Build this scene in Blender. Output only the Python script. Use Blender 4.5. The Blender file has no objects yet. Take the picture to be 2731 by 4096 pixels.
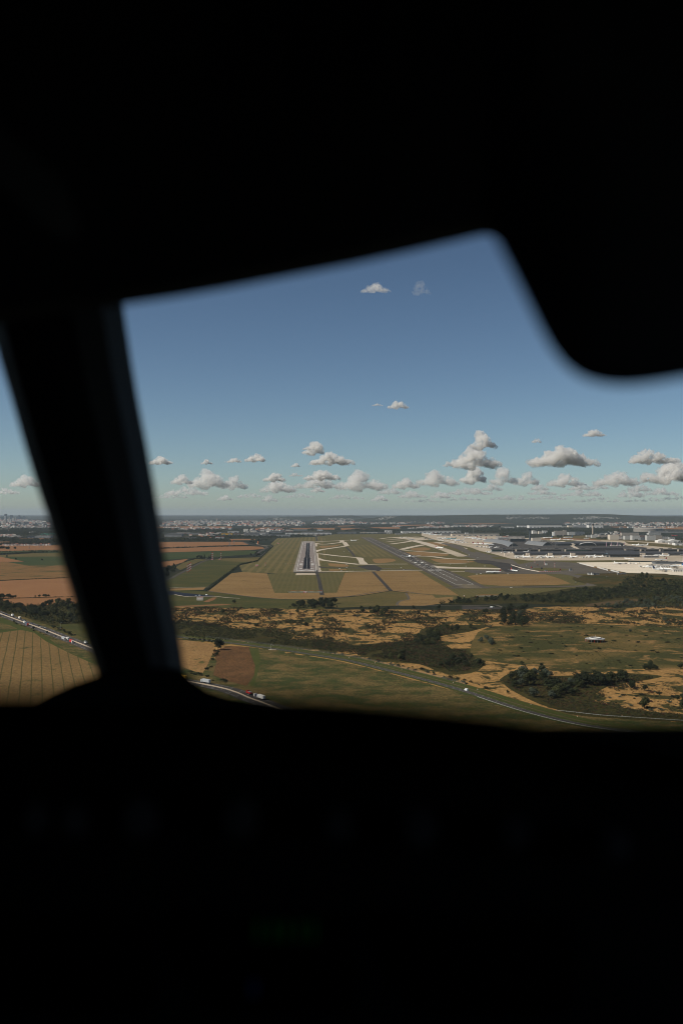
import bpy, bmesh, math, random
import numpy as np
from mathutils import Vector, Matrix, noise as mnoise
R = math.radians
scene = bpy.context.scene
col = scene.collection

# ------------------------------------------------------------------ camera
F, HGT, Y0, CX = 3982.0, 174.0, 2050.0, 1365.5      # focal length (px of the 4096 px photo), eye height, eye level row, centre column
cam_d = bpy.data.cameras.new("camera")
cam = bpy.data.objects.new("camera", cam_d)
col.objects.link(cam)
cam.location = (0, 0, HGT)
cam.rotation_euler = (R(90) + math.atan(2.0 / F), 0, 0)
cam_d.sensor_fit = 'VERTICAL'
cam_d.sensor_width, cam_d.sensor_height, cam_d.lens = 24, 36, 35
cam_d.clip_start, cam_d.clip_end = 0.02, 150000
cam_d.dof.use_dof = True
cam_d.dof.focus_distance = 4000
cam_d.dof.aperture_fstop = 3.2
scene.camera = cam

# ------------------------------------------------------------------ sky, sun, exposure
SUN_EL, SHX, SHY = 43.0, 1.0, 0.32                    # shadows fall to the right and a little away
sh = math.hypot(SHX, SHY)
to_sun = Vector((-SHX / sh * math.cos(R(SUN_EL)), -SHY / sh * math.cos(R(SUN_EL)), math.sin(R(SUN_EL))))
w = bpy.data.worlds.new("World")
scene.world = w
w.use_nodes = True
nt = w.node_tree
bg = nt.nodes["Background"]
sky = nt.nodes.new("ShaderNodeTexSky")
sky.sky_type = 'NISHITA'
sky.sun_disc = False
sky.sun_elevation = R(SUN_EL)
sky.sun_rotation = math.atan2(to_sun.x, to_sun.y)
sky.altitude = 200
sky.air_density, sky.dust_density, sky.ozone_density = 0.6, 0.55, 2.0
hs = nt.nodes.new("ShaderNodeHueSaturation")
hs.inputs["Saturation"].default_value = 1.0
nt.links.new(sky.outputs[0], hs.inputs["Color"])
gm = nt.nodes.new("ShaderNodeGamma")
gm.inputs["Gamma"].default_value = 1.2
tn = nt.nodes.new("ShaderNodeMix")
tn.data_type, tn.blend_type = 'RGBA', 'MULTIPLY'
tn.inputs[0].default_value = 1.0
tn.inputs[7].default_value = (1.10, 1.04, 0.90, 1)      # a little less blue: late summer air
nt.links.new(hs.outputs[0], gm.inputs["Color"])
nt.links.new(gm.outputs[0], tn.inputs[6])
nt.links.new(tn.outputs[2], bg.inputs["Color"])
bg.inputs["Strength"].default_value = 0.0585
sl = bpy.data.lights.new("sun", 'SUN')
sl.energy, sl.angle, sl.color = 5.0, R(0.5), (1.0, 0.93, 0.83)
sun = bpy.data.objects.new("sun", sl)
col.objects.link(sun)
sun.rotation_euler = (-to_sun).to_track_quat('-Z', 'Y').to_euler()
scene.view_settings.view_transform = 'Standard'
scene.view_settings.look = 'None'
scene.view_settings.exposure = 0.0
scene.view_settings.gamma = 1.0
cy = scene.cycles
cy.max_bounces, cy.diffuse_bounces, cy.glossy_bounces = 6, 2, 2
cy.transparent_max_bounces, cy.volume_bounces = 12, 5
cy.use_denoising = True
cy.filter_width = 1.0

# ------------------------------------------------------------------ helpers
rnd = random.Random(7)
CR = {'1': (600, 2030, .4464), '2': (1250, 2030, .4464), '3': (1900, 2030, .53), '4': (600, 2380, .4464), '5': (1250, 2380, .4464),
      '6': (1900, 2280, .53), '7': (0, 2000, .3613), 'a': (1700, 2040, .2551), 'b': (2000, 2040, .2551), 'c': (2331, 2040, .2551),
      'd': (1900, 2180, .3189), 'e': (2331, 2180, .2551), 'f': (620, 2040, .2551), 'g': (980, 2040, .2551), 'h': (1340, 2040, .2551),
      'i': (0, 2040, .1913), 'j': (0, 2400, .2551), 'k': (660, 2240, .1913), 'l': (740, 2540, .2551), 'm': (1130, 2140, .1913),
      'n': (1550, 2170, .2551), 's': (0, 0, 1.0)}


def S(c, x, y):
    ox, oy, k = CR[c]
    return ox + x * k, oy + y * k


def G(c, x, y, z=0.0):
    """the ground point (height z) that a surveyed sight line meets"""
    px, py = S(c, x, y)
    d = (HGT - z) * F / (py - Y0)
    return (px - CX) / F * d, d


def mpp(d):
    return d / F


MATS = {}
SOIL = (.64, .57, .44)                                  # warm, dry late summer ground


def mat(name, color, rough=0.8, color2=None, scale=1.0, spec=0.2, metal=0.0, emit=None, band=None):
    if name in MATS:
        return MATS[name]
    m = bpy.data.materials.new(name)
    m.use_nodes = True
    t = m.node_tree
    b = t.nodes["Principled BSDF"]
    b.inputs["Roughness"].default_value = rough
    b.inputs["Metallic"].default_value = metal
    b.inputs["Specular IOR Level"].default_value = spec
    c = (*color, 1)
    b.inputs["Base Color"].default_value = c
    tc = t.nodes.new("ShaderNodeTexCoord")
    n = t.nodes.new("ShaderNodeTexNoise")
    n.inputs["Scale"].default_value = scale
    n.inputs["Detail"].default_value = 4
    t.links.new(tc.outputs["Object"], n.inputs["Vector"])
    mx = t.nodes.new("ShaderNodeMix")
    mx.data_type = 'RGBA'
    c2 = color2 or tuple(v * 0.82 for v in color)
    mx.inputs[6].default_value = c
    mx.inputs[7].default_value = (*c2, 1)
    t.links.new(n.outputs["Fac"], mx.inputs[0])
    out = mx.outputs[2]
    if band:                                     # rows of windows: (storey height, share of glass, glass colour)
        sp = t.nodes.new("ShaderNodeSeparateXYZ")
        t.links.new(tc.outputs["Object"], sp.inputs[0])
        md = t.nodes.new("ShaderNodeMath"); md.operation = 'FRACT'
        dv = t.nodes.new("ShaderNodeMath"); dv.operation = 'DIVIDE'
        dv.inputs[1].default_value = band[0]
        t.links.new(sp.outputs["Z"], dv.inputs[0])
        t.links.new(dv.outputs[0], md.inputs[0])
        gt = t.nodes.new("ShaderNodeMath"); gt.operation = 'LESS_THAN'
        gt.inputs[1].default_value = band[1]
        t.links.new(md.outputs[0], gt.inputs[0])
        m2 = t.nodes.new("ShaderNodeMix"); m2.data_type = 'RGBA'
        t.links.new(gt.outputs[0], m2.inputs[0])
        t.links.new(out, m2.inputs[6])
        m2.inputs[7].default_value = (*band[2], 1)
        out = m2.outputs[2]
    t.links.new(out, b.inputs["Base Color"])
    if emit:
        b.inputs["Emission Color"].default_value = (*emit[0], 1)
        b.inputs["Emission Strength"].default_value = emit[1]
    MATS[name] = m
    return m


def ground_mat(name, a, b, c=None, patch=60.0, fine=4.0, lo=.42, hi=.58, lo2=.52, hi2=.66, stripe=None, stretch=1.0, grain=.25):
    """two or three tones of ground cover in patches, with fine grain and, for mown or sown land, rows"""
    if name in MATS:
        return MATS[name]
    if not any(k in name for k in ("concrete", "asphalt", "paving")):
        a, b, c = (tuple(v * k for v, k in zip(q, SOIL)) if q else None for q in (a, b, c))
        if stripe: stripe = (*stripe[:3], tuple(v * k for v, k in zip(stripe[3], SOIL)), *stripe[4:])
    m = bpy.data.materials.new(name)
    m.use_nodes = True
    t = m.node_tree
    N, L = t.nodes.new, t.links.new
    bs = t.nodes["Principled BSDF"]
    bs.inputs["Roughness"].default_value = 0.95
    bs.inputs["Specular IOR Level"].default_value = 0.05
    tc = N("ShaderNodeTexCoord")
    mp = N("ShaderNodeMapping")
    mp.inputs["Scale"].default_value = (1.0, stretch, 1.0)
    L(tc.outputs["Object"], mp.inputs["Vector"])

    def noise(scale, det, rough=.6, dist=0.0):
        n = N("ShaderNodeTexNoise")
        n.inputs["Scale"].default_value = scale
        n.inputs["Detail"].default_value = det
        n.inputs["Roughness"].default_value = rough
        n.inputs["Distortion"].default_value = dist
        L(mp.outputs[0], n.inputs["Vector"])
        return n.outputs["Fac"]

    def ramp(src, l, h):
        r = N("ShaderNodeMapRange")
        r.interpolation_type = 'SMOOTHSTEP'
        r.inputs[1].default_value, r.inputs[2].default_value = l, h
        L(src, r.inputs[0])
        return r.outputs[0]

    def mix(f, x, y, bt='MIX'):
        k = N("ShaderNodeMix"); k.data_type = 'RGBA'; k.blend_type = bt
        if hasattr(f, "is_linked"): L(f, k.inputs[0])
        else: k.inputs[0].default_value = f
        for s, i in ((x, 6), (y, 7)):
            if hasattr(s, "is_linked"): L(s, k.inputs[i])
            else: k.inputs[i].default_value = (*s, 1)
        return k.outputs[2]

    out = mix(ramp(noise(1.0 / patch, 9, .68), lo, hi), a, b)
    if c:
        out = mix(ramp(noise(2.3 / patch, 9, .7, .4), lo2, hi2), out, c)
    if stripe:                                     # (angle in degrees, spacing, strength, tone)
        mr = N("ShaderNodeMapping")
        mr.inputs["Rotation"].default_value = (0, 0, R(stripe[0]))
        L(tc.outputs["Object"], mr.inputs["Vector"])
        wv = N("ShaderNodeTexWave")
        wv.wave_type, wv.bands_direction = 'BANDS', 'X'
        wv.inputs["Scale"].default_value = 0.314 / stripe[1]
        wv.inputs["Distortion"].default_value = stripe[5] if len(stripe) > 5 else 1.2
        wv.inputs["Detail"].default_value = 3
        wv.inputs["Detail Scale"].default_value = .6
        L(mr.outputs[0], wv.inputs["Vector"])
        mm = N("ShaderNodeMath"); mm.operation = 'MULTIPLY'
        mm.inputs[1].default_value = stripe[2]
        L(ramp(wv.outputs["Fac"], *(stripe[4] if len(stripe) > 4 else (.35, .8))), mm.inputs[0])
        out = mix(mm.outputs[0], out, stripe[3])
    g = N("ShaderNodeMapRange")
    g.inputs[1].default_value, g.inputs[2].default_value = .36, .64
    g.inputs[3].default_value, g.inputs[4].default_value = 1 - grain, 1 + grain
    L(noise(1.0 / fine, 5, .75), g.inputs[0])
    gr = N("ShaderNodeCombineXYZ")
    for i in range(3):
        L(g.outputs[0], gr.inputs[i])
    out = mix(1.0, out, gr.outputs[0], 'MULTIPLY')
    L(out, bs.inputs["Base Color"])
    MATS[name] = m
    return m


class MB:
    """collects shapes for ONE mesh object"""

    def __init__(s):
        s.v, s.f, s.m = [], [], []

    def add(s, vs, fs, mi=0):
        o = len(s.v)
        s.v += [tuple(p) for p in vs]
        s.f += [tuple(i + o for i in q) for q in fs]
        s.m += [mi] * len(fs)
        return s

    def box(s, cx, cy_, cz, sx, sy, sz, mi=0, rot=0.0, taper=1.0):
        c, n = math.cos(rot), math.sin(rot)
        vs = []
        for z, k in ((-.5, 1.0), (.5, taper)):
            for x, y in ((-.5, -.5), (.5, -.5), (.5, .5), (-.5, .5)):
                X, Y = x * sx * k, y * sy * k
                vs.append((cx + X * c - Y * n, cy_ + X * n + Y * c, cz + z * sz))
        return s.add(vs, [(3, 2, 1, 0), (4, 5, 6, 7), (0, 1, 5, 4), (1, 2, 6, 5), (2, 3, 7, 6), (3, 0, 4, 7)], mi)

    def loft(s, rings, mi=0, close=True, caps=True):
        n = len(rings[0])
        vs = [p for r in rings for p in r]
        fs = []
        for i in range(len(rings) - 1):
            for j in range(n if close else n - 1):
                k = (j + 1) % n
                fs.append((i * n + j, i * n + k, (i + 1) * n + k, (i + 1) * n + j))
        if caps:
            fs.append(tuple(range(n - 1, -1, -1)))
            fs.append(tuple((len(rings) - 1) * n + j for j in range(n)))
        return s.add(vs, fs, mi)

    def tube(s, p, q, r0, r1=None, n=8, mi=0):
        p, q = Vector(p), Vector(q)
        r1 = r0 if r1 is None else r1
        a = (q - p).normalized()
        u = a.orthogonal().normalized()
        w_ = a.cross(u)
        rs = []
        for c, r in ((p, r0), (q, r1)):
            rs.append([c + (u * math.cos(t) + w_ * math.sin(t)) * r for t in (2 * math.pi * k / n for k in range(n))])
        return s.loft(rs, mi)

    def lathe(s, prof, n=16, mi=0, c=(0, 0, 0)):
        rs = [[(c[0] + r * math.cos(2 * math.pi * k / n), c[1] + r * math.sin(2 * math.pi * k / n), c[2] + z) for k in range(n)] for r, z in prof]
        return s.loft(rs, mi)

    def prism(s, poly, z0, z1, mi=0):
        n = len(poly)
        vs = [(x, y, z0) for x, y in poly] + [(x, y, z1) for x, y in poly]
        fs = [tuple(range(n - 1, -1, -1)), tuple(range(n, 2 * n))] + [(i, (i + 1) % n, n + (i + 1) % n, n + i) for i in range(n)]
        return s.add(vs, fs, mi)

    def sheet(s, poly, z, mi=0):
        n0 = len(s.v)
        from mathutils.geometry import tessellate_polygon
        tr = tessellate_polygon([[Vector((x, y, 0)) for x, y in poly]])
        fs = []
        for a, b, c in tr:
            (ax, ay), (bx, by), (cx, cy_) = poly[a], poly[b], poly[c]
            fs.append((a, b, c) if (bx - ax) * (cy_ - ay) - (by - ay) * (cx - ax) > 0 else (a, c, b))
        return s.add([(x, y, z) for x, y in poly], fs, mi)

    def build(s, name, mats, parent=None, smooth=False):
        me = bpy.data.meshes.new(name)
        me.from_pydata(s.v, [], s.f)
        for m in (mats if isinstance(mats, (list, tuple)) else [mats]):
            me.materials.append(m)
        me.polygons.foreach_set("material_index", s.m)
        if smooth:
            me.polygons.foreach_set("use_smooth", [True] * len(s.f))
        me.update()
        o = bpy.data.objects.new(name, me)
        col.objects.link(o)
        if parent:
            o.parent = parent
        return o


def tag(o, label=None, cat=None, group=None, kind=None):
    if label: o["label"] = label
    if cat: o["category"] = cat
    if group: o["group"] = group
    if kind: o["kind"] = kind
    return o


def thing(name, label, cat, loc=(0, 0, 0), rz=0.0, group=None):
    o = bpy.data.objects.new(name, None)
    col.objects.link(o)
    o.location = loc
    o.rotation_euler = (0, 0, rz)
    return tag(o, label, cat, group)


def dup(root, loc, rz=0.0, label=None, group=None, scale=1.0):
    r = root.copy()
    col.objects.link(r)
    r.location, r.rotation_euler = loc, (0, 0, rz)
    r.scale = (scale,) * 3 if not isinstance(scale, tuple) else scale
    if label: r["label"] = label
    if group: r["group"] = group
    for ch in list(root.children):
        c = ch.copy(); col.objects.link(c); c.parent = r
        for g in list(ch.children):
            d = g.copy(); col.objects.link(d); d.parent = c
    return r


def smooth_path(pts, n=6):
    out = []
    P = [Vector(p) for p in pts]
    for i in range(len(P) - 1):
        p0, p1, p2, p3 = P[max(i - 1, 0)], P[i], P[i + 1], P[min(i + 2, len(P) - 1)]
        for k in range(n):
            t = k / n
            out.append(0.5 * ((2 * p1) + (p2 - p0) * t + (2 * p0 - 5 * p1 + 4 * p2 - p3) * t * t + (3 * p1 - p0 - 3 * p2 + p3) * t ** 3))
    out.append(P[-1])
    return [(p.x, p.y) for p in out]


def offset(path, d):
    out = []
    for i, p in enumerate(path):
        a, b = Vector(path[max(i - 1, 0)]), Vector(path[min(i + 1, len(path) - 1)])
        t = (b - a).normalized()
        out.append((p[0] - t.y * d, p[1] + t.x * d))
    return out


def along(path, step, start=0.0):
    """(x, y, heading) every STEP metres"""
    out, left = [], start
    for a, b in zip(path, path[1:]):
        a, b = Vector(a), Vector(b)
        l = (b - a).length
        while left < l:
            p = a + (b - a) * (left / l)
            out.append((p.x, p.y, math.atan2(b.y - a.y, b.x - a.x)))
            left += step
        left -= l
    return out


def strip(mb, path, half, z, mi=0, off=0.0):
    a, b = offset(path, off + half), offset(path, off - half)
    n = len(path)
    vs = [(x, y, z) for x, y in a] + [(x, y, z) for x, y in b]
    return mb.add(vs, [(i, n + i, n + i + 1, i + 1) for i in range(n - 1)], mi)


LZ = [0]


def land(name, c, pts, m, z, smooth=0):
    LZ[0] += 1
    z += LZ[0] * .0004
    P = [G(c, *p) if len(p) == 2 else G(*p) for p in pts]
    if smooth:
        P = smooth_path(P + [P[0]], smooth)[:-1]
    return tag(MB().sheet(P, z).build(name, m), kind='structure')


def way(name, c, pts, width, m, z, smooth=6):
    P = smooth_path([G(c, *p) if len(p) == 2 else G(*p) for p in pts], smooth)
    o = tag(strip(MB(), P, width / 2, z).build(name, m), kind='structure')
    return o, P


def dashes(mb, path, off, half, z, dash, gap, mi=0):
    for x, y, h in along(path, dash + gap):
        c, s = math.cos(h), math.sin(h)
        cx, cy_ = x - s * off, y + c * off
        vs = [(cx + c * a - s * b, cy_ + s * a + c * b, z) for a, b in ((0, -half), (dash, -half), (dash, half), (0, half))]
        mb.add(vs, [(0, 1, 2, 3)], mi)

# ------------------------------------------------------------------ cockpit round the camera
INT = mat("interior_plastic", (.10, .10, .11), .75, (.08, .08, .09), 30, .15)
INT2 = mat("post_lining", (.085, .08, .08), .65, (.065, .06, .062), 20, .2)
INT3 = mat("glareshield_leather", (.025, .025, .028), .9, (.018, .018, .02), 60, .1)
KNOB = mat("knob_grey", (.16, .15, .17), .6, (.13, .12, .14), 60, .25)


def C(px, py, d):
    """a point of the cockpit D metres ahead of the eye"""
    return ((px - CX) / F * d, d, HGT + (Y0 - py) / F * d)


cock = thing("cockpit", "dark aircraft cockpit around the windscreen, with centre post, sun visor and glareshield", "cockpit", (0, 0, 0))
rows = [(900, -150, 430), (1100, -90, 478), (1192, -65, 489), (1300, -35, 505), (1446, 2, 527), (1600, 48, 553), (1786, 100, 589), (1950, 150, 619),
        (2073, 192, 638), (2264, 253, 666), (2456, 312, 702), (2595, 356, 728), (2700, 392, 742), (2800, 420, 760), (2950, 450, 790)]
mb = MB()
rings = []
for i, (py, a, b) in enumerate(rows):
    d = .86 + .10 * i / (len(rows) - 1)
    q = lambda k, e: C(a + (b - a) * k, py, d + e)
    rings.append([q(0, .045), q(.10, .018), q(.42, 0), q(.62, -.004), q(.84, .012), q(1, .045), q(.97, .10), q(.03, .10)])
mb.loft(rings, 0)
mb.build("window_post", INT2, cock, smooth=False)["label"] = "grey lined centre post between the two windscreen panes"
# fairing at the foot of the post
top = [(120, 2814), (160, 2796), (206, 2772), (289, 2734), (379, 2704), (430, 2686), (560, 2670), (700, 2672), (737, 2684), (775, 2720), (830, 2758), (920, 2786), (1020, 2800), (1100, 2812)]
mb = MB()
mb.loft([[C(x, 2960, .93), C(x, y, .93), C(x, y + 8, 1.0), C(x, 2960, 1.02)] for x, y in top], 0)
mb.build("post_base", INT3, cock)
# window header: from the top edge of the windscreen up and back over the eye
edge = [(-1500, 1465), (-700, 1385), (0, 1288), (480, 1222), (700, 1190), (900, 1156), (1150, 1108), (1400, 1060), (1650, 1005), (1800, 970), (1900, 946), (1940, 940),
        (1968, 944), (1990, 960), (2150, 1000), (2500, 900), (3300, 800)]
mb = MB()
mb.loft([[C(x, y, .64), C(x * .98 + 27, y - 60, .615), C(x, y - 480, .56), C(x, -500, .46), C(x, -700, .62), C(x, y - 60, .72)] for x, y in edge], 0)
mb.build("window_header", INT, cock, smooth=False)
# overhead trim: the paler lining panels left of the header
mb = MB()
mb.loft([[C(x0, y0, .50), C(x1, y1, .50), C(x1, y1, .52), C(x0, y0, .52)] for x0, y0, x1, y1 in ((-300, 250, -300, 560), (60, 560, 20, 760), (250, 720, 200, 930), (330, 900, 290, 960))], 0)
mb.build("lining_panel", mat("lining_plastic", (.28, .27, .26), .7, (.22, .215, .21), 20), cock)
# sun visor hanging at the right
out = [(1905, 790), (1956, 912), (1983, 960), (2038, 1068), (2097, 1188), (2156, 1310), (2202, 1392), (2248, 1452), (2300, 1496), (2360, 1524), (2430, 1539), (2510, 1543), (2600, 1534),
       (2731, 1513), (3000, 1465), (3600, 1365)]
mb = MB()
mb.loft([[C(x, y, .47), C(x + 30, y - 40, .463), C(x + 260, 300, .43), C(x + 260, -400, .40), C(x + 260, -400, .425), C(x + 260, 300, .45), C(x + 30, y - 40, .481)] for x, y in out], 0)
mb.build("sun_visor", INT, cock, smooth=False)["label"] = "black sun visor with a rounded corner swung down at the right"
# glareshield: rounded lip, top falling away to the windscreen, front panel below
ed = [(-1500, 2762), (-300, 2764), (100, 2765), (300, 2766), (600, 2767), (900, 2769), (1250, 2776), (1600, 2804), (1950, 2840), (2300, 2892), (2573, 2938), (2731, 2966), (3300, 3060)]
mb = MB()
mb.loft([[C(x, y + 130, .44), C(x, y + 60, .312), C(x, y + 25, .302), C(x, y + 4, .302), C(x, y, .31), C(x, y + 10, .33), C(x, y + 160, .7), C(x, 3000 + (y - 2790) * .4, 1.02), C(x, 3250, 1.02), C(x, 3250, .52)] for x, y in ed], 0)
mb.build("glareshield", INT3, cock)
mb = MB()
mb.loft([[C(x, 2890, .46), C(x, 3640, .47), C(x, 3640, .50), C(x, 2890, .50)] for x in (-900, 0, 1365, 2731, 3700)], 0)
pan = mb.build("control_panel", INT3, cock)
pan["label"] = "nearly black strip of autopilot controls under the glareshield"
for x, y, r in ((150, 3270, .008), (300, 3275, .008), (555, 3270, .010), (955, 3270, .010), (1350, 3300, .008), (1664, 3310, .010), (2050, 3330, .008), (2440, 3380, .008)):
    k = MB().tube(C(x, y, .466), C(x, y, .446), r, r * .85, 20).tube(C(x, y, .447), C(x, y, .436), r * .62, r * .55, 20)
    k.build("knob", KNOB, pan)
mb = MB()
mb.loft([[C(x, 3560, .56), C(x, 4700, .50), C(x, 4700, .54), C(x, 3560, .60)] for x in (-1100, 0, 1365, 2731, 3900)], 0)
ins = mb.build("instrument_panel", INT3, cock)
BEZ = mat("display_bezel", (.012, .012, .015), .5, (.010, .010, .012), 40, .2)
GRN = mat("display_green", (0, .01, 0), .5, emit=((.02, .5, .08), .010))
BLU = mat("display_blue", (0, .0, .02), .5, emit=((.05, .15, .6), .010))
SCR = mat("display_glass", (.003, .003, .004), .3, (.003, .003, .004), 5, .3)


def quad_box(mb, x0, y0, x1, y1, d, t, mi=0):
    p = [C(x0, y0, d), C(x1, y0, d), C(x1, y1, d), C(x0, y1, d)]
    q = [(a[0], a[1] + t, a[2]) for a in p]
    return mb.add(p + q, [(0, 1, 2, 3), (7, 6, 5, 4), (0, 4, 5, 1), (1, 5, 6, 2), (2, 6, 7, 3), (3, 7, 4, 0)], mi)


for x0, y0, x1, y1 in ((800, 3640, 1450, 4200), (1620, 3660, 2330, 4250), (-80, 3640, 640, 4200)):
    s_ = quad_box(MB(), x0, y0, x1, y1, .535, .012).build("display", BEZ, ins)
    quad_box(MB(), x0 + 40, y0 + 40, x1 - 40, y1 - 40, .532, .003).build("screen", SCR, s_)
    if x0 == 800:
        g_ = MB()
        for x in (1034, 1095, 1142, 1202, 1253):
            quad_box(g_, x - 9, 3690, x + 9, 3765, .529, .002)
        g_.build("green_readout", GRN, s_)
        quad_box(MB(), 1005, 3930, 1025, 3985, .529, .002).build("blue_readout", BLU, s_)
# closed cabin shell behind and round the eye, open at the front and at the right side window
sh_ = MB()
sh_.box(-1.0, -.3, HGT - .1, .04, 3.0, 1.9)                 # left wall
sh_.box(0.1, -.2, HGT + .46, 2.3, 3.0, .04)                # roof
sh_.box(0.1, -.3, HGT - 1.02, 2.3, 3.0, .04)                # floor
sh_.box(0.1, -1.82, HGT - .1, 2.3, .04, 1.9)                # rear wall
sh_.box(1.22, -.3, HGT - .62, .04, 3.0, .8)                 # right wall under the side window
sh_.box(1.22, -.3, HGT + .35, .04, 3.0, .2)                 # right wall over it
sh_.box(1.22, -1.2, HGT + .0, .04, 1.2, .46)
sh_.box(1.22, .95, HGT + .0, .04, .5, .46)
sh_.box(-.93, 1.05, HGT - .1, .16, .06, 1.9)                # left jamb
sh_.box(.1, 1.1, HGT - .66, 2.3, .04, .72)                  # bulkhead under the windscreen
sh_.build("cabin_shell", INT, cock)
GLASS = bpy.data.materials.new("windscreen_glass")
GLASS.use_nodes = True
_t = GLASS.node_tree
_t.nodes.remove(_t.nodes["Principled BSDF"])
_b = _t.nodes.new("ShaderNodeBsdfTransparent")
_b.inputs[0].default_value = (.97, .985, .985, 1)
_t.links.new(_b.outputs[0], _t.nodes["Material Output"].inputs["Surface"])
for x0, x1 in ((-900, 380), (400, 3400)):
    p = [C(x0, 600, .99), C(x1, 600, .99), C(x1, 3100, 1.06), C(x0, 3100, 1.06)]
    q = [(a[0], a[1] + .02, a[2]) for a in p]
    MB().add(p + q, [(0, 1, 2, 3), (7, 6, 5, 4), (0, 4, 5, 1), (1, 5, 6, 2), (2, 6, 7, 3), (3, 7, 4, 0)]).build("windscreen_pane", GLASS, cock)

# ------------------------------------------------------------------ land
BASE = ground_mat("far_country", (.020, .028, .019), (.034, .038, .022), (.15, .092, .055), 900, 60, .4, .6, .61, .65, stretch=.35, grain=.3)
TAN = ground_mat("stubble_field", (.34, .185, .105), (.29, .155, .085), None, 160, 5, .3, .7, stripe=(20, 9, .18, (.26, .14, .075)), grain=.14)
TAN2 = ground_mat("pale_stubble_field", (.36, .20, .115), (.30, .16, .09), (.40, .25, .155), 220, 4, .3, .7, .62, .75, stripe=(75, 7, .2, (.27, .145, .08)), grain=.14)
TANG = ground_mat("patchy_field", (.26, .16, .075), (.20, .125, .06), (.07, .085, .035), 210, 6, .3, .7, .54, .62, stretch=1.6, grain=.2)
GREEN = ground_mat("green_crop_field", (.045, .075, .030), (.065, .085, .036), (.13, .11, .05), 260, 8, .35, .65, .63, .75, grain=.15)
OLIVE = ground_mat("olive_field", (.16, .13, .058), (.11, .105, .047), (.205, .15, .075), 200, 6, .35, .65, .55, .7, grain=.18)
MEAD = ground_mat("meadow", (.062, .076, .030), (.095, .095, .036), (.15, .115, .052), 130, 5, .35, .65, .56, .70, stretch=1.5, grain=.25)
AIRG = ground_mat("airfield_grass", (.16, .145, .068), (.12, .12, .055), (.215, .165, .085), 150, 5, .35, .65, .55, .75, stripe=(-1.5, 26, .55, (.235, .19, .10), (.45, .75)), grain=.28)
AIRG2 = ground_mat("airfield_green", (.115, .115, .052), (.14, .13, .06), (.205, .155, .08), 110, 4, .35, .65, .58, .75, stripe=(-1.5, 12, .4, (.175, .155, .08)), grain=.3)
AIRT = ground_mat("airfield_hay", (.315, .215, .11), (.25, .17, .085), (.12, .095, .045), 150, 5, .34, .66, .57, .70, stretch=1.8, grain=.3)
AIRT2 = ground_mat("airfield_dry_patch", (.33, .22, .115), (.27, .175, .09), (.13, .10, .045), 70, 4, .35, .65, .6, .72, stretch=2, grain=.2)
SCRUB = ground_mat("scrub_grass", (.45, .285, .13), (.36, .225, .10), (.06, .06, .024), 110, 4, .3, .7, .50, .55, stretch=.8, grain=.35)
SCRUBD = ground_mat("thicket_floor", (.045, .045, .016), (.065, .06, .022), (.09, .05, .025), 60, 4, .35, .65, .58, .68, stretch=.8, grain=.4)
VORG = ground_mat("beacon_meadow", (.15, .12, .05), (.065, .07, .027), (.29, .19, .09), 110, 3.5, .40, .56, .52, .62, stretch=1.2, grain=.34)
VERGE = ground_mat("verge_grass", (.062, .085, .026), (.085, .10, .032), None, 40, 3, .3, .7, grain=.2)
TRAM = ground_mat("tramline_field", (.25, .17, .085), (.20, .142, .07), (.085, .09, .036), 75, 3.5, .3, .7, .56, .68, stretch=.5, stripe=(-17, 10.5, .75, (.07, .077, .03), (.93, .995), .45), grain=.24)
STRAW = ground_mat("straw_field", (.36, .23, .115), (.30, .19, .095), (.10, .105, .04), 50, 3, .3, .7, .56, .66, stretch=.5, grain=.28)
MAIZE = ground_mat("maize_field", (.17, .095, .05), (.12, .07, .037), (.04, .05, .02), 22, 1.8, .35, .65, .60, .68, stretch=.6, grain=.6)
ROUGH = ground_mat("rough_pasture", (.18, .14, .066), (.056, .076, .028), (.12, .10, .044), 38, 2.2, .40, .58, .5, .62, stretch=1.0, grain=.6)
ASPH = ground_mat("asphalt", (.105, .088, .068), (.08, .068, .054), None, 60, 3, .3, .7, grain=.12)
ASPHD = ground_mat("dark_asphalt", (.036, .032, .029), (.052, .045, .039), None, 90, 3, .35, .65, grain=.12)
ROADM = ground_mat("road_asphalt", (.052, .046, .041), (.068, .060, .053), None, 40, 2, .3, .7, grain=.12)
CONC = ground_mat("concrete", (.48, .40, .31), (.40, .335, .26), None, 70, 5, .3, .7, grain=.1)
APRON = ground_mat("apron_concrete", (.43, .35, .26), (.33, .27, .20), (.20, .165, .125), 130, 6, .35, .65, .58, .75, grain=.12)
PALE = ground_mat("pale_apron_concrete", (.64, .55, .43), (.55, .47, .37), None, 120, 6, .3, .7, grain=.08)
EARTH = ground_mat("bare_earth", (.30, .17, .10), (.24, .14, .08), None, 30, 3, .3, .7, grain=.2)
WATER = mat("dark_basin_water", (.014, .016, .024), .75, (.011, .013, .019), .05, .12)
PAINT = mat("white_paint", (.62, .60, .56), .8, (.50, .48, .45), .2, .1)
WORN = mat("worn_paint", (.46, .44, .41), .85, (.30, .29, .27), .4, .1)
YELP = mat("yellow_paint", (.42, .31, .13), .8, None, .2, .1)

E = 70000
tag(MB().sheet([(-E, -4000), (E, -4000), (E, E), (-E, E)], 0).build("ground", BASE), kind='structure')
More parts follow.
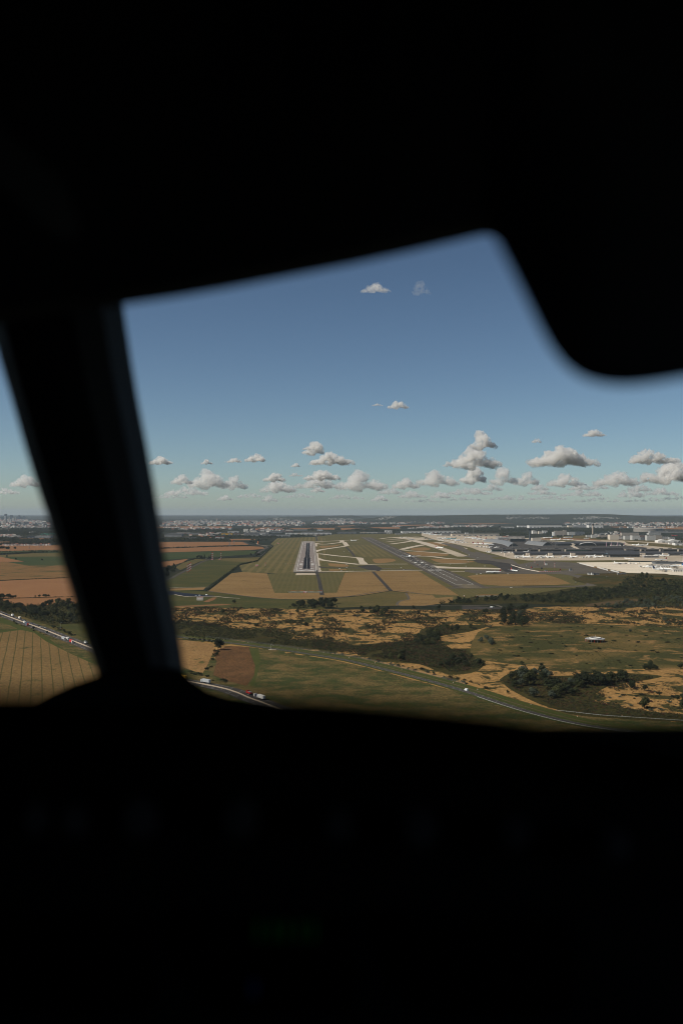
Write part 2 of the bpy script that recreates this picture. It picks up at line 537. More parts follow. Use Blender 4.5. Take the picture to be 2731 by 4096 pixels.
# wide fields behind the airfield, one after another into the distance
for c, pts in (('f', [(0, 262), (600, 256), (1200, 258), (1210, 274), (800, 290), (400, 280), (0, 285)]), ('g', [(50, 285), (300, 274), (660, 276), (690, 290), (400, 300), (90, 298)]),
               ('g', [(690, 285), (1000, 282), (1568, 280), (1568, 310), (1150, 305), (760, 300)]), ('h', [(0, 250), (300, 242), (310, 250), (0, 262)]),
               ('h', [(40, 285), (200, 280), (640, 308), (500, 314), (330, 300), (100, 316)]), ('h', [(440, 270), (1000, 265), (1020, 292), (640, 293)]),
               ('h', [(980, 236), (1500, 228), (1560, 240), (1000, 250)]), ('a', [(430, 192), (700, 195), (1330, 165), (1568, 170), (1568, 205), (1000, 222), (440, 212)]),
               ('b', [(0, 170), (500, 172), (900, 165), (940, 185), (500, 190), (300, 205), (0, 214)]), ('c', [(200, 185), (680, 165), (690, 180), (300, 205)]),
               ('c', [(400, 262), (1000, 255), (1568, 260), (1568, 305), (1250, 300), (900, 280), (500, 275)]), ('f', [(590, 408), (900, 376), (950, 380), (830, 415)]),
               ('f', [(960, 462), (1350, 452), (1568, 455), (1568, 472), (1300, 475), (960, 470)]), ('i', [(150, 590), (600, 588), (1200, 598), (1200, 612), (820, 618), (150, 622)]),
               ('i', [(0, 664), (520, 655), (700, 658), (700, 664), (0, 680)])):
    land("field", c, pts, TAN, .1)
land("rough_ground", 's', [(-1500, 2440), (0, 2430), (700, 2440), (3400, 2440), (3400, 3400), (-2500, 3400)], ROUGH, .02)
# left of the post
land("field", 'i', [(-900, 735), (1250, 738), (1900, 742), (1900, 838), (800, 845), (-900, 880)], TAN, .1)
land("field", 'i', [(-900, 885), (800, 847), (1900, 842), (1900, 885), (700, 898), (-900, 935)], GREEN, .15)
land("field", 'i', [(-900, 960), (0, 945), (700, 905), (1900, 890), (1900, 965), (500, 985), (-900, 985)], OLIVE, .1)
land("field", '7', [(-300, 632), (200, 628), (720, 626), (720, 690), (300, 683), (-300, 640)], GREEN, .12)
land("field", '7', [(-400, 622), (0, 626), (270, 682), (-400, 694)], TAN, .16)
land("field", '7', [(100, 690), (400, 682), (760, 678), (760, 724), (320, 728)], GREEN, .14)
land("field", '7', [(-500, 694), (90, 688), (350, 728), (820, 722), (850, 860), (400, 872), (-500, 905)], TANG, .12)
land("field", '7', [(-500, 908), (0, 897), (400, 876), (850, 863), (950, 1066), (400, 1078), (-500, 1098)], TAN2, .12)
land("field", '7', [(-500, 1103), (0, 1095), (840, 1072), (1050, 1120), (1100, 1330), (500, 1300), (-500, 1160)], TAN, .13)
land("thicket_ground", '7', [(-400, 1090), (30, 1118), (250, 1178), (500, 1165), (700, 1148), (1150, 1140), (1250, 1400), (700, 1400), (560, 1395), (280, 1300), (-400, 1150)], SCRUBD, .2)
land("meadow", '7', [(640, 1375), (950, 1372), (1150, 1400), (1300, 1640), (1050, 1560), (760, 1450)], MEAD, .24)
land("meadow", '7', [(-500, 1140), (0, 1300), (330, 1420), (480, 1490), (760, 1690), (1080, 1800), (1300, 1860), (1300, 2500), (-500, 2500)], VERGE, .1)
land("field", '7', [(-500, 1480), (0, 1472), (230, 1440), (380, 1470), (520, 1570), (780, 1700), (1000, 1800), (1180, 1860), (1250, 2050), (1250, 3000), (-700, 3000)], TRAM, .2)
land("field", '7', [(-300, 1300), (-100, 1330), (120, 1390), (200, 1428), (0, 1440), (-300, 1440)], ROUGH, .18)
# right of the post, up to the airfield
land("field", '1', [(-120, 312), (300, 308), (600, 308), (835, 307), (885, 334), (600, 342), (100, 364), (-120, 372)], TAN, .1)
land("field", '1', [(-120, 378), (100, 370), (600, 350), (900, 347), (1005, 352), (1032, 370), (900, 381), (500, 392), (100, 403), (-120, 405)], TAN, .1)
land("field", '1', [(-120, 407), (100, 405), (500, 394), (900, 384), (965, 396), (925, 418), (600, 442), (420, 452), (110, 470), (-120, 480)], GREEN, .1)
land("field", '1', [(-120, 488), (130, 485), (345, 461), (300, 490), (220, 515), (130, 532), (-120, 545)], TAN, .14)
land("field", '1', [(230, 535), (300, 495), (400, 462), (520, 468), (445, 485), (340, 530), (270, 562)], OLIVE, .13)
land("meadow", '1', [(100, 680), (250, 590), (500, 478), (620, 462), (900, 490), (800, 512), (700, 580), (500, 720), (100, 722)], MEAD, .15)
land("airfield_grass", '1', [(560, 470), (640, 458), (1000, 445), (985, 468), (950, 486), (820, 490)], OLIVE, .17)
land("airfield_grass", '1', [(800, 520), (950, 485), (1000, 445), (1060, 380), (1110, 345), (1080, 328), (1140, 275), (1480, 264), (1568, 275), (1568, 640), (1290, 590), (830, 582)], AIRG, .1)
land("airfield_grass", '2', [(-80, 275), (200, 240), (400, 240), (900, 232), (1568, 260), (2600, 300), (2600, 700), (1900, 700), (1568, 790), (1300, 790), (-80, 600)], AIRG2, .08)
land("airfield_grass", '2', [(320, 340), (560, 330), (640, 380), (860, 500), (740, 440), (450, 445), (350, 400)], AIRG, .12)
for pts in ([(540, 460), (700, 458), (740, 480), (600, 500), (545, 485)], [(140, 500), (300, 510), (310, 530), (160, 525)], [(1050, 460), (1200, 462), (1450, 485), (1250, 500), (1120, 490)],
            [(830, 398), (1000, 398), (1200, 415), (1170, 435), (900, 428)], [(880, 365), (1000, 358), (1060, 372), (980, 388), (890, 382)], [(150, 552), (280, 553), (300, 560), (160, 568)],
            [(1020, 312), (1150, 310), (1250, 325), (1200, 345), (1080, 335)], [(60, 345), (180, 340), (250, 330), (200, 350), (80, 362)]):
    land("dry_patch", '2', pts, AIRT2, .14, 4)
land("dry_field", '1', [(520, 752), (730, 590), (830, 578), (1050, 592), (1115, 766), (1500, 768), (1568, 766), (1568, 818), (1200, 822), (900, 800), (700, 775)], AIRT, .2)
land("airfield_green", '1', [(1052, 595), (1290, 578), (1500, 588), (1568, 585), (1745, 582), (1670, 764), (1115, 766)], AIRG2, .25)
land("dry_field", '2', [(290, 585), (530, 574), (800, 568), (950, 572), (1060, 640), (1200, 720), (1310, 790), (1100, 780), (870, 765), (700, 745), (420, 790), (100, 810), (-100, 818), (-100, 766), (215, 764)], AIRT, .2)
land("dry_field", '2', [(740, 880), (780, 835), (860, 820), (850, 770), (1070, 782), (1100, 812), (1260, 800), (1250, 850), (1000, 880)], AIRT, .2)
land("meadow", '2', [(-150, 830), (100, 820), (420, 795), (700, 750), (840, 765), (860, 820), (740, 880), (200, 900), (-150, 850)], OLIVE, .18)
land("meadow", '1', [(100, 725), (520, 752), (900, 802), (1200, 824), (1568, 822), (1568, 910), (900, 905), (100, 885)], MEAD, .15)
land("dry_patch", '1', [(180, 728), (500, 716), (480, 738), (300, 742), (180, 745)], AIRT2, .22)
land("track", '1', [(480, 845), (560, 808), (600, 806), (575, 830), (520, 850)], EARTH, .24)
land("track", 'k', [(200, 968), (600, 950), (900, 935), (1200, 920), (1400, 935), (1200, 950), (600, 975), (200, 985)], EARTH, .22)
land("basin", 'k', [(0, 640), (150, 655), (400, 690), (700, 720), (1010, 748), (1060, 765), (900, 778), (620, 765), (330, 755), (220, 725), (0, 740)], WATER, .3)
land("dry_field", '3', [(0, 508), (330, 503), (530, 505), (640, 540), (720, 575), (600, 585), (200, 592), (40, 580), (-60, 520)], AIRT, .2)
land("airfield_green", '3', [(-500, 640), (0, 605), (250, 605), (600, 605), (850, 600), (1060, 575), (1000, 560), (900, 590), (820, 600), (560, 640), (200, 690), (-500, 700)], AIRG2, .15)
# heath below the airfield
land("scrub", '1', [(-150, 905), (150, 895), (600, 885), (1100, 905), (1568, 915), (2300, 915), (2700, 920), (3000, 900), (3000, 1700), (-150, 1250)], SCRUB, .1)
land("scrub", '6', [(-100, 300), (380, 300), (420, 285), (700, 272), (1000, 285), (1250, 280), (1568, 270), (2300, 260), (2300, 1200), (900, 1110), (600, 1060), (-100, 860)], SCRUB, .13)
land("beacon_meadow", '6', [(20, 470), (130, 430), (400, 408), (700, 405), (1000, 412), (1568, 440), (2300, 480), (2300, 770), (1568, 752), (1000, 748), (500, 732), (150, 695), (-20, 660), (-30, 560)], VORG, .2, 4)
land("thicket_ground", '5', [(-700, 340), (-250, 400), (0, 400), (400, 450), (480, 440), (900, 400), (1020, 290), (1560, 270), (1400, 330), (1120, 380), (1200, 470), (1500, 530), (1540, 620), (1420, 700), (1180, 700),
                             (950, 620), (700, 600), (420, 540), (380, 490), (0, 490), (-500, 460)], SCRUBD, .16, 4)
land("thicket_ground", '5', [(-1500, 260), (-1000, 240), (-700, 300), (-200, 340), (-300, 420), (-900, 390), (-1500, 330)], SCRUBD, .17, 4)
land("thicket_ground", '6', [(180, 830), (280, 780), (560, 800), (900, 790), (1150, 780), (1400, 800), (1300, 830), (1000, 880), (900, 990), (1250, 1060), (1568, 1090), (2200, 1120), (2200, 1170), (900, 1110), (600, 1050), (430, 990),
                             (260, 900)], SCRUBD, .22, 4)
land("thicket_ground", '6', [(-300, 260), (0, 200), (420, 180), (700, 140), (1060, 110), (1150, 20), (1350, 60), (1568, 85), (2300, 90), (2300, 300), (1568, 290), (1290, 250), (850, 275), (600, 265), (350, 250), (0, 260)], SCRUBD, .16)
land("bare_ground", '6', [(820, 262), (1000, 235), (1290, 212), (1260, 235), (1050, 260), (860, 278)], ground_mat("fallow", (.13, .095, .06), (.10, .075, .045), None, 60, 4), .3)
# fields in the foreground
land("field", 'l', [(-600, 60), (-40, 78), (200, 105), (440, 148), (475, 215), (420, 330), (330, 520), (280, 600), (200, 590), (0, 520), (-600, 300)], STRAW, .2)
land("field", 'l', [(440, 250), (620, 195), (760, 175), (1000, 190), (1060, 380), (1100, 480), (1090, 620), (1010, 740), (960, 800), (700, 730), (560, 680), (440, 630), (500, 420)], MAIZE, .22)
land("field", 'l', [(1000, 200), (1160, 215), (1568, 262), (1568, 1500), (1200, 1400), (1060, 880), (1110, 640), (1150, 300)], ROUGH, .18)
land("field", '5', [(-270, 522), (-60, 545), (200, 585), (500, 655), (800, 735), (1100, 815), (1400, 895), (1700, 990), (2400, 1200), (2600, 1600), (-270, 1600)], ROUGH, .19)
land("verge", 'l', [(1000, 205), (1150, 215), (1180, 400), (1130, 640), (1060, 860), (1020, 790), (1090, 620), (1100, 480), (1060, 380)], VERGE, .21)
land("verge", 'l', [(430, 640), (700, 735), (960, 805), (1100, 800), (1568, 1000), (1568, 1100), (1000, 930), (500, 760), (250, 680), (0, 610), (280, 600)], ROUGH, .24)

# ------------------------------------------------------------------ runways and taxiways


def runway(name, lab, c0, c1, width, shoulder, rub, base, dark):
    """a runway in its own frame: x across, y away from the near end"""
    a, b = Vector(c0), Vector(c1)
    L_ = (b - a).length
    root = bpy.data.objects.new(name, None)
    col.objects.link(root)
    root.location = (a.x, a.y, 0)
    root.rotation_euler = (0, 0, math.atan2(b.y - a.y, b.x - a.x) - math.pi / 2)
    tag(root, kind='structure', label=lab)
    m = ground_mat(name + "_paving_%d" % width, base[0], base[1], None, 120, 6, .3, .7, stripe=(0, 7.5, .35, base[2]), grain=.1)
    t = m.node_tree
    N, K = t.nodes.new, t.links.new
    bs = t.nodes["Principled BSDF"]
    prev = bs.inputs["Base Color"].links[0].from_socket
    tc = N("ShaderNodeTexCoord")
    mpn = N("ShaderNodeMapping"); mpn.inputs["Scale"].default_value = (.12, .006, 1)
    K(tc.outputs["Object"], mpn.inputs[0])
    nz = N("ShaderNodeTexNoise"); nz.inputs["Scale"].default_value = 1; nz.inputs["Detail"].default_value = 5
    K(mpn.outputs[0], nz.inputs["Vector"])
    sp = N("ShaderNodeSeparateXYZ"); K(tc.outputs["Object"], sp.inputs[0])

    def M(op, x, y=None):
        k = N("ShaderNodeMath"); k.operation = op
        for i, v in enumerate((x, y)):
            if v is None: continue
            if hasattr(v, "is_linked"): K(v, k.inputs[i])
            else: k.inputs[i].default_value = v
        return k.outputs[0]

    def ss(v, l, h):
        k = N("ShaderNodeMapRange"); k.interpolation_type = 'SMOOTHSTEP'
        K(v, k.inputs[0]); k.inputs[1].default_value, k.inputs[2].default_value = l, h
        return k.outputs[0]
    wob = M('MULTIPLY', M('SUBTRACT', nz.outputs["Fac"], .5), 6)
    ax = M('ADD', M('ABSOLUTE', sp.outputs["X"]), wob)
    mask = None
    for hw, y0, y1, st in rub:
        q = M('MULTIPLY', M('MULTIPLY', M('SUBTRACT', 1.0, ss(ax, hw - 2, hw + 2)), ss(sp.outputs["Y"], y0 - 20, y0 + 50)), M('MULTIPLY', M('SUBTRACT', 1.0, ss(sp.outputs["Y"], y1 - 150, y1 + 60)), st))
        mask = q if mask is None else M('MAXIMUM', mask, q)
    mx = N("ShaderNodeMix"); mx.data_type = 'RGBA'
    K(mask, mx.inputs[0]); K(prev, mx.inputs[6]); mx.inputs[7].default_value = (*dark, 1)
    K(mx.outputs[2], bs.inputs["Base Color"])
    h = width / 2
    MB().sheet([(-h, 0), (h, 0), (h, L_), (-h, L_)], .40).build("paving", m, root)
    sm = MB()
    for s in (-1, 1):
        x0, x1 = s * h, s * (h + shoulder)
        sm.sheet([(min(x0, x1), 0), (max(x0, x1), 0), (max(x0, x1), L_), (min(x0, x1), L_)], .38)
    return root, L_, h, sm


def rect(mb, x, y, w_, l, z=.46):
    mb.sheet([(x - w_ / 2, y), (x + w_ / 2, y), (x + w_ / 2, y + l), (x - w_ / 2, y + l)], z)


A0 = G('s', 1225.2, 2287.3); A1 = G('s', 1233, 2166)
r1, L1, h1, sm = runway("runway", "left runway with a broad black rubber streak", A0, A1, 60, 9, [(8.5, 150, 2790, 1.0), (11.5, 130, 1000, .97)],
                        ((.225, .185, .165), (.19, .157, .14), (.165, .135, .12)), (.006, .006, .010))
sm.build("shoulder", ground_mat("shoulder_concrete", (.25, .215, .18), (.21, .18, .15), None, 60, 4), r1)
mk = MB()
for s in (-1, 1):
    rect(mk, s * (h1 - .8), 4, 1.0, 2850)
    for k in range(8):
        rect(mk, s * (3.0 + k * 3.4), 38, 1.9, 34)
    for d, n in ((150, 3), (300, 3), (580, 2), (760, 1), (900, 1)):
        for k in range(n):
            rect(mk, s * (14 + k * 3.4), d, 2.0, 24)
    rect(mk, s * 19, 400, 10, 60)
    for d, n in ((L1 - 200, 3), (L1 - 420, 2), (L1 - 600, 1), (L1 - 780, 1), (L1 - 1000, 1)):
        for k in range(n):
            rect(mk, s * (15 + k * 3.6), d, 2.2, 60)
    for k in range(8):
        rect(mk, s * (3.0 + k * 3.4), L1 - 70, 1.9, 50)
for k in range(48):
    rect(mk, 0, 150 + k * 57, 1.0, 30)
# numbers 26 and L ahead of the threshold bars
for x0, segs in ((-5, ((0, 8, 4, 1.2), (3, 5, 1.2, 4), (0, 4, 4, 1.2), (0, 1, 1.2, 4), (0, 0, 4, 1.2))), (1.5, ((0, 8, 4, 1.2), (0, 1, 1.2, 7), (0, 4, 4, 1.2), (3, 1, 1.2, 3), (0, 0, 4, 1.2)))):
    for x, y, w_, l in segs:
        mk.sheet([(x0 + x, 88 + y * 2.0), (x0 + x + w_, 88 + y * 2.0), (x0 + x + w_, 88 + (y + l) * 2.0), (x0 + x, 88 + (y + l) * 2.0)], .46)
mk.sheet([(-1.6, 118), (-.6, 118), (-.6, 134), (-1.6, 134)], .46); mk.sheet([(-.6, 118), (2, 118), (2, 120.5), (-.6, 120.5)], .46)
mk.build("painted_marking", PAINT, r1)
land("runway_pad", 'm', [(285, 800), (720, 798), (718, 838), (275, 842)], APRON, .36)
land("asphalt_strip", 'm', [(235, 778), (760, 778), (1060, 768), (1060, 775), (770, 790), (235, 795)], ASPHD, .34)

B0 = G('n', 1300, 715); B1 = G('h', 482, 428)
q0 = G('n', 1205, 658); q1 = G('h', 482, 431)
dv = (Vector(q1) - Vector(q0)).normalized()
B0 = tuple(Vector(q0) - dv * 130)
r2, L2, h2, sm = runway("runway", "right runway in dark asphalt with a displaced threshold", B0, q1, 46, 15, [(7, 950, 4500, .75), (9, 600, 1500, .6)],
                        ((.105, .088, .07), (.09, .076, .06), (.08, .067, .053)), (.028, .026, .026))
sm.build("shoulder", ground_mat("shoulder_asphalt", (.085, .07, .055), (.065, .054, .043), None, 50, 3), r2)
yt = (Vector(G('n', 750, 440)) - Vector(B0)).length
mk = MB()
for s in (-1, 1):
    for k in range(14):
        rect(mk, s * 22, 130 + k * 330 + (8 if k else 0), .9, 318 if k < 2 or s < 0 else 200)
    for k in range(6):
        rect(mk, s * (2.6 + k * 3.2), yt, 1.8, 40)
    for d in (180, 330):
        for k in range(3):
            rect(mk, s * (9 + k * 3.2), yt + d, 2.0, 26)
    rect(mk, s * 11.5, yt + 440, 8, 70)
    for d, n in ((620, 2), (800, 1)):
        for k in range(n):
            rect(mk, s * (10 + k * 3.4), yt + d, 2.0, 26)
for k in range(70):
    if abs(260 + k * 60 - yt) > 60:
        rect(mk, 0, max(260 + k * 60, 0), 1.0, 30)
for k in range(6):
    y = yt - 60 - k * 75
    mk.add([(-4, y, .46), (0, y + 26, .46), (0, y + 32, .46), (-4, y + 6, .46)], [(0, 1, 2, 3)])
    mk.add([(4, y, .46), (4, y + 6, .46), (0, y + 32, .46), (0, y + 26, .46)], [(0, 1, 2, 3)])
rect(mk, -14, 128, 16, 3); rect(mk, 14, 128, 16, 3)
mk.build("painted_marking", PAINT, r2)
mk = MB()
for k in range(4):
    y = 12 + k * 30
    mk.add([(-22, y, .46), (0, y + 18, .46), (0, y + 21, .46), (-22, y + 3, .46)], [(0, 1, 2, 3)])
    mk.add([(22, y, .46), (22, y + 3, .46), (0, y + 21, .46), (0, y + 18, .46)], [(0, 1, 2, 3)])
mk.build("chevron_marking", YELP, r2)

zz = [.28]


def taxi(c, pts, width, m=CONC, s=6):
    zz[0] += .004
    return way("taxiway", c, pts, width, m, zz[0], s)


def pad(c, pts, m=CONC, s=0):
    zz[0] += .004
    return land("taxiway", c, pts, m, zz[0], s)


taxi('m', [(740, 735), (720, 770), (1070, 765), (1500, 757)], 24)
taxi('m', [(700, 480), (760, 505), (830, 525), (1000, 548), (1300, 585), (1600, 618)], 24)
taxi('2', [(240, 490), (430, 510), (600, 508), (850, 507)], 22)
taxi('m', [(690, 395), (750, 392), (900, 408), (1150, 438), (1600, 478)], 24)
taxi('m', [(670, 355), (720, 330), (860, 300), (1080, 268), (1300, 238)], 26)
taxi('m', [(690, 170), (690, 240)], 16); taxi('m', [(700, 380), (720, 560), (742, 740)], 16)
taxi('m', [(690, 175), (860, 195), (1150, 165), (1220, 155)], 22)
taxi('m', [(640, 145), (900, 132), (1180, 118), (1500, 102), (1580, 98)], 24)
taxi('m', [(640, 150), (1000, 145), (1300, 148), (1600, 150)], 14)
pad('2', [(265, 312), (300, 308), (318, 330), (330, 342), (290, 348), (240, 352), (285, 345)])
pad('m', [(1180, 118), (1275, 110), (1290, 140), (1270, 152), (1190, 156), (1200, 138)])
pad('2', [(385, 448), (440, 450), (455, 456), (462, 480), (490, 500), (495, 512), (420, 510), (410, 478), (395, 460)])
taxi('m', [(620, 640), (760, 672), (950, 685), (1400, 690), (1600, 692)], 30, ASPHD)
taxi('2', [(370, 545), (560, 545), (800, 555), (1010, 565)], 24, ASPH)
pad('2', [(400, 528), (480, 518), (560, 518), (620, 545), (600, 572), (500, 560)], ASPHD)
taxi('2', [(185, 575), (380, 572), (600, 568), (1000, 562)], 16)
taxi('2', [(330, 340), (560, 332)], 14, ASPH)
taxi('2', [(790, 378), (900, 352), (1000, 334)], 34); taxi('2', [(700, 328), (800, 315), (890, 300)], 30)
taxi('2', [(890, 294), (1000, 320), (1120, 358)], 55)
taxi('2', [(1100, 352), (1200, 385), (1280, 415), (1350, 440)], 50, APRON)
taxi('2', [(810, 384), (1000, 398), (1230, 416)], 22); taxi('2', [(920, 437), (1060, 440), (1200, 457), (1400, 467), (1700, 474)], 26)
taxi('2', [(1085, 506), (1230, 504), (1380, 499)], 14)
pad('2', [(1075, 520), (1130, 527), (1300, 537), (1568, 541), (1700, 545), (1700, 556), (1400, 552), (1120, 545)])
taxi('2', [(1240, 572), (1400, 574), (1700, 582)], 18)
taxi('2', [(640, 292), (800, 283), (950, 278), (1100, 280)], 22); taxi('2', [(660, 310), (780, 298), (900, 296)], 18); taxi('2', [(600, 282), (720, 268), (900, 262), (1000, 272)], 24)
pad('2', [(700, 270), (820, 262), (960, 272), (1060, 285), (960, 296), (860, 290)], APRON)
taxi('2', [(1120, 312), (1230, 335), (1340, 370)], 55); pad('2', [(1140, 318), (1200, 320), (1330, 345), (1420, 400), (1568, 420), (1800, 470), (1800, 530), (1568, 505), (1500, 470), (1350, 440), (1400, 430), (1300, 375)], ASPH)
pad('3', [(0, 330), (60, 345), (160, 380), (280, 395), (330, 430), (480, 400), (780, 420), (870, 450), (1100, 495), (900, 500), (640, 503), (230, 500), (0, 498), (-80, 485), (-80, 470), (150, 470), (230, 480), (160, 430), (0, 405)], ASPH)
pad('3', [(-20, 398), (60, 395), (180, 412), (260, 425), (330, 440), (330, 480), (230, 490), (190, 462), (120, 430), (20, 420)], ASPHD)
land("airfield_grass", '3', [(430, 460), (560, 455), (700, 468), (640, 478), (480, 478)], AIRG2, .5, 4)
land("airfield_grass", '3', [(120, 372), (200, 376), (260, 388), (180, 392), (130, 382)], AIRG2, .5, 4)
taxi('3', [(660, 500), (760, 515), (840, 545), (882, 570), (860, 588), (700, 597), (400, 601), (60, 602), (-200, 610)], 30, ASPH, 8)
# aprons
land("apron", 'a', [(-60, 362), (250, 400), (640, 412), (1160, 412), (1568, 440), ('3', 700, 220), ('3', 1568, 255), ('3', 2300, 290), ('3', 2300, 400), ('3', 1568, 405), ('3', 800, 400), ('3', 400, 400), ('3', 260, 385), (1000, 672), (860, 645), (720, 590), (560, 555), (380, 515), (160, 470), (-60, 402)], APRON, .22)
land("forecourt", 'b', [(-80, 500), (-60, 460), (300, 448), (640, 470), (900, 480), (1568, 500), ('c', 700, 560), ('c', 1000, 590), ('c', 1000, 622), ('c', 0, 625), (0, 618), (-220, 600), (-160, 540)], ROADM, .25)
land("forecourt", 'a', [(1130, 470), (1180, 420), (1560, 415), (1568, 500), (1330, 505)], ASPHD, .26)
land("airfield_grass", 'b', [(640, 470), (900, 470), (1200, 480), (1100, 500), (860, 500)], AIRG2, .30)
land("hangar_road", 'b', [(640, 448), (1000, 440), (1400, 455), (1568, 470), (1568, 480), (1000, 462), (640, 466)], EARTH, .31)
land("parkland", 'c', [(-600, 420), (0, 400), (560, 400), (1568, 470), (1900, 470), (1900, 520), (1400, 520), (600, 480), (0, 470), (-600, 450)], OLIVE, .28)
land("apron", '3', [(760, 416), (1000, 412), (1300, 412), (1568, 402), (2300, 400), (2300, 540), (1568, 530), (1430, 500), (1150, 495), (1000, 465)], PALE, .3)
land("airfield_grass", 'e', [(0, 245), (400, 240), (700, 238), (720, 262), (400, 270), (0, 272)], AIRG2, .34)
land("airfield_grass", 'c', [(640, 490), (1100, 520), (1568, 560), (2400, 620), (2400, 680), (1568, 610), (1000, 560), (700, 530)], OLIVE, .26)
land("dry_patch", '3', [(700, 420), (800, 425), (960, 460), (1120, 495), (1000, 492), (850, 452), (720, 432)], AIRT2, .36)

# ------------------------------------------------------------------ roads
mway, MP = way("motorway", 'j', [(-700, -40), (-300, 90), (0, 212), (375, 352), (700, 470), (1000, 590), (1400, 745), (1900, 950), (2300, 1150), ('l', 470, 815), ('l', 800, 905), ('l', 1000, 990), ('l', 1300, 1100), ('l', 1900, 1330)], 22, ROADM, .42)
mb = MB()
for o in (-5.1, 5.1):
    dashes(mb, MP, o, .14, .50, 7, 11)
for o in (-8.7, 8.7):
    dashes(mb, MP, o, .16, .50, 30, 14)
for o in (-1.6, 1.6):
    strip(mb, MP, .12, .50, 0, o)
mb.build("lane_marking", WORN, mway)
mb = MB()
strip(mb, MP, .6, .46)
a, b = offset(MP, .45), offset(MP, -.45)
mb.loft([[(p[0], p[1], .46), (p[0], p[1], 1.25), (q[0], q[1], 1.25), (q[0], q[1], .46)] for p, q in zip(a, b)])
mb.build("median_barrier", mat("median_concrete", (.50, .385, .28), .9, (.42, .33, .245), .3), mway)
road, RP = way("road", 'l', [(-700, -10), (-200, 20), (60, 55), (400, 92), (640, 120), (1000, 165), (1330, 210), (1568, 245), ('5', 200, 568), ('5', 400, 608), ('5', 800, 708), ('5', 1100, 787), ('5', 1390, 872), ('5', 1568, 932), ('6', 240, 1022),
                             ('6', 440, 1082), ('6', 700, 1147), ('6', 950, 1192), ('6', 1270, 1232), ('6', 1700, 1290), ('6', 2300, 1400)], 7.4, ROADM, .42)
vm = MB()
strip(vm, RP, 4.5, .30, 0, 7.5); strip(vm, RP, 2.2, .30, 0, -5.2)
tag(vm.build("verge", VERGE), kind='structure')
tag(strip(MB(), RP, 5.0, .32, 0, 17.0).build("verge", VERGE), kind='structure')
tag(strip(MB(), RP, 2.6, .31, 0, 12.5).build("gravel_path", ground_mat("path_gravel", (.16, .13, .085), (.12, .10, .065), None, 15, 2)), kind='structure')
mb = MB()
dashes(mb, RP, 0, .08, .48, 5, 8)
for o in (-3.3, 3.3):
    dashes(mb, RP, o, .09, .48, 8, 6)
mb.build("lane_marking", WORN, road)
for c, pts, wd, m in (('k', [(-200, 470), (90, 400), (260, 315), (400, 240), (560, 155), (760, 50), (900, 0), (990, -35)], 9, ROADM), ('1', [(520, 466), (600, 452), (880, 440), (1000, 430), (1040, 400)], 8, ROADM),
                      ('g', [(180, 690), (240, 650), (330, 600), (340, 580), (260, 560), (180, 555), (60, 535), (0, 510), (-60, 500)], 14, ROADM), ('g', [(190, 545), (330, 560), (460, 570)], 8, CONC),
                      ('k', [(0, 592), (350, 575), (930, 568)], 4, CONC), ('k', [(200, 725), (500, 770), (1020, 765), (1300, 790), (1568, 805)], 4, CONC), ('1', [(500, 742), (540, 752), (720, 776), (900, 800), (1200, 822), (1568, 818), (1760, 800), (2160, 742), (2400, 772), (2500, 782)], 5, ASPH),
                      ('2', [(30, 560), (60, 660), (85, 785)], 9, ASPHD), ('2', [(540, 576), (620, 660), (700, 748)], 9, ASPHD), ('2', [(300, 355), (345, 400), (375, 440)], 10, ASPHD), ('2', [(1500, 885), (1200, 880), (800, 882), (760, 860), (790, 838), (860, 820), (835, 768)], 5, ASPH),
                      ('6', [(-100, 268), (60, 270), (150, 265), (220, 290)], 6, ASPH), ('m', [(690, 20), (715, 80), (720, 130)], 10, ASPHD), ('6', [(500, 385), (900, 395), (1300, 420), (1600, 445)], 4, SCRUB),
                      ('b', [(640, 488), (900, 500), (1040, 525), (1130, 565), (1200, 610)], 22, CONC)):
    way("service_road", c, pts, wd, m, .45)
land("paved_yard", '6', [(-100, 275), (40, 278), (200, 285), (210, 298), (0, 300), (-100, 298)], ASPHD, .4)

# ------------------------------------------------------------------ hills on the horizon
HILL = ground_mat("wooded_hill", (.026, .036, .026), (.042, .050, .032), (.13, .10, .07), 700, 120, .4, .6, .66, .69, grain=.3)


def ridge(name, prof, dist, depth, fall=2500):
    """a long hill: PROF is its crest as (column, row) in the survey, DIST its distance"""
    xs = np.linspace(prof[0][0], prof[-1][0], 160)
    ys = np.interp(xs, [p[0] for p in prof], [p[1] for p in prof])
    mb = MB()
    rings = []
    for i, (x, y) in enumerate(zip(xs, ys)):
        X = (x - CX) / F * dist
        h = HGT + (Y0 - y) / F * dist + mnoise.noise((X * .0016, dist * .001, 0)) * 7 + mnoise.noise((X * .006, dist * .002, 3)) * 3
        h = max(h, -5)
        col_ = []
        for k in range(9):
            t = k / 8.0
            yy = dist - fall * (1 - t)
            z = h * (t * t * (3 - 2 * t)) + mnoise.noise((X * .002, yy * .002, 5)) * 14 * t * (1 - t) * 2 - (2 if t == 0 else 0)
            col_.append((X * (yy / dist), yy, z))
        col_.append((X, dist + depth, h * .8)); col_.append((X, dist + depth * 1.5, -20))
        rings.append(col_)
    mb.loft(rings, 0, close=False, caps=False)
    return tag(mb.build(name, HILL, smooth=True), kind='structure')


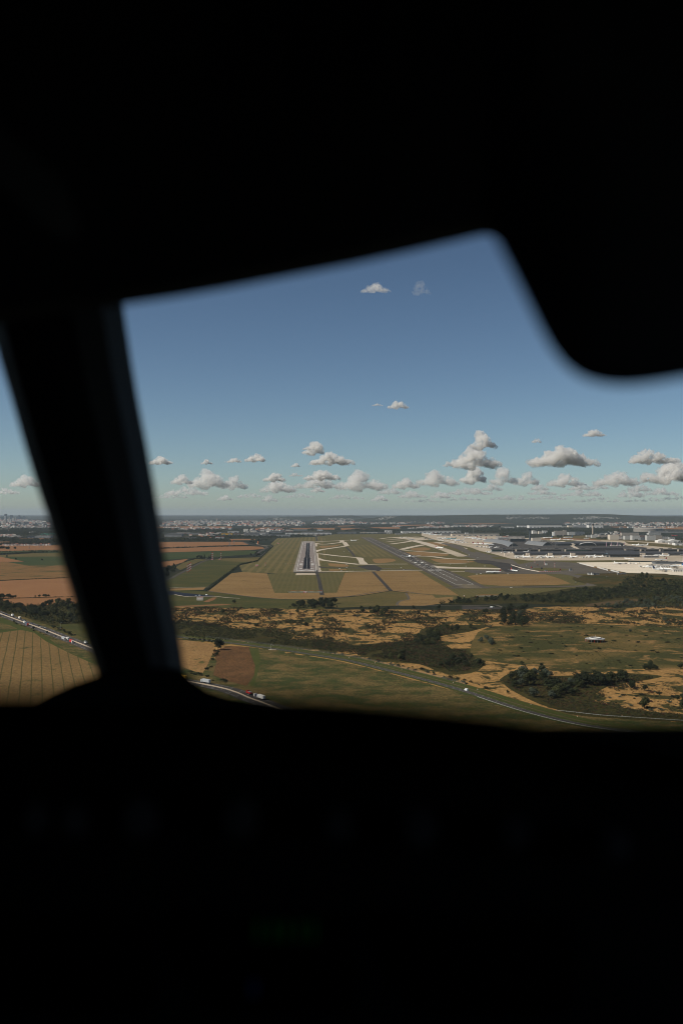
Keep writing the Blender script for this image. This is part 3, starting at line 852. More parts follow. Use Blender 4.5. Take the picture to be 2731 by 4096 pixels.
ridge("hills", [(-900, 2066), (0, 2065.5), (300, 2066), (620, 2065.2), (900, 2065), (1120, 2065.5), (1240, 2066), (1400, 2064), (1480, 2063), (1600, 2065), (2500, 2066), (2900, 2063.5), (3600, 2064)], 33000, 2500, 3000)
ridge("hills", [(1030, 2086), (1060, 2077), (1075, 2070), (1095, 2076), (1112, 2071), (1143, 2066), (1248, 2066), (1273, 2063.7), (1340, 2062.6), (1404, 2062.2), (1437, 2065.5), (1455, 2070), (1493, 2072), (1600, 2080), (1700, 2090)], 24000, 1500, 2400)
ridge("hills", [(1380, 2090), (1440, 2076), (1493, 2072), (1518, 2067.5), (1557, 2064.7), (1620, 2062.6), (1740, 2062.6), (1835, 2060), (1950, 2058), (2100, 2058.5), (2180, 2057), (2255, 2056.8), (2400, 2056), (2440, 2057), (2484, 2059), (2548, 2062.4), (2611, 2065), (2731, 2065.5), (3200, 2067), (3700, 2080)], 19000, 2000, 3200)

# ------------------------------------------------------------------ greenery


def leaf_mat(name, a, b, var=.35):
    m = bpy.data.materials.new(name)
    m.use_nodes = True
    t = m.node_tree
    N, L = t.nodes.new, t.links.new
    bs = t.nodes["Principled BSDF"]
    bs.inputs["Roughness"].default_value = .75
    bs.inputs["Specular IOR Level"].default_value = .12
    tc = N("ShaderNodeTexCoord"); nz = N("ShaderNodeTexNoise")
    nz.inputs["Scale"].default_value = .35; nz.inputs["Detail"].default_value = 3
    L(tc.outputs["Object"], nz.inputs["Vector"])
    mx = N("ShaderNodeMix"); mx.data_type = 'RGBA'
    L(nz.outputs["Fac"], mx.inputs[0])
    mx.inputs[6].default_value, mx.inputs[7].default_value = (*a, 1), (*b, 1)
    oi = N("ShaderNodeObjectInfo"); mr = N("ShaderNodeMapRange")
    L(oi.outputs["Random"], mr.inputs[0])
    mr.inputs[3].default_value, mr.inputs[4].default_value = 1 - var, 1 + var
    hv = N("ShaderNodeHueSaturation")
    L(mr.outputs[0], hv.inputs["Value"]); L(mx.outputs[2], hv.inputs["Color"])
    L(hv.outputs[0], bs.inputs["Base Color"])
    MATS[name] = m
    return m


LEAF = [leaf_mat("broadleaf_foliage", (.013, .017, .007), (.027, .032, .011)), leaf_mat("willow_foliage", (.036, .044, .028), (.066, .075, .050), .2),
        leaf_mat("conifer_foliage", (.010, .016, .010), (.018, .025, .013)), leaf_mat("olive_foliage", (.026, .029, .010), (.046, .048, .014)), leaf_mat("bramble_foliage", (.019, .020, .008), (.034, .031, .012)),
        leaf_mat("rust_foliage", (.045, .022, .013), (.065, .033, .016))]
BARK = mat("bark", (.06, .045, .03), .9, (.04, .03, .02), 3)
npr = np.random.default_rng(11)


def crowns(pos, h, r, nq, leaf, base=.15, blobs=6, conic=False):
    """leaf-clump quads for many crowns at once: POS (n,3), heights, radii -> vertices (4m,3)"""
    n = len(pos)
    pos, h, r = np.asarray(pos, float), np.asarray(h, float), np.asarray(r, float)
    bc = npr.normal(size=(n, blobs, 3))
    bc /= np.linalg.norm(bc, axis=2, keepdims=True)
    bc *= npr.uniform(.25, .68, (n, blobs, 1))
    bi = npr.integers(0, blobs, (n, nq))
    d = npr.normal(size=(n, nq, 3))
    d /= np.linalg.norm(d, axis=2, keepdims=True)
    d[..., 2] = np.where(npr.random((n, nq)) < .7, np.abs(d[..., 2]), d[..., 2])
    br = npr.uniform(.34, .56, (n, blobs))
    p = np.take_along_axis(bc, bi[..., None], 1) + d * (np.take_along_axis(br, bi, 1) * npr.uniform(.7, 1.06, (n, nq)))[..., None]
    if conic:
        zz_ = npr.random((n, nq)) ** 1.4
        an = npr.uniform(0, 6.283, (n, nq))
        rr = (1 - zz_) * npr.uniform(.6, 1.05, (n, nq))
        p = np.stack([rr * np.cos(an), rr * np.sin(an), zz_ * 2 - 1], -1)
    ctr = np.empty_like(p)
    ctr[..., 0] = pos[:, None, 0] + p[..., 0] * r[:, None]
    ctr[..., 1] = pos[:, None, 1] + p[..., 1] * r[:, None]
    hh = h * (1 - base) / 2
    ctr[..., 2] = np.maximum(pos[:, None, 2] + (h * base + hh)[:, None] + p[..., 2] * hh[:, None], pos[:, None, 2] + .1)
    nrm = d + npr.normal(size=d.shape) * .55 + np.array([0, 0, .35])
    nrm /= np.linalg.norm(nrm, axis=2, keepdims=True)
    t = np.cross(nrm, npr.normal(size=d.shape))
    t /= np.linalg.norm(t, axis=2, keepdims=True) + 1e-9
    b = np.cross(nrm, t)
    sz = (np.asarray(leaf, float) * np.ones(n))[:, None, None] * npr.uniform(.6, 1.25, (n, nq, 1)) * .5
    t, b = t * sz, b * sz * npr.uniform(.6, 1.0, (n, nq, 1))
    return np.stack([ctr - t - b * .6, ctr + t * .7 - b, ctr + t + b * .7, ctr - t * .6 + b], 2).reshape(-1, 3)


def quads(name, v, mats, midx=None, parent=None):
    me = bpy.data.meshes.new(name)
    nv = len(v); nf = nv // 4
    me.vertices.add(nv); me.loops.add(nv); me.polygons.add(nf)
    me.vertices.foreach_set("co", np.ascontiguousarray(v, dtype=np.float32).ravel())
    me.loops.foreach_set("vertex_index", np.arange(nv, dtype=np.int32))
    me.polygons.foreach_set("loop_start", np.arange(0, nv, 4, dtype=np.int32))
    for m in (mats if isinstance(mats, list) else [mats]):
        me.materials.append(m)
    if midx is not None:
        me.polygons.foreach_set("material_index", np.asarray(midx, dtype=np.int32))
    me.update()
    o = bpy.data.objects.new(name, me)
    col.objects.link(o)
    if parent: o.parent = parent
    return o


def tree_proto(name, kind, h, r, nq, leaf, base=.12, conic=False, limbs=True):
    root = thing(name, "tree", "tree")
    quads("crown", crowns([(0, 0, 0)], [h], [r], nq, leaf, base, 9, conic), LEAF[kind], None, root)
    mb = MB().tube((0, 0, -.3), (0, 0, h * .55), h * .028, h * .014, 7)
    if limbs:
        for k in range(5):
            a = k * 1.3 + h
            z = h * (.22 + .07 * k)
            mb.tube((0, 0, z), (math.cos(a) * r * .55, math.sin(a) * r * .55, z + h * .22), h * .011, h * .004, 5)
    mb.build("trunk", BARK, root)
    return root


def shrub_proto(name, kind, h, r, nq, leaf):
    return quads(name, crowns([(0, 0, 0)], [h], [r], nq, leaf, .0, 7), LEAF[kind])


BROAD = [tree_proto("broadleaf_tree", 0, 13, 5.5 + k * .8, 900, 1.0) for k in range(3)]
WILL = [tree_proto("willow_tree", 1, 12, 5.5 + k, 900, 1.0, .06) for k in range(2)]
OLV = [tree_proto("bushy_tree", 3, 11, 5 + k, 800, 1.0, .08) for k in range(2)]
CONI = [tree_proto("conifer_tree", 2, 14, 3.6, 700, .9, .06, True, False)]
BUSH = [shrub_proto("shrub", 4, 3.2, 2.6, 240, .6), shrub_proto("shrub", 0, 3.6, 2.8, 260, .6), shrub_proto("shrub", 4, 2.4, 3.2, 240, .6), shrub_proto("shrub", 1, 3.6, 2.8, 260, .6), shrub_proto("shrub", 5, 2.2, 2.6, 220, .6)]
PROTO = BROAD + WILL + OLV + CONI + BUSH
used = set()


def plant(protos, x, y, h, label, cat, group, z=0.0, wide=1.0):
    p = rnd.choice(protos)
    ph = 13 if p in BROAD else 12 if p in WILL else 11 if p in OLV else 14 if p in CONI else 3.2
    s = h / ph
    sc_ = (s * wide, s * wide, s)
    if p.name not in used:
        used.add(p.name)
        o = p
        o.location, o.rotation_euler, o.scale = (x, y, z), (0, 0, rnd.uniform(0, 6.28)), sc_
    else:
        o = dup(p, (x, y, z), rnd.uniform(0, 6.28), scale=sc_)
    tag(o, label, cat)
    if group: o["group"] = group
    elif "group" in o: del o["group"]
    return o


def inside(p, poly):
    x, y = p
    c = False
    j = len(poly) - 1
    for i in range(len(poly)):
        xi, yi = poly[i]; xj, yj = poly[j]
        if (yi > y) != (yj > y) and x < (xj - xi) * (y - yi) / (yj - yi) + xi:
            c = not c
        j = i
    return c


def scatter(c, pts, n, sep=0.0):
    P = [G(c, *p) if len(p) == 2 else G(*p) for p in pts]
    x0, x1 = min(p[0] for p in P), max(p[0] for p in P)
    y0, y1 = min(p[1] for p in P), max(p[1] for p in P)
    out, tries = [], 0
    while len(out) < n and tries < n * 60:
        tries += 1
        q = (rnd.uniform(x0, x1), rnd.uniform(y0, y1))
        if inside(q, P) and all((q[0] - o[0]) ** 2 + (q[1] - o[1]) ** 2 > sep * sep for o in (out if sep else ())):
            out.append(q)
    return out


# the wood along the near edge of the airfield stands on a low mound at the right
MX, MY = G('6', 1240, 92)


def mound(x, y):
    d = ((x - MX - 60) / 150) ** 2 + ((y - MY) / 260) ** 2
    return 14 * math.exp(-d * 1.4)


mb = MB()
n_ = 24
for i in range(n_):
    for j in range(n_):
        X, Y = MX + 60 + (i / (n_ - 1) - .5) * 900, MY + (j / (n_ - 1) - .5) * 1100
        mb.v.append((X, Y, max(mound(X, Y) - .8, -.6)))
for i in range(n_ - 1):
    for j in range(n_ - 1):
        mb.f.append((i * n_ + j, (i + 1) * n_ + j, (i + 1) * n_ + j + 1, i * n_ + j + 1)); mb.m.append(0)
tag(mb.build("mound", ground_mat("mound_grass", (.10, .075, .03), (.05, .055, .02), (.17, .115, .05), 80, 4, .4, .6, .6, .7), smooth=True), kind='structure')

W1 = [(-300, 262), (-100, 234), (0, 222), (200, 212), (420, 206), (600, 196), (750, 156), (900, 150), (1060, 148), (1100, 118), (1160, 90), (1300, 86), (1360, 112), (1568, 122), (1900, 125), (1900, 200), (1568, 205), (1290, 205), (1030, 220), (800, 252), (600, 258), (350, 240), (100, 238), (-100, 262)]
W2 = [(850, 285), (1050, 262), (1290, 210), (1568, 205), (1900, 210), (1900, 280), (1568, 275), (1400, 298), (1250, 290), (1050, 288)]
W3 = [(150, 400), (215, 300), (330, 285), (375, 290), (378, 360), (420, 410), (320, 440), (200, 430)]
for pts, n, pr, h0, h1, lab, grp in (
        (W1, 90, BROAD + BROAD + OLV, 8, 14, "dark broadleaf tree in the wood along the near edge of the airfield", "trees in the wood by the airfield"),
        (W2, 60, WILL + OLV, 7, 12, "grey green tree in the belt in front of the dark wood", "pale trees in front of the wood"),
        (W3, 22, BROAD, 9, 15, "dark tree in the clump beside the paved yard", "dark trees in the clump by the yard")):
    for x, y in sorted(scatter('6', pts, n, 8), key=lambda p: -p[1]):
        plant(pr, x, y, rnd.uniform(h0, h1), lab, "tree", grp, mound(x, y) - .3)
for c, pts, n, pr, h0, h1, lab, grp in (
        ('6', [(215, 850), (300, 800), (520, 790), (565, 860), (440, 915), (280, 905)], 14, WILL[:1] + OLV + BROAD, 9, 15, "tall silvery tree in the big clump above the curving road", "big clump above the road"),
        ('6', [(430, 960), (560, 900), (740, 860), (870, 860), (760, 940), (640, 975), (480, 985)], 18, OLV + BROAD + WILL[:1], 8, 13, "bushy tree in the front of the long clump above the road", "front of the long clump"),
        ('6', [(720, 860), (880, 830), (1110, 830), (1130, 860), (900, 880)], 16, BROAD, 9, 14, "dark tree at the back of the long clump above the road", "back of the long clump"),
        ('5', [(890, 420), (1050, 330), (1180, 300), (1450, 290), (1130, 345), (1130, 450), (960, 460)], 26, BROAD + OLV, 6, 11, "dark tree in the thicket on the bend of the heath", "dark thicket on the heath"),
        ('5', [(1080, 600), (1250, 560), (1480, 560), (1520, 620), (1320, 660), (1150, 650)], 18, BROAD, 5, 9, "low dark tree in the thicket below the beacon meadow", "thicket below the beacon meadow"),
        ('5', [(600, 560), (700, 520), (830, 530), (800, 590), (690, 590)], 8, OLV, 5, 9, "yellow green tree in the thicket beside the road", "yellow green thicket by the road"),
        ('m', [(160, 1500), (260, 1440), (440, 1430), (450, 1510), (260, 1530)], 9, BROAD, 7, 12, "dark tree in the left clump below the runway end", "left clump below the runway"),
        ('m', [(490, 1490), (560, 1420), (760, 1400), (1050, 1390), (1130, 1480), (1000, 1540), (600, 1540)], 20, BROAD, 9, 14, "dark tree in the long clump below the runway end", "long clump below the runway"),
        ('2', [(395, 950), (430, 905), (560, 900), (745, 930), (740, 965), (560, 975)], 16, BROAD + OLV, 6, 11, "dark tree on the heath below the grey tracks", "clump on the heath"),
        ('6', [(10, 545), (40, 520), (110, 525), (165, 560), (120, 572)], 7, WILL, 6, 9, "grey green bushy tree at the left of the beacon meadow", "grey green clump on the beacon meadow"),
        ('6', [(1230, 760), (1290, 720), (1350, 720), (1410, 755), (1330, 772)], 7, BROAD, 5, 9, "dark tree at the lower edge of the beacon meadow", "dark clump under the beacon meadow"),
        ('6', [(1500, 980), (1568, 960), (1700, 1000), (1700, 1060), (1540, 1040)], 7, OLV + BROAD, 4, 7, "bush at the right edge of the dry heath", "bushes at the right edge"),
        ('7', [(-150, 1120), (20, 1130), (180, 1185), (300, 1200), (480, 1185), (520, 1240), (540, 1360), (430, 1340), (250, 1265), (100, 1230), (-150, 1190)], 30, BROAD, 8, 13, "dark tree in the belt above the motorway", "tree belt above the motorway"),
        ('7', [(500, 1190), (640, 1160), (850, 1155), (1050, 1200), (1050, 1330), (820, 1370), (640, 1370), (540, 1300)], 24, OLV, 9, 13, "big light green tree in the belt above the motorway", "light green trees above the motorway"),
        ('7', [(500, 1165), (570, 1140), (670, 1130), (660, 1160), (560, 1175)], 5, BROAD, 9, 13, "dark tree on the far edge of the belt against the stubble", "dark trees against the stubble"),
        ('7', [(0, 1085), (120, 1080), (115, 1092), (0, 1096)], 6, BROAD, 9, 12, "dark tree in the hedge between two stubble fields", "trees in the stubble hedge"),
        ('7', [(120, 1086), (195, 1083), (195, 1089), (120, 1092)], 3, BROAD, 5, 8, "small tree at the end of the stubble hedge", "small trees in the stubble hedge"),
        ('7', [(350, 1077), (470, 1073), (555, 1068), (555, 1075), (470, 1080), (350, 1082)], 6, BROAD, 4, 8, "small round tree on the line between stubble fields", "round trees between stubble fields"),
        ('1', [(130, 600), (140, 555), (230, 560), (262, 575), (235, 605), (160, 640)], 9, BROAD, 12, 17, "dark tree beside the airfield road, next to the post", "dark trees by the airfield road"),
        ('f', [(650, 765), (660, 745), (725, 745), (728, 765)], 7, BROAD, 8, 12, "dark tree in the clump by the red and white masts", "clump by the masts"),
        ('1', [(893, 438), (900, 425), (960, 418), (985, 425), (978, 440)], 8, BROAD, 7, 11, "dark tree beside the bend of the far road", "clump at the road bend"),
        ('g', [(20, 520), (30, 480), (200, 470), (380, 480), (390, 510), (200, 530)], 14, BROAD, 9, 14, "dark tree around the orange silo", "trees around the orange silo"),
        ('6', [(1150, 905), (1170, 880), (1215, 880), (1225, 905)], 3, BROAD, 6, 8, "round dark tree of the pair on the dry heath", None),
        ):
    for x, y in sorted(scatter(c, pts, n, 4.5), key=lambda p: -p[1]):
        plant(pr, x, y, rnd.uniform(h0, h1), lab, "tree", grp or lab, -.2, 1.15)
for c, x, y, h, pr, lab in (
        ('6', 1275, 1046, 12, OLV[:1], "big round green tree alone on the dry heath above the guard rail"), ('6', 1275, 912, 7, BROAD, "small dark round tree right of the pair on the heath"),
        ('6', 1428, 388, 9, WILL, "silvery tree standing on the strip above the beacon meadow"), ('6', 75, 335, 11, BROAD, "dark tall tree just left of the clump by the yard"),
        ('6', 1165, 468, 5, WILL, "small grey bush near the top of the beacon meadow"), ('6', 350, 715, 5, BROAD, "small dark tree under the left end of the beacon meadow"), ('6', 500, 728, 5, BROAD, "small dark bush beside the lower track of the beacon meadow"),
        ('6', 1255, 345, 8, BROAD, "lone dark tree in the dry grass under the pale belt"), ('6', 340, 350, 12, WILL[:1], "silvery tree at the right side of the clump by the yard"),
        ('6', 1545, 745, 7, BROAD, "dark tree at the right end of the beacon meadow edge"), ('6', 600, 968, 4, OLV, "yellow bush in front of the long clump"), ('6', 245, 932, 4, BROAD, "dark round bush on the pale strip above the road"),
        ('2', 905, 912, 8, BROAD, "dark pointed tree left of the white yard markings"), ('2', 1130, 912, 9, BROAD, "dark upright tree beside the yard entrance"), ('2', 948, 958, 8, BROAD, "rounded dark tree in front of the heath track"), ('2', 130, 982, 5, BROAD, "small dark tree at the left of the open heath"),
        ('4', 612, 492, 16, BROAD[:1], "big dark round tree at the corner of the straw field"), ('4', 640, 466, 11, BROAD, "dark tree joined to the big one beside the road"), ('4', 600, 545, 5, BROAD, "dark bush on the hedge under the big tree"),
        ('4', 650, 170, 11, OLV, "tall green tree on the heath under the pale building"), ('4', 755, 76, 8, BROAD, "dark tree alone on the green below the basin"), ('4', 1325, 160, 9, OLV, "green tree standing out on the heath below the long clump"),
        ('4', 1068, 226, 6, WILL, "small pale tree in the middle of the heath"), ('4', 1480, 195, 7, OLV, "round green tree on the right of the heath"), ('4', 1400, 280, 7, BROAD, "dark tree above the maroon thicket"), ('4', 675, 780, 4, BROAD, "dark bush beside the grey lorry on the motorway verge"),
        ('1', 215, 525, 10, BROAD, "narrow dark tree above the airfield road"), ('f', 742, 756, 13, CONI, "dark conifer left of the pointed pair"), ('f', 777, 757, 16, CONI, "tallest dark conifer by the red and white masts"), ('f', 848, 757, 11, CONI, "small conifer just left of the masts"),
        ('f', 872, 757, 15, CONI, "dark conifer right behind the masts"), ('7', 80, 634, 9, BROAD, "round dark tree on the edge of the tan triangle field"), ('7', 182, 664, 9, BROAD, "round dark tree in the middle of the green field"), ('7', 470, 674, 9, BROAD, "round dark tree in the green field near the post"),
        ('7', 380, 1432, 5, BROAD, "dark bush on the near verge of the motorway"), ('7', 525, 1475, 4, BROAD, "small dark bush beside the silver car"), ('7', 715, 1460, 5, BROAD, "dark bush beside the lamp post on the far verge"), ('7', 160, 1355, 4, BROAD, "low dark bush on the motorway bank"),
        ('g', 190, 668, 7, BROAD, "small dark tree beside the curve of the far road"), ('g', 1235, 412, 9, BROAD, "flat dark clump of bush on the far airfield grass"), ('g', 1500, 418, 9, BROAD, "dark bush near the far end of the airfield grass")):
    X, Y = G(c, x, y)
    plant(pr, X, Y, h, lab, "tree" if h > 5 else "bush", None, -.2, 1.2 if h < 9 else 1.1)

# shrubs one can tell apart on the heath, the rest as one mass of scrub
HEATH = [('1', -120, 915), ('1', 600, 895), ('1', 1568, 925), ('6', -100, 305), ('6', 380, 300), ('6', 700, 276), ('6', 1000, 290), ('6', 1568, 275), ('6', 1900, 275), ('6', 1900, 430), ('6', 1000, 405), ('6', 400, 405), ('6', 20, 460), ('5', 1120, 372), ('5', 880, 430), ('5', 400, 440), ('5', -300, 340), ('1', -120, 1020)]
for x, y in sorted(scatter('s', [('1', -120, 915)] + HEATH[1:], 110, 12), key=lambda p: -p[1]):
    plant(BUSH, x, y, rnd.uniform(2.2, 5.0), "dark shrub scattered on the dry open heath", "shrub", "shrubs on the open heath", -.1, rnd.uniform(1, 1.6))
for x, y in sorted(scatter('6', [(50, 500), (400, 420), (900, 420), (1568, 460), (1568, 735), (900, 735), (200, 690)], 55, 12), key=lambda p: -p[1]):
    plant(BUSH[:3], x, y, rnd.uniform(1.2, 2.6), "low dark shrub on the beacon meadow", "shrub", "low shrubs on the beacon meadow", -.1, rnd.uniform(1.4, 2.6))
for x, y in sorted(scatter('6', [(880, 960), (1200, 930), (1568, 880), (1900, 880), (1900, 1090), (1200, 1060), (900, 1010)], 45, 7), key=lambda p: -p[1]):
    plant(BUSH, x, y, rnd.uniform(1.6, 3.6), "shrub on the dry slope above the guard rail", "shrub", "shrubs above the guard rail", -.1, rnd.uniform(1, 1.5))
for x, y in sorted(scatter('5', [(0, 500), (400, 560), (800, 660), (1150, 740), (1568, 850), (1568, 830), (1100, 690), (700, 610), (350, 545)], 30, 6), key=lambda p: -p[1]):
    plant(BUSH, x, y, rnd.uniform(1.5, 3.2), "shrub on the pale strip above the road fence", "shrub", "shrubs above the road fence", -.1, rnd.uniform(1, 1.5))
for c, pts, n, h0, h1, lab, grp in (('4', [(560, 420), (640, 420), (600, 560), (540, 680), (500, 690), (560, 560)], 16, 1.6, 3.6, "dark bush in the hedge between straw and maize", "hedge between straw and maize"),
                                    ('4', [(340, 400), (580, 425), (575, 415), (340, 390)], 12, 1.5, 3.0, "small dark bush on the road verge above the straw field", "bushes above the straw field"),
                                    ('4', [(330, 680), (560, 740), (700, 780), (690, 795), (500, 760), (330, 700)], 12, 1.6, 3.6, "dark bush on the bank above the motorway lorries", "bushes above the lorries"),
                                    ('7', [(560, 1400), (640, 1410), (900, 1530), (880, 1545), (640, 1440)], 14, 2, 4, "dark bush on the far verge of the motorway", "bushes on the far motorway verge"),
                                    ('7', [(100, 1345), (250, 1385), (700, 1570), (690, 1580), (250, 1400)], 12, 1.2, 2.4, "low dark bush on the near bank of the motorway", "bushes on the near motorway bank")):
    for x, y in scatter(c, pts, n, 3):
        plant(BUSH[:2], x, y, rnd.uniform(h0, h1), lab, "bush", grp, -.1, 1.3)


def mass(name, lab, cat, specs, mats, spread=1.0):
    """one mass of growth that nobody could count"""
    V, MI = [], []
    for c, pts, n, h0, h1, wide, nq, leaf, mi, thr in specs:
        P = scatter(c, pts, n)
        if thr is not None:
            P = [p for p in P if mnoise.noise((p[0] * .018, p[1] * .007, 1.0)) + .5 * mnoise.noise((p[0] * .05, p[1] * .02, 2.0)) > thr]
        if not P: continue
        h = npr.uniform(h0, h1, len(P)) ** 1.0
        pos = [(x, y, mound(x, y) - .2) for x, y in P]
        V.append(crowns(pos, h, h * wide * npr.uniform(.7, 1.4, len(P)), nq, leaf, 0, 5))
        k = np.repeat(npr.choice(mi, len(P)), nq)
        MI.append(k)
    o = quads(name, np.concatenate(V), mats, np.concatenate(MI))
    return tag(o, lab, cat, kind='stuff')


HP = HEATH
mass("scrub", "low dark scrub covering the dry heath", "scrub", [
    ('s', HP, 15000, .8, 3.4, .9, 20, .75, [0, 0, 1, 1, 2], .0), ('s', HP, 2600, 2.0, 4.6, .85, 34, .9, [0, 1, 1, 2], .06), ('6', [(380, 310), (1000, 290), (1568, 285), (1568, 400), (900, 395), (400, 395)], 1200, .8, 2.4, .9, 22, .7, [0, 1, 2, 2], -.05), ('s', HP, 3600, .6, 2.2, .9, 20, .55, [0, 0, 1], None),
    ('4', [(230, 260), (500, 250), (900, 300), (1250, 360), (1568, 380), (1568, 480), (1000, 440), (300, 370)], 3000, .8, 3.0, .9, 20, .7, [0, 0, 1, 3], -.25),
    ('5', [(0, 400), (480, 445), (900, 405), (1130, 380), (1200, 470), (1500, 530), (1540, 640), (1300, 700), (950, 620), (420, 540), (0, 480)], 4600, .9, 3.6, .9, 22, .7, [0, 0, 1, 1, 2, 3], -.5),
    ('6', [(180, 830), (560, 800), (1150, 790), (1350, 810), (900, 985), (1250, 1060), (1568, 1090), (1900, 1110), (1900, 1130), (900, 1100), (600, 1045), (300, 900)], 2600, .7, 2.8, .9, 22, .55, [0, 0, 1, 2], -.4),
    ('6', [(900, 900), (1568, 830), (1900, 830), (1900, 1100), (1300, 1070), (900, 1000)], 900, .4, 1.5, 1.0, 18, .45, [0, 0, 2], .02),
    ('6', [(50, 500), (400, 415), (900, 418), (1568, 455), (1900, 480), (1900, 745), (900, 742), (200, 695)], 2200, .3, 1.2, 1.6, 14, .55, [0, 0, 1], .12),
    ('6', [(-60, 430), (400, 395), (1000, 392), (1568, 420), (1900, 440), (1900, 480), (1568, 445), (1000, 412), (400, 412), (0, 470)], 500, .6, 2.2, 1.0, 20, .5, [0, 0, 2], -.1),
], [LEAF[4], LEAF[0], LEAF[5], LEAF[3]])
mass("undergrowth", "dense dark woodland cover between the trees", "undergrowth", [
    ('6', W1, 1700, 5, 11, .55, 44, 1.3, [0, 0, 0, 0, 0, 1], None), ('6', W2, 350, 3, 8, .55, 40, 1.2, [1, 2], None), ('6', W3, 100, 4, 9, .5, 44, 1.2, [0], None),
    ('7', [(-200, 1115), (30, 1122), (250, 1182), (500, 1172), (700, 1150), (1150, 1150), (1150, 1360), (840, 1380), (640, 1380), (560, 1390), (280, 1295), (-200, 1190)], 800, 3, 8, .6, 44, 1.0, [0, 0, 1], None),
    ('m', [(150, 1510), (400, 1480), (1100, 1480), (1150, 1530), (600, 1550), (160, 1540)], 60, 2, 6, .7, 40, 1.0, [0], None),
], [LEAF[0], LEAF[3], LEAF[1]])
mass("hedgerows", "thin dark hedges between the far fields", "hedge", [
    ('1', [(-120, 376), (100, 366), (500, 352), (910, 342), (910, 346), (500, 357), (100, 371), (-120, 381)], 420, 3, 8, .8, 30, 1.6, [0], None),
    ('i', [(-200, 930), (100, 920), (700, 890), (1250, 878), (1250, 885), (700, 900), (100, 932), (-200, 945)], 300, 3, 9, .8, 30, 1.6, [0], None),
    ('7', [(-100, 898), (400, 875), (760, 860), (760, 863), (400, 879), (-100, 902)], 160, 1, 3, .9, 24, .9, [0], None),
    ('7', [(-100, 1096), (840, 1069), (840, 1072), (-100, 1100)], 160, .8, 2, .9, 24, .9, [0], None),
    ('i', [(-100, 880), (800, 846), (1250, 841), (1250, 844), (800, 850), (-100, 884)], 160, 1.5, 4, .9, 24, 1.4, [0], None),
    ('1', [(500, 748), (560, 700), (680, 600), (805, 508), (960, 478), (1000, 440), (1105, 343), (1110, 346), (1010, 442), (968, 484), (815, 516), (690, 610), (575, 705), (515, 752)], 620, 2, 4.5, .8, 26, 1.2, [0], None),
    ('1', [(300, 490), (400, 460), (470, 455), (470, 460), (400, 467), (310, 493)], 60, 2, 5, .8, 26, 1.3, [0], None),
    ('1', [(600, 452), (890, 436), (890, 441), (600, 457)], 60, 1.5, 3, .8, 26, 1.0, [0], None),
], [LEAF[0], LEAF[3]])
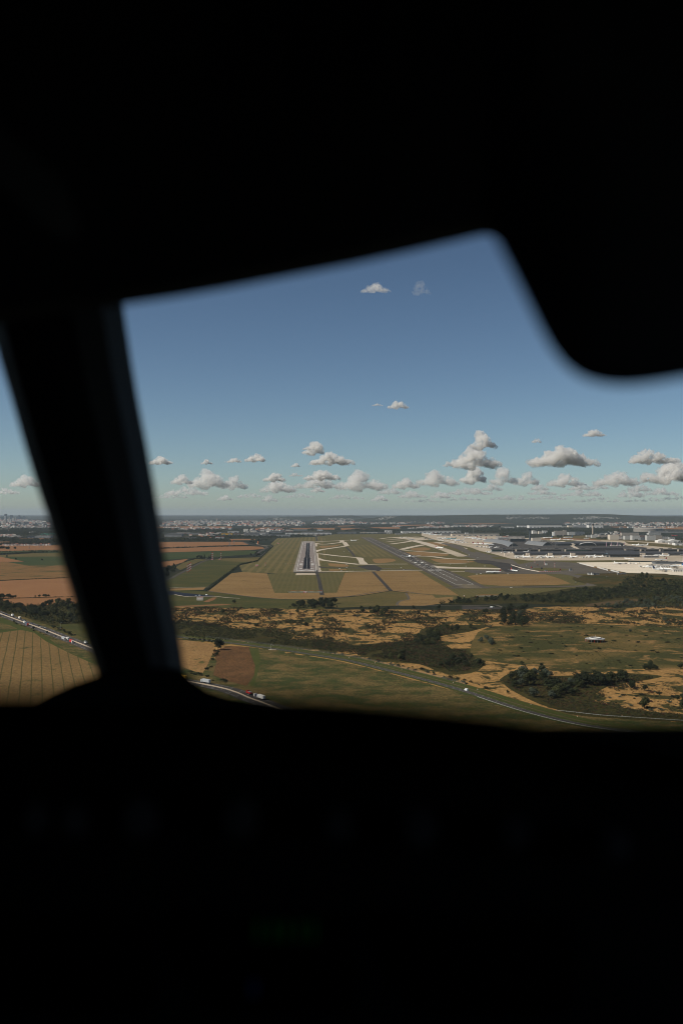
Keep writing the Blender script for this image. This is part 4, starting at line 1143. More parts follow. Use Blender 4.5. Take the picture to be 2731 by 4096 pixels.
# far woods: read as dark bands in the distance
FARW = []
for c, pts, n, h0, h1 in (
        ('f', [(100, 497), (100, 470), (400, 455), (900, 460), (1190, 480), (1190, 497), (600, 499)], 700, 9, 16), ('f', [(1080, 420), (1568, 410), (1568, 440), (1080, 445)], 260, 9, 15),
        ('f', [(560, 420), (940, 425), (940, 460), (560, 450)], 260, 9, 14), ('f', [(80, 345), (500, 310), (1000, 300), (1130, 320), (1000, 350), (600, 345), (300, 352)], 800, 10, 16),
        ('f', [(80, 300), (250, 292), (250, 345), (80, 380)], 200, 10, 15), ('f', [(1230, 300), (1568, 290), (1568, 320), (1230, 335)], 240, 10, 15), ('f', [(900, 345), (1040, 340), (1040, 400), (930, 410)], 160, 9, 14),
        ('g', [(0, 320), (330, 300), (620, 315), (620, 330), (330, 325), (0, 345)], 360, 10, 15), ('g', [(480, 300), (680, 290), (690, 312), (500, 318)], 160, 12, 18), ('g', [(900, 260), (1450, 250), (1450, 275), (950, 280)], 500, 14, 22),
        ('g', [(0, 425), (480, 415), (850, 405), (1060, 398), (1060, 410), (560, 432), (0, 450)], 420, 8, 13), ('g', [(960, 312), (1060, 300), (1130, 310), (1100, 325)], 90, 12, 16), ('g', [(1400, 312), (1420, 300), (1490, 298), (1500, 318)], 90, 12, 18),
        ('h', [(0, 315), (80, 300), (90, 318), (0, 325)], 80, 12, 18), ('h', [(130, 330), (300, 308), (640, 318), (1050, 318), (900, 350), (680, 335), (300, 328)], 650, 10, 16), ('h', [(330, 262), (640, 240), (960, 236), (960, 268), (640, 270)], 600, 14, 22),
        ('h', [(200, 268), (440, 270), (640, 300), (760, 305), (640, 308), (400, 285)], 260, 12, 18), ('h', [(1000, 275), (1360, 255), (1568, 262), (1568, 280), (1100, 290)], 420, 12, 18), ('h', [(1280, 302), (1568, 300), (1568, 318), (1280, 318)], 260, 12, 16),
        ('a', [(0, 305), (340, 290), (560, 270), (830, 285), (1000, 275), (1200, 285), (1400, 300), (1568, 290), (1568, 330), (1200, 350), (830, 355), (640, 350), (500, 335), (100, 328)], 2200, 10, 17), ('a', [(1150, 420), (1160, 375), (1280, 380), (1310, 410), (1290, 422)], 90, 12, 20),
        ('a', [(1310, 420), (1350, 380), (1568, 370), (1568, 415)], 240, 10, 18), ('a', [(460, 345), (540, 340), (650, 352), (640, 365), (470, 362)], 90, 9, 14),
        ('b', [(0, 330), (300, 300), (450, 298), (760, 285), (1000, 285), (1300, 290), (1568, 300), (1568, 340), (1300, 335), (1060, 345), (720, 350), (560, 330), (300, 345), (0, 360)], 2000, 12, 20), ('b', [(0, 415), (0, 370), (160, 370), (350, 370), (440, 390), (340, 412)], 380, 10, 18),
        ('b', [(720, 395), (730, 355), (830, 350), (830, 395)], 120, 12, 18), ('b', [(880, 440), (890, 412), (960, 410), (970, 438)], 60, 9, 14), ('b', [(1060, 395), (1180, 385), (1340, 370), (1400, 390), (1340, 398)], 200, 9, 14),
        ('c', [(0, 390), (0, 300), (130, 300), (140, 385), (60, 392)], 300, 12, 18), ('c', [(160, 345), (170, 300), (480, 292), (560, 290), (560, 340), (400, 345)], 460, 12, 18), ('c', [(560, 318), (740, 298), (860, 300), (860, 318), (740, 322)], 160, 10, 16),
        ('c', [(200, 440), (330, 432), (440, 452), (420, 468), (220, 455)], 110, 8, 13), ('c', [(1440, 520), (1460, 470), (1568, 460), (1900, 470), (1900, 520)], 200, 8, 13), ('c', [(800, 480), (820, 455), (850, 462), (850, 485)], 24, 8, 12),
        ('i', [(0, 625), (0, 580), (150, 580), (155, 610), (260, 600), (330, 580), (380, 600), (400, 625), (800, 612), (850, 640), (1100, 615), (1250, 640), (1250, 700), (850, 690), (600, 700), (300, 705), (250, 680), (0, 640)], 1400, 8, 14),
        ('i', [(0, 720), (60, 700), (560, 690), (1100, 690), (1250, 710), (1250, 730), (800, 728), (400, 735), (0, 745)], 420, 6, 11), ('i', [(0, 800), (90, 795), (95, 806), (0, 808)], 60, 8, 12), ('i', [(135, 815), (185, 810), (190, 822), (140, 825)], 40, 9, 13),
        ('i', [(310, 808), (330, 806), (332, 812), (312, 814)], 10, 9, 13), ('i', [(0, 500), (0, 430), (500, 425), (900, 440), (1150, 470), (1150, 530), (860, 525), (500, 545), (300, 510)], 1300, 12, 20), ('i', [(0, 395), (900, 395), (1150, 400), (1150, 420), (0, 425)], 700, 14, 22)):
    FARW.append((c, pts, n, h0, h1, .55, 20, 3.2, [0, 0, 0, 1], None))
mass("far_woods", "dark woods and tree belts in the distance behind the airfield", "woods", FARW, [LEAF[0], LEAF[3]])

# ------------------------------------------------------------------ materials of buildings and vehicles
WHITE = mat("white_cladding", (.74, .71, .66), .7, (.62, .59, .55), .05)
CREAM = mat("cream_cladding", (.62, .54, .44), .8, (.54, .46, .37), .05)
GREYC = mat("grey_cladding", (.30, .29, .28), .7, (.24, .23, .22), .05)
DROOF = mat("dark_roof", (.055, .054, .057), .6, (.042, .042, .045), .03)
GROOF = mat("grey_roof", (.15, .145, .14), .6, (.11, .108, .105), .03)
BROOF = mat("pale_roof", (.33, .30, .26), .7, (.25, .225, .20), .03)
DGLASS = mat("dark_glass", (.018, .024, .028), .15, (.012, .016, .018), .02, .6)
GGLASS = mat("green_glass", (.03, .075, .065), .2, (.02, .05, .045), .02, .6)
STEEL = mat("grey_steel", (.22, .22, .22), .5, (.16, .16, .16), .1, .3)
RED = mat("red_paint", (.55, .025, .02), .5, (.42, .02, .015), .5, .4)
DRED = mat("dark_red_paint", (.24, .012, .02), .5, (.2, .01, .015), .5, .4)
ORANGE = mat("orange_paint", (.60, .13, .02), .6, (.5, .10, .015), .3, .3)
YELLOW = mat("yellow_paint_bright", (.62, .34, .03), .6, (.54, .29, .025), .1, .3)
BLUE = mat("blue_paint", (.03, .14, .32), .5, (.025, .11, .26), .3, .4)
TEAL = mat("teal_paint", (.03, .22, .26), .5, (.025, .18, .22), .3, .4)
NAVY = mat("navy_paint", (.02, .025, .06), .5, (.015, .02, .05), .3, .4)
PWHITE = mat("aircraft_white", (.84, .83, .80), .4, (.80, .79, .76), .05, .5)
PGREY = mat("wing_grey", (.50, .51, .52), .45, (.45, .46, .47), .05, .4)
ENG = mat("engine_grey", (.34, .35, .36), .4, (.28, .29, .30), .3, .5)
PBLUE = mat("aircraft_blue_grey", (.16, .20, .23), .45, (.13, .17, .2), .05, .5)
TYRE = mat("tyre_rubber", (.015, .015, .016), .9, (.02, .02, .02), 3)
RROOF = mat("red_tile_roof", (.30, .12, .08), .9, (.22, .085, .06), .4)
FACW = mat("white_facade", (.70, .67, .62), .8, (.60, .57, .52), .05, band=(3.4, .42, (.10, .11, .12)))
FACB = mat("beige_facade", (.52, .44, .36), .8, (.44, .37, .30), .05, band=(3.4, .42, (.09, .09, .09)))
FACG = mat("grey_facade", (.26, .27, .28), .6, (.21, .22, .23), .05, band=(3.6, .55, (.05, .06, .07)))
FACD = mat("dark_tower_facade", (.10, .12, .14), .4, (.08, .10, .12), .05, .4, band=(3.8, .6, (.04, .05, .06)))
FACR = mat("brown_facade", (.25, .16, .13), .8, (.2, .13, .105), .05, band=(3.2, .4, (.06, .05, .05)))
CHECK = bpy.data.materials.new("chequered_facade"); CHECK.use_nodes = True
_t = CHECK.node_tree; _c = _t.nodes.new("ShaderNodeTexChecker"); _c.inputs["Scale"].default_value = .16
_c.inputs["Color1"].default_value, _c.inputs["Color2"].default_value = (.55, .53, .5, 1), (.06, .06, .07, 1)
_o = _t.nodes.new("ShaderNodeTexCoord"); _t.links.new(_o.outputs["Object"], _c.inputs["Vector"]); _t.links.new(_c.outputs[0], _t.nodes["Principled BSDF"].inputs["Base Color"])

# ------------------------------------------------------------------ aircraft


def airliner(L, span, r, engines, fus, tailm, name="airliner", belly=None):
    """nose along +Y, wheels on z = 0"""
    root = thing(name, "airliner", "airplane")
    zc = r * 1.75
    st = [(-.5, .12, .75), (-.46, .3, .55), (-.38, .62, .28), (-.26, .92, .06), (-.1, 1, 0), (.2, 1, 0), (.36, 1, 0), (.43, .88, -.06), (.475, .62, -.16), (.497, .26, -.26), (.5, .05, -.28)]
    mb = MB()
    mb.loft([[(math.cos(a) * r * k, L * t, zc + dz * r + math.sin(a) * r * k) for a in (2 * math.pi * i / 14 for i in range(14))] for t, k, dz in st])
    f = mb.build("fuselage", fus, root, True)
    g = MB()
    for sx in (-1, 1):
        g.loft([[(sx * (r + .03), L * a, zc + r * .18), (sx * (r + .03), L * b, zc + r * .18), (sx * (r - .02), L * b, zc + r * .36), (sx * (r - .02), L * a, zc + r * .36)] for a, b in ((-.2, .34),)] * 1 +
               [[(sx * (r + .0), L * -.2, zc + r * .18), (sx * (r + .0), L * .34, zc + r * .18), (sx * (r - .06), L * .34, zc + r * .36), (sx * (r - .06), L * -.2, zc + r * .36)]])
    g.box(0, L * .462, zc + r * .32, r * .9, L * .012, r * .22)
    g.build("window_band", DGLASS, root)

    def foil(root_c, tip_c, p0, p1, th0, th1, name, m):
        out = MB()
        rs = []
        for (x, y, z), c, th in ((p0, root_c, th0), (p1, tip_c, th1)):
            rs.append([(x, y + c * .5, z), (x, y + c * .2, z + th), (x, y - c * .25, z + th * .6), (x, y - c * .5, z), (x, y - c * .25, z - th * .5), (x, y + c * .2, z - th * .7)])
        out.loft(rs)
        return out.build(name, m, root)
    hs_ = span / 2
    for s in (-1, 1):
        wg = foil(L * .20, L * .045, (s * r * .6, L * .04, zc - r * .55), (s * hs_, -L * .135, zc + r * .25 + span * .03), r * .28, r * .06, "wing", PGREY)
        wl = MB(); wl.loft([[(s * hs_, -L * .115, zc + r * .25 + span * .03), (s * hs_, -L * .155, zc + r * .25 + span * .03), (s * (hs_ + .12), -L * .155, zc + r * .25 + span * .03)],
                            [(s * (hs_ + .25), -L * .145, zc + r * .25 + span * .03 + span * .045), (s * (hs_ + .25), -L * .165, zc + r * .25 + span * .03 + span * .045), (s * (hs_ + .33), -L * .165, zc + r * .25 + span * .03 + span * .045)]])
        wl.build("winglet", PGREY, wg)
        for k, (fx, fy) in enumerate(((.30, .07), (.55, -.02))[:engines // 2]):
            x, y, z = s * hs_ * fx, L * fy + L * .03, zc - r * .85 + hs_ * fx * .05
            er = r * (.52 if engines == 2 else .36)
            e = MB(); e.loft([[(x + math.cos(a) * er * q, y + dy, z + math.sin(a) * er * q) for a in (2 * math.pi * i / 12 for i in range(12))] for dy, q in ((L * .05, .88), (L * .045, 1), (0, 1), (-L * .03, .7), (-L * .045, .4))])
            e.box(x, y - L * .01, z + er * 1.1, er * .25, L * .06, er * .9)
            e.build("engine", ENG, root, False)
        foil(L * .085, L * .032, (s * r * .35, -L * .425, zc + r * .35), (s * span * .175, -L * .475, zc + r * .75), r * .14, r * .05, "tailplane", PWHITE)
    fn = MB()
    rs = []
    for y, z, c, th in ((-L * .405, zc + r * .75, L * .13, r * .16), (-L * .478, zc + r * .75 + L * .135 + r * .4, L * .05, r * .06)):
        rs.append([(0, y + c * .5, z), (th, y + c * .1, z), (th * .6, y - c * .3, z), (0, y - c * .5, z), (-th * .6, y - c * .3, z), (-th, y + c * .1, z)])
    fn.loft(rs)
    fn.build("tail_fin", tailm, root)
    gm = MB()
    gm.tube((0, L * .38, zc - r), (0, L * .38, .5), .14).box(0, L * .38, .5, .7, 1.0, 1.0)
    for s in (-1, 1):
        gm.tube((s * r * 1.1, -L * .03, zc - r * .8), (s * r * 1.1, -L * .03, .6), .2).box(s * r * 1.1, -L * .03, .6, 1.0, 2.2, 1.2)
    gm.build("landing_gear", TYRE, root)
    return root


PL = {}


def place_plane(key, c, x, y, hd, label, group=None, scale=1.0):
    """hd: nose heading in degrees, 0 = away from the eye, 90 = to the right"""
    if key not in PL:
        spec = dict(small=(37.5, 35, 2.0, 2, PWHITE, PWHITE), red=(37.5, 35, 2.0, 2, PWHITE, RED), dred=(44, 36, 2.1, 2, PWHITE, DRED), wide=(63, 60, 3.0, 2, PWHITE, PWHITE), wred=(63, 60, 3.0, 2, PWHITE, DRED), wblue=(63, 60, 3.0, 2, PWHITE, BLUE),
                    teal=(63, 60, 3.0, 2, TEAL, TEAL), orange=(37.5, 35, 2.0, 2, PWHITE, ORANGE), allred=(44, 36, 2.1, 2, RED, RED), yellow=(54, 48, 2.6, 2, YELLOW, YELLOW), navy=(63, 60, 3.0, 2, PWHITE, NAVY), grey=(37.5, 35, 2.0, 2, PBLUE, PBLUE),
                    big=(73, 80, 4.0, 4, PWHITE, GGLASS), orbody=(37.5, 35, 2.0, 2, PWHITE, ORANGE))[key]
        PL[key] = airliner(*spec)
        o = PL[key]
        X, Y = G(c, x, y)
        o.location, o.rotation_euler, o.scale = (X, Y, .62), (0, 0, -R(hd)), (scale,) * 3
    else:
        X, Y = G(c, x, y)
        o = dup(PL[key], (X, Y, .62), -R(hd), scale=scale)
    tag(o, label, "airplane")
    if group: o["group"] = group
    elif "group" in o: del o["group"]
    return o


for a in (
        ('big', 'n', 350, 246, -1.5, "four engined white double deck airliner rolling on the right runway"),
        ('wred', 'n', 806, 101, 150, "white wide airliner turning on the taxiway between runway and aprons"),
        ('small', 'h', 290, 492, 90, "small white airliner seen from the side far down the left taxiway"),
        ('dred', 'd', 228, 357, -90, "white airliner with red tail side on, on the dark taxiway"),
        ('red', 'd', 487, 337, 160, "white airliner with thin red tail facing the camera beside the barriers"),
        ('dred', 'e', 1215, 248, -90, "white airliner with red tail taxiing above the pale apron"),
        ('small', 'h', 1180, 466, 60, "pair of small jets on the far taxiway, left one"), ('small', 'h', 1208, 471, 70, "pair of small jets on the far taxiway, right one"),
        ('grey', 'h', 1412, 452, 20, "dark blue grey airliner tail on, on the far taxiway"), ('small', 'h', 1505, 474, 60, "white airliner just right of the blue grey one"),
        ('yellow', 'g', 850, 385, 200, "bright yellow airliner parked before the long cargo hall"),
        ('small', 'b', 400, 752, -35, "white airliner at the near pier, first stand from the left"), ('small', 'b', 770, 750, -35, "white airliner at the near pier, second stand from the left"), ('small', 'b', 1145, 748, -35, "white airliner at the near pier, third stand from the left"), ('small', 'b', 1540, 746, -35, "white airliner at the near pier, beside the large hall"),
        ('small', 'b', 290, 742, -60, "white airliner behind the first stand tower of the near pier"), ('small', 'b', 650, 742, -60, "white airliner between first and second stair towers"), ('small', 'b', 1030, 740, -60, "white airliner between second and third stair towers"), ('small', 'b', 1410, 738, -60, "white airliner right of the third stair tower"),
        ('small', 'b', 385, 668, -40, "white airliner at the long pier, leftmost white tail"), ('small', 'b', 725, 664, -40, "white airliner at the long pier, second white tail"), ('red', 'b', 1060, 662, -40, "white airliner with red tail mark at the long pier"),
        ('grey', 'b', 70, 672, 0, "dark grey airliner nose in at the left end of the long pier"),
        ('small', 'c', 1130, 652, -50, "white airliner at the right part of the long pier"), ('small', 'c', 1405, 646, -60, "white airliner at the far right end of the long pier"),
        ('small', 'e', 1180, 175, -80, "white airliner at the near pier right of the hall"), ('small', 'e', 1270, 185, -80, "second white airliner right of the hall"), ('small', 'e', 1540, 165, -85, "white airliner cut by the right edge at the near pier"),
        ('wred', 'a', 830, 548, 105, "left of the white red tailed airliners left of the vault"), ('wred', 'a', 905, 551, 105, "middle of the white red tailed airliners left of the vault"), ('wred', 'a', 985, 556, 105, "right of the white red tailed airliners left of the vault"),
        ('wide', 'a', 535, 493, -100, "white wide airliner on the beige apron, nose left, tail right"), ('wide', 'a', 470, 483, -100, "white airliner half behind the white wide one"),
        ('wide', 'a', 250, 455, -95, "white airliner at the left of the far stand row"), ('wide', 'a', 330, 462, -95, "white airliner beside the teal one"), ('teal', 'a', 410, 466, -95, "teal airliner in the far stand row"),
        ('dred', 'a', 650, 445, 95, "white airliner with dark red tail, leftmost at the back of the apron"), ('wred', 'a', 745, 450, -85, "white airliner with dark red tail at the back of the apron"), ('navy', 'a', 800, 462, -85, "white airliner with dark blue tail at the back of the apron"), ('wred', 'a', 880, 474, -85, "white airliner with red tail in front of the cargo hall"), ('navy', 'a', 965, 486, -85, "white airliner with dark tail touching the vault"),
        ('wide', 'a', 30, 380, -95, "leftmost of the far white airliners by the cargo halls"), ('wred', 'a', 70, 388, -95, "second of the far white airliners by the cargo halls"), ('wred', 'a', 120, 396, -95, "third of the far white airliners by the cargo halls"), ('wide', 'a', 195, 402, -95, "rightmost of the far white airliners by the cargo halls"),
        ('wblue', 'b', 745, 447, -80, "white airliner with blue tail beyond the vaults"), ('wide', 'b', 860, 482, -75, "white airliner behind the curved hall"), ('wblue', 'b', 1060, 443, -85, "white and blue airliner beyond the dark hall"), ('orange', 'b', 1030, 476, -80, "white airliner with orange tail, left of two"), ('orange', 'b', 1095, 478, -80, "white airliner with orange tail, right of two"), ('orbody', 'b', 1350, 464, -90, "orange tailed airliner alone on the far stand"),
        ('allred', 'c', 1430, 410, 90, "all red airliner on the far right apron"), ('wblue', 'c', 1250, 296, -90, "blue tailed airliner in front of the distant terminal"), ('wide', 'c', 920, 570, -80, "white airliner behind the long pier roof"), ('small', 'c', 815, 556, -60, "white tail showing above the long pier roof"), ('small', 'c', 428, 356, 90, "small white jet among the buildings below the tower"),
        ('small', 'e', 570, 303, 100, "small white jet alone on the pale apron"), ('small', 'e', 1065, 362, -90, "small white jet left of the white arcaded pier"), ('navy', 'e', 1250, 415, 90, "white airliner with dark tail at the near edge of the pale apron"), ('small', 'e', 1300, 392, 120, "white airliner behind the dark tailed one"), ('wblue', 'e', 1420, 355, -80, "white airliner at the right of the arcaded pier")):
    place_plane(*a)

# ------------------------------------------------------------------ buildings of the airport


def block(name, label, c, x0, x1, base, top, m, roof, depth=40, cat="building", rot=0.0, kind="flat", parent=None):
    """a building whose front runs from column x0 to x1, foot and eaves at the given survey rows"""
    (X0, D), (X1, _) = G(c, x0, base), G(c, x1, base)
    h = (S(c, 0, base)[1] - S(c, 0, top)[1]) * mpp(D)
    wd = X1 - X0
    root = thing(name, label, cat, ((X0 + X1) / 2, D + depth / 2, 0), rot)
    MB().box(0, 0, h / 2, wd, depth, h).build("wall", m, root)
    rf = MB()
    if kind == "flat":
        rf.box(0, 0, h + .15, wd + .6, depth + .6, .3)
        rf.box(0, -depth / 2 - .05, h + .6, wd + .6, .4, .7).box(0, depth / 2 + .05, h + .6, wd + .6, .4, .7).box(-wd / 2 - .05, 0, h + .6, .4, depth - .6, .7).box(wd / 2 + .05, 0, h + .6, .4, depth - .6, .7)
        for k in range(max(1, int(wd / 30))):
            rf.box(-wd / 2 + wd * (k + .5) / max(1, int(wd / 30)), depth * .1, h + 1.3, min(7, wd * .12), min(6, depth * .2), 2.0)
    elif kind == "shed":
        n = max(1, int(wd / 28))
        for k in range(n):
            a, b = -wd / 2 + wd * k / n, -wd / 2 + wd * (k + 1) / n
            rf.loft([[(a, y, h + .02), ((a + b) / 2, y, h + min(3, wd / n * .08)), (b, y, h + .02)] for y in (-depth / 2 - .5, depth / 2 + .5)])
    elif kind == "arch":
        rf.loft([[(wd / 2 * math.cos(t), y, h + wd * .10 * math.sin(t)) for t in (math.pi * k / 14 for k in range(15))] for y in (-depth / 2 - .5, depth / 2 + .5)])
    elif kind == "gable":
        rf.loft([[(x, -depth / 2 - .5, h + .02), (x, 0, h + depth * .22), (x, depth / 2 + .5, h + .02)] for x in (-wd / 2 - .5, wd / 2 + .5)])
    rf.build("roof", roof, root)
    return root, wd, h, depth


def windows(root, wd, h, depth, z, hh, n=1, m=None, name="window_band", inset=.06, frac=.94):
    for k in range(n):
        a = -wd / 2 * frac + wd * frac * k / n
        b = -wd / 2 * frac + wd * frac * (k + 1) / n - (wd * .01 if n > 1 else 0)
        MB().box((a + b) / 2, -depth / 2 - inset, z, b - a, .12, hh).build(name, m or DGLASS, root)


# near pier with its sloped dark roofs, stair towers and the large hall
X0, D = G('b', 255, 722); X1, _ = G('s', 3000, 2231)
pr = thing("terminal_pier", "near terminal pier with sloping dark roof, glass front and pale stair towers", "terminal", (X0, D + 60, 0))
Ln = X1 - X0
MB().box(Ln / 2, 0, 4, Ln, 26, 8).build("wall", DGLASS, pr)
seg = [G('b', x, 722)[0] - X0 for x in (255, 530, 895, 1260, 1310)] + [G('e', x, 150)[0] - X0 for x in (60, 400)]
rm = MB(); rm.loft([[(x, -17, 8.3), (x, -17, 9.0), (x, 17, 15.5), (x, 17, 14.8)] for x in (-3, Ln)])
rm.build("roof", DROOF, pr)
MB().box(Ln / 2, -13.2, 2.2, Ln, .3, 2.0).build("white_band", WHITE, pr)
for c, a, b in (('b', 540, 602), ('b', 905, 972), ('b', 1272, 1345), ('e', 1040, 1118), ('e', 1402, 1488), ('b', 188, 225)):
    xa, xb = G(c, a, 750 if c == 'b' else 190)[0] - X0, G(c, b, 750 if c == 'b' else 190)[0] - X0
    t_ = MB().box((xa + xb) / 2, -30, 6, xb - xa, 14, 12).build("stair_tower", CREAM, pr)
    MB().box((xa + xb) / 2, -30, 12.2, xb - xa + 1, 15, .5).build("roof", GROOF, t_)
    MB().box((xa + xb) / 2, -18, 4.5, 3, 10, 3).build("walkway", GREYC, t_)
xa, xb = G('e', 400, 195)[0], G('e', 920, 195)[0]
hl = thing("terminal_hall", "large terminal hall with a broad dark pitched roof on the near pier", "terminal", ((xa + xb) / 2, G('e', 0, 195)[1] + 55, 0))
W_ = xb - xa
MB().box(0, 0, 6.5, W_ * .94, 80, 13).build("wall", DGLASS, hl)
MB().loft([[(x, -52, 10.5), (x, -52, 12.2), (x * .86, 30, 24), (x * .86, 34, 23)] for x in (-W_ / 2, W_ / 2)]).build("roof", DROOF, hl)
MB().box(0, -40.3, 4, W_ * .92, .4, 1.2).build("white_band", WHITE, hl)
for x in (-W_ / 2 + 6, W_ / 2 - 6):
    MB().box(x, -46, 5, 2.2, 2.2, 10).build("column", CREAM, hl)
# long pier behind it
X0, D = G('a', 1045, 668); X1 = G('c', 1440, 650)[0]
p2 = thing("terminal_pier", "long terminal pier with green glass front and flat grey roof behind the near pier", "terminal", (X0, D + 25, 0))
Ln = X1 - X0
MB().box(Ln / 2, 0, 7, Ln, 40, 14).build("wall", GREYC, p2)
gx = [0, .055, .075, .17, .20, .36, .39, .555, .565, .60, .70, .78, .86, .95]
for a, b, m in ((.0, .05, GGLASS), (.058, .19, DGLASS), (.20, .36, DGLASS), (.37, .50, GGLASS), (.50, .66, DGLASS), (.67, .69, GGLASS), (.70, .79, DGLASS), (.80, .88, DGLASS), (.89, .99, DGLASS)):
    MB().box(Ln * (a + b) / 2, -20.1, 9, Ln * (b - a), .25, 7).build("window_band", m, p2)
MB().box(Ln / 2, 0, 14.6, Ln + 4, 46, 1.2).build("roof", GROOF, p2)
for k in range(22):
    MB().box(Ln * (k + .5) / 22, 2, 16.4, Ln / 60, 12, 2.4).build("roof_vent", DROOF if k % 3 else GROOF, p2)
for k in (.125, .245, .38, .69, .77, .87, .965):
    MB().box(Ln * k, -22, 7, 6, 5, 14).build("stair_tower", CREAM, p2)
MB().box(Ln * .60, -2, 11, Ln * .16, 44.5, 20).build("dark_hall", DROOF, p2)
# barrel vault halls
for lab, c, x0, x1, base, top, ang, ln, m in (("long grey barrel vaulted hall curving to the left behind the long pier", 'b', 150, 265, 578, 535, 1, 260, GROOF), ("second grey vaulted hall, right of the first", 'b', 440, 770, 566, 500, 0, 330, GROOF)):
    if ang:
        rt = thing("vaulted_hall", lab, "terminal", (0, 0, 0))
        P = smooth_path([G('a', 1385, 582), G('a', 1300, 545), G('a', 1180, 520), G('a', 1080, 508), G('a', 975, 500)], 6)
    else:
        rt = thing("vaulted_hall", lab, "terminal", (0, 0, 0))
        P = smooth_path([G('b', 740, 566), G('b', 640, 556), G('b', 540, 545), G('b', 450, 534)], 6)
    a, b = offset(P, 26), offset(P, -26)
    rings = []
    for p, q in zip(a, b):
        rings.append([((p[0] * (1 - t) + q[0] * t), (p[1] * (1 - t) + q[1] * t), math.sin(math.pi * t) * 17 + 2.5) for t in (k / 12 for k in range(13))])
    MB().loft(rings, 0, close=False, caps=False).build("roof", mat("vault_metal", (.20, .20, .195), .45, (.15, .15, .148), .04, .4), rt, True)
    MB().loft([[(p[0], p[1], 0), (p[0], p[1], 2.6), (q[0], q[1], 2.6), (q[0], q[1], 0)] for p, q in zip(a, b)]).build("wall", GREYC, rt)
    MB().add([(v[0], v[1] + .6, max(v[2] - .8, .1)) for v in rings[0]], [tuple(range(12, -1, -1))]).build("glass_front", DGLASS, rt)
    rb = MB()
    for i in range(3, len(rings), 3):
        rb.loft([[(v[0], v[1] - .5, v[2] + .25), (v[0], v[1] + .5, v[2] + .25)] for v in rings[i]], 0, close=False, caps=False)
    rb.build("roof_rib", DROOF, rt)
# broad dark halls with the white arch edge
xa, xb = G('b', 890, 560)[0], G('c', 650, 560)[0]
dh = thing("dark_hall", "broad dark roofed hall with a white curved edge behind the long pier", "terminal", ((xa + xb) / 2, G('b', 0, 556)[1], 0))
W_ = xb - xa
MB().box(0, 40, 5, W_ * .98, 150, 10).build("wall", DGLASS, dh)
MB().loft([[(x, -40 + abs(x) * .03, 9 + 1 * math.cos(x / W_ * 3.1)), (x, -40 + abs(x) * .03, 10.5 + 3 * math.cos(x / W_ * 3.1)), (x, 40, 15 + 6 * math.cos(x / W_ * 3.1)), (x, 125, 10 + 3 * math.cos(x / W_ * 3.1))] for x in (-W_ / 2 + W_ * k / 16 for k in range(17))]).build("roof", DROOF, dh)
ar = MB()
xs_ = [G('b', x, 560)[0] - (xa + xb) / 2 for x in (1240, 1270, 1330, 1400, 1450, 1480, 1497)]
zs_ = [6, 11, 14.5, 15.5, 13.5, 9, 1]
ar.loft([[(x, -46, z), (x, -46, z + 2.2), (x, -38, z + 2.6), (x, -38, z)] for x, z in zip(xs_, zs_)])
ar.build("white_arch", WHITE, dh)
wk = smooth_path([G('b', x, y) for x, y in ((650, 512), (800, 512), (940, 520), (1060, 540), (1160, 572))], 5)
cv = thing("curved_ramp", "pale curved ramp sweeping between the vaults and the dark hall", "ramp", (0, 0, 0))
a, b = offset(wk, 5), offset(wk, -5)
MB().loft([[(p[0], p[1], 10), (p[0], p[1], 11.5), (q[0], q[1], 11.5), (q[0], q[1], 10)] for p, q in zip(a, b)]).build("deck", CREAM, cv)
pm = MB()
for x, y, h in along(wk, 22):
    pm.box(x, y, 5, 2, 2, 10)
pm.build("support", CREAM, cv)
block("office_block", "pale blank block beside the dark control tower", 'b', 500, 637, 492, 440, CREAM, BROOF, 40)
block("terminal_block", "low dark glass building at the left of the vaults", 'a', 1330, 1568, 496, 452, DGLASS, BROOF, 60)
block("terminal_block", "low tan roofed car park left of the dark glass building", 'a', 1140, 1460, 462, 436, GREYC, BROOF, 120)
block("car_park", "long low tan building in front of the dark trees", 'a', 1260, 1560, 440, 412, FACB, BROOF, 60)


def ctower(label, c, x, base, top, m, r0, cab):
    X, D = G(c, x, base)
    h = (S(c, 0, base)[1] - S(c, 0, top)[1]) * mpp(D)
    t = thing("control_tower", label, "tower", (X, D, 0))
    if cab == 'mushroom':
        MB().lathe([(r0, 0), (r0 * .85, h * .7)], 14).build("shaft", m, t)
        MB().lathe([(r0, h * .68), (r0 * 4.6, h * .9), (r0 * 5.2, h * .95), (r0 * 4.6, h), (r0, h * 1.02)], 18).build("cab", DROOF, t)
    elif cab == 'disc':
        MB().lathe([(r0, 0), (r0, h * .9)], 14).build("shaft", m, t)
        c_ = MB().lathe([(r0 * 1.05, h * .88), (r0 * 1.3, h * .93), (r0 * 1.3, h * .97)], 14).build("cab", DGLASS, t)
        MB().lathe([(r0 * 3.2, h * .97), (r0 * 3.2, h * .985), (r0, h)], 18).build("roof", DROOF, c_)
    else:
        MB().lathe([(r0, 0), (r0 * .9, h * .82)], 14).build("shaft", m, t)
        MB().lathe([(r0 * .9, h * .80), (r0 * 1.7, h * .88), (r0 * 1.7, h * .90)], 14).build("gallery", m, t)
        c_ = MB().lathe([(r0 * 1.3, h * .90), (r0 * 1.8, h * .955)], 14).build("cab", DGLASS, t)
        MB().lathe([(r0 * 1.9, h * .955), (r0 * 1.2, h * .985), (r0 * .2, h)], 14).build("roof", DROOF, c_)
    MB().tube((0, 0, h * .98), (0, 0, h * 1.06), .4).build("aerial", STEEL, t)


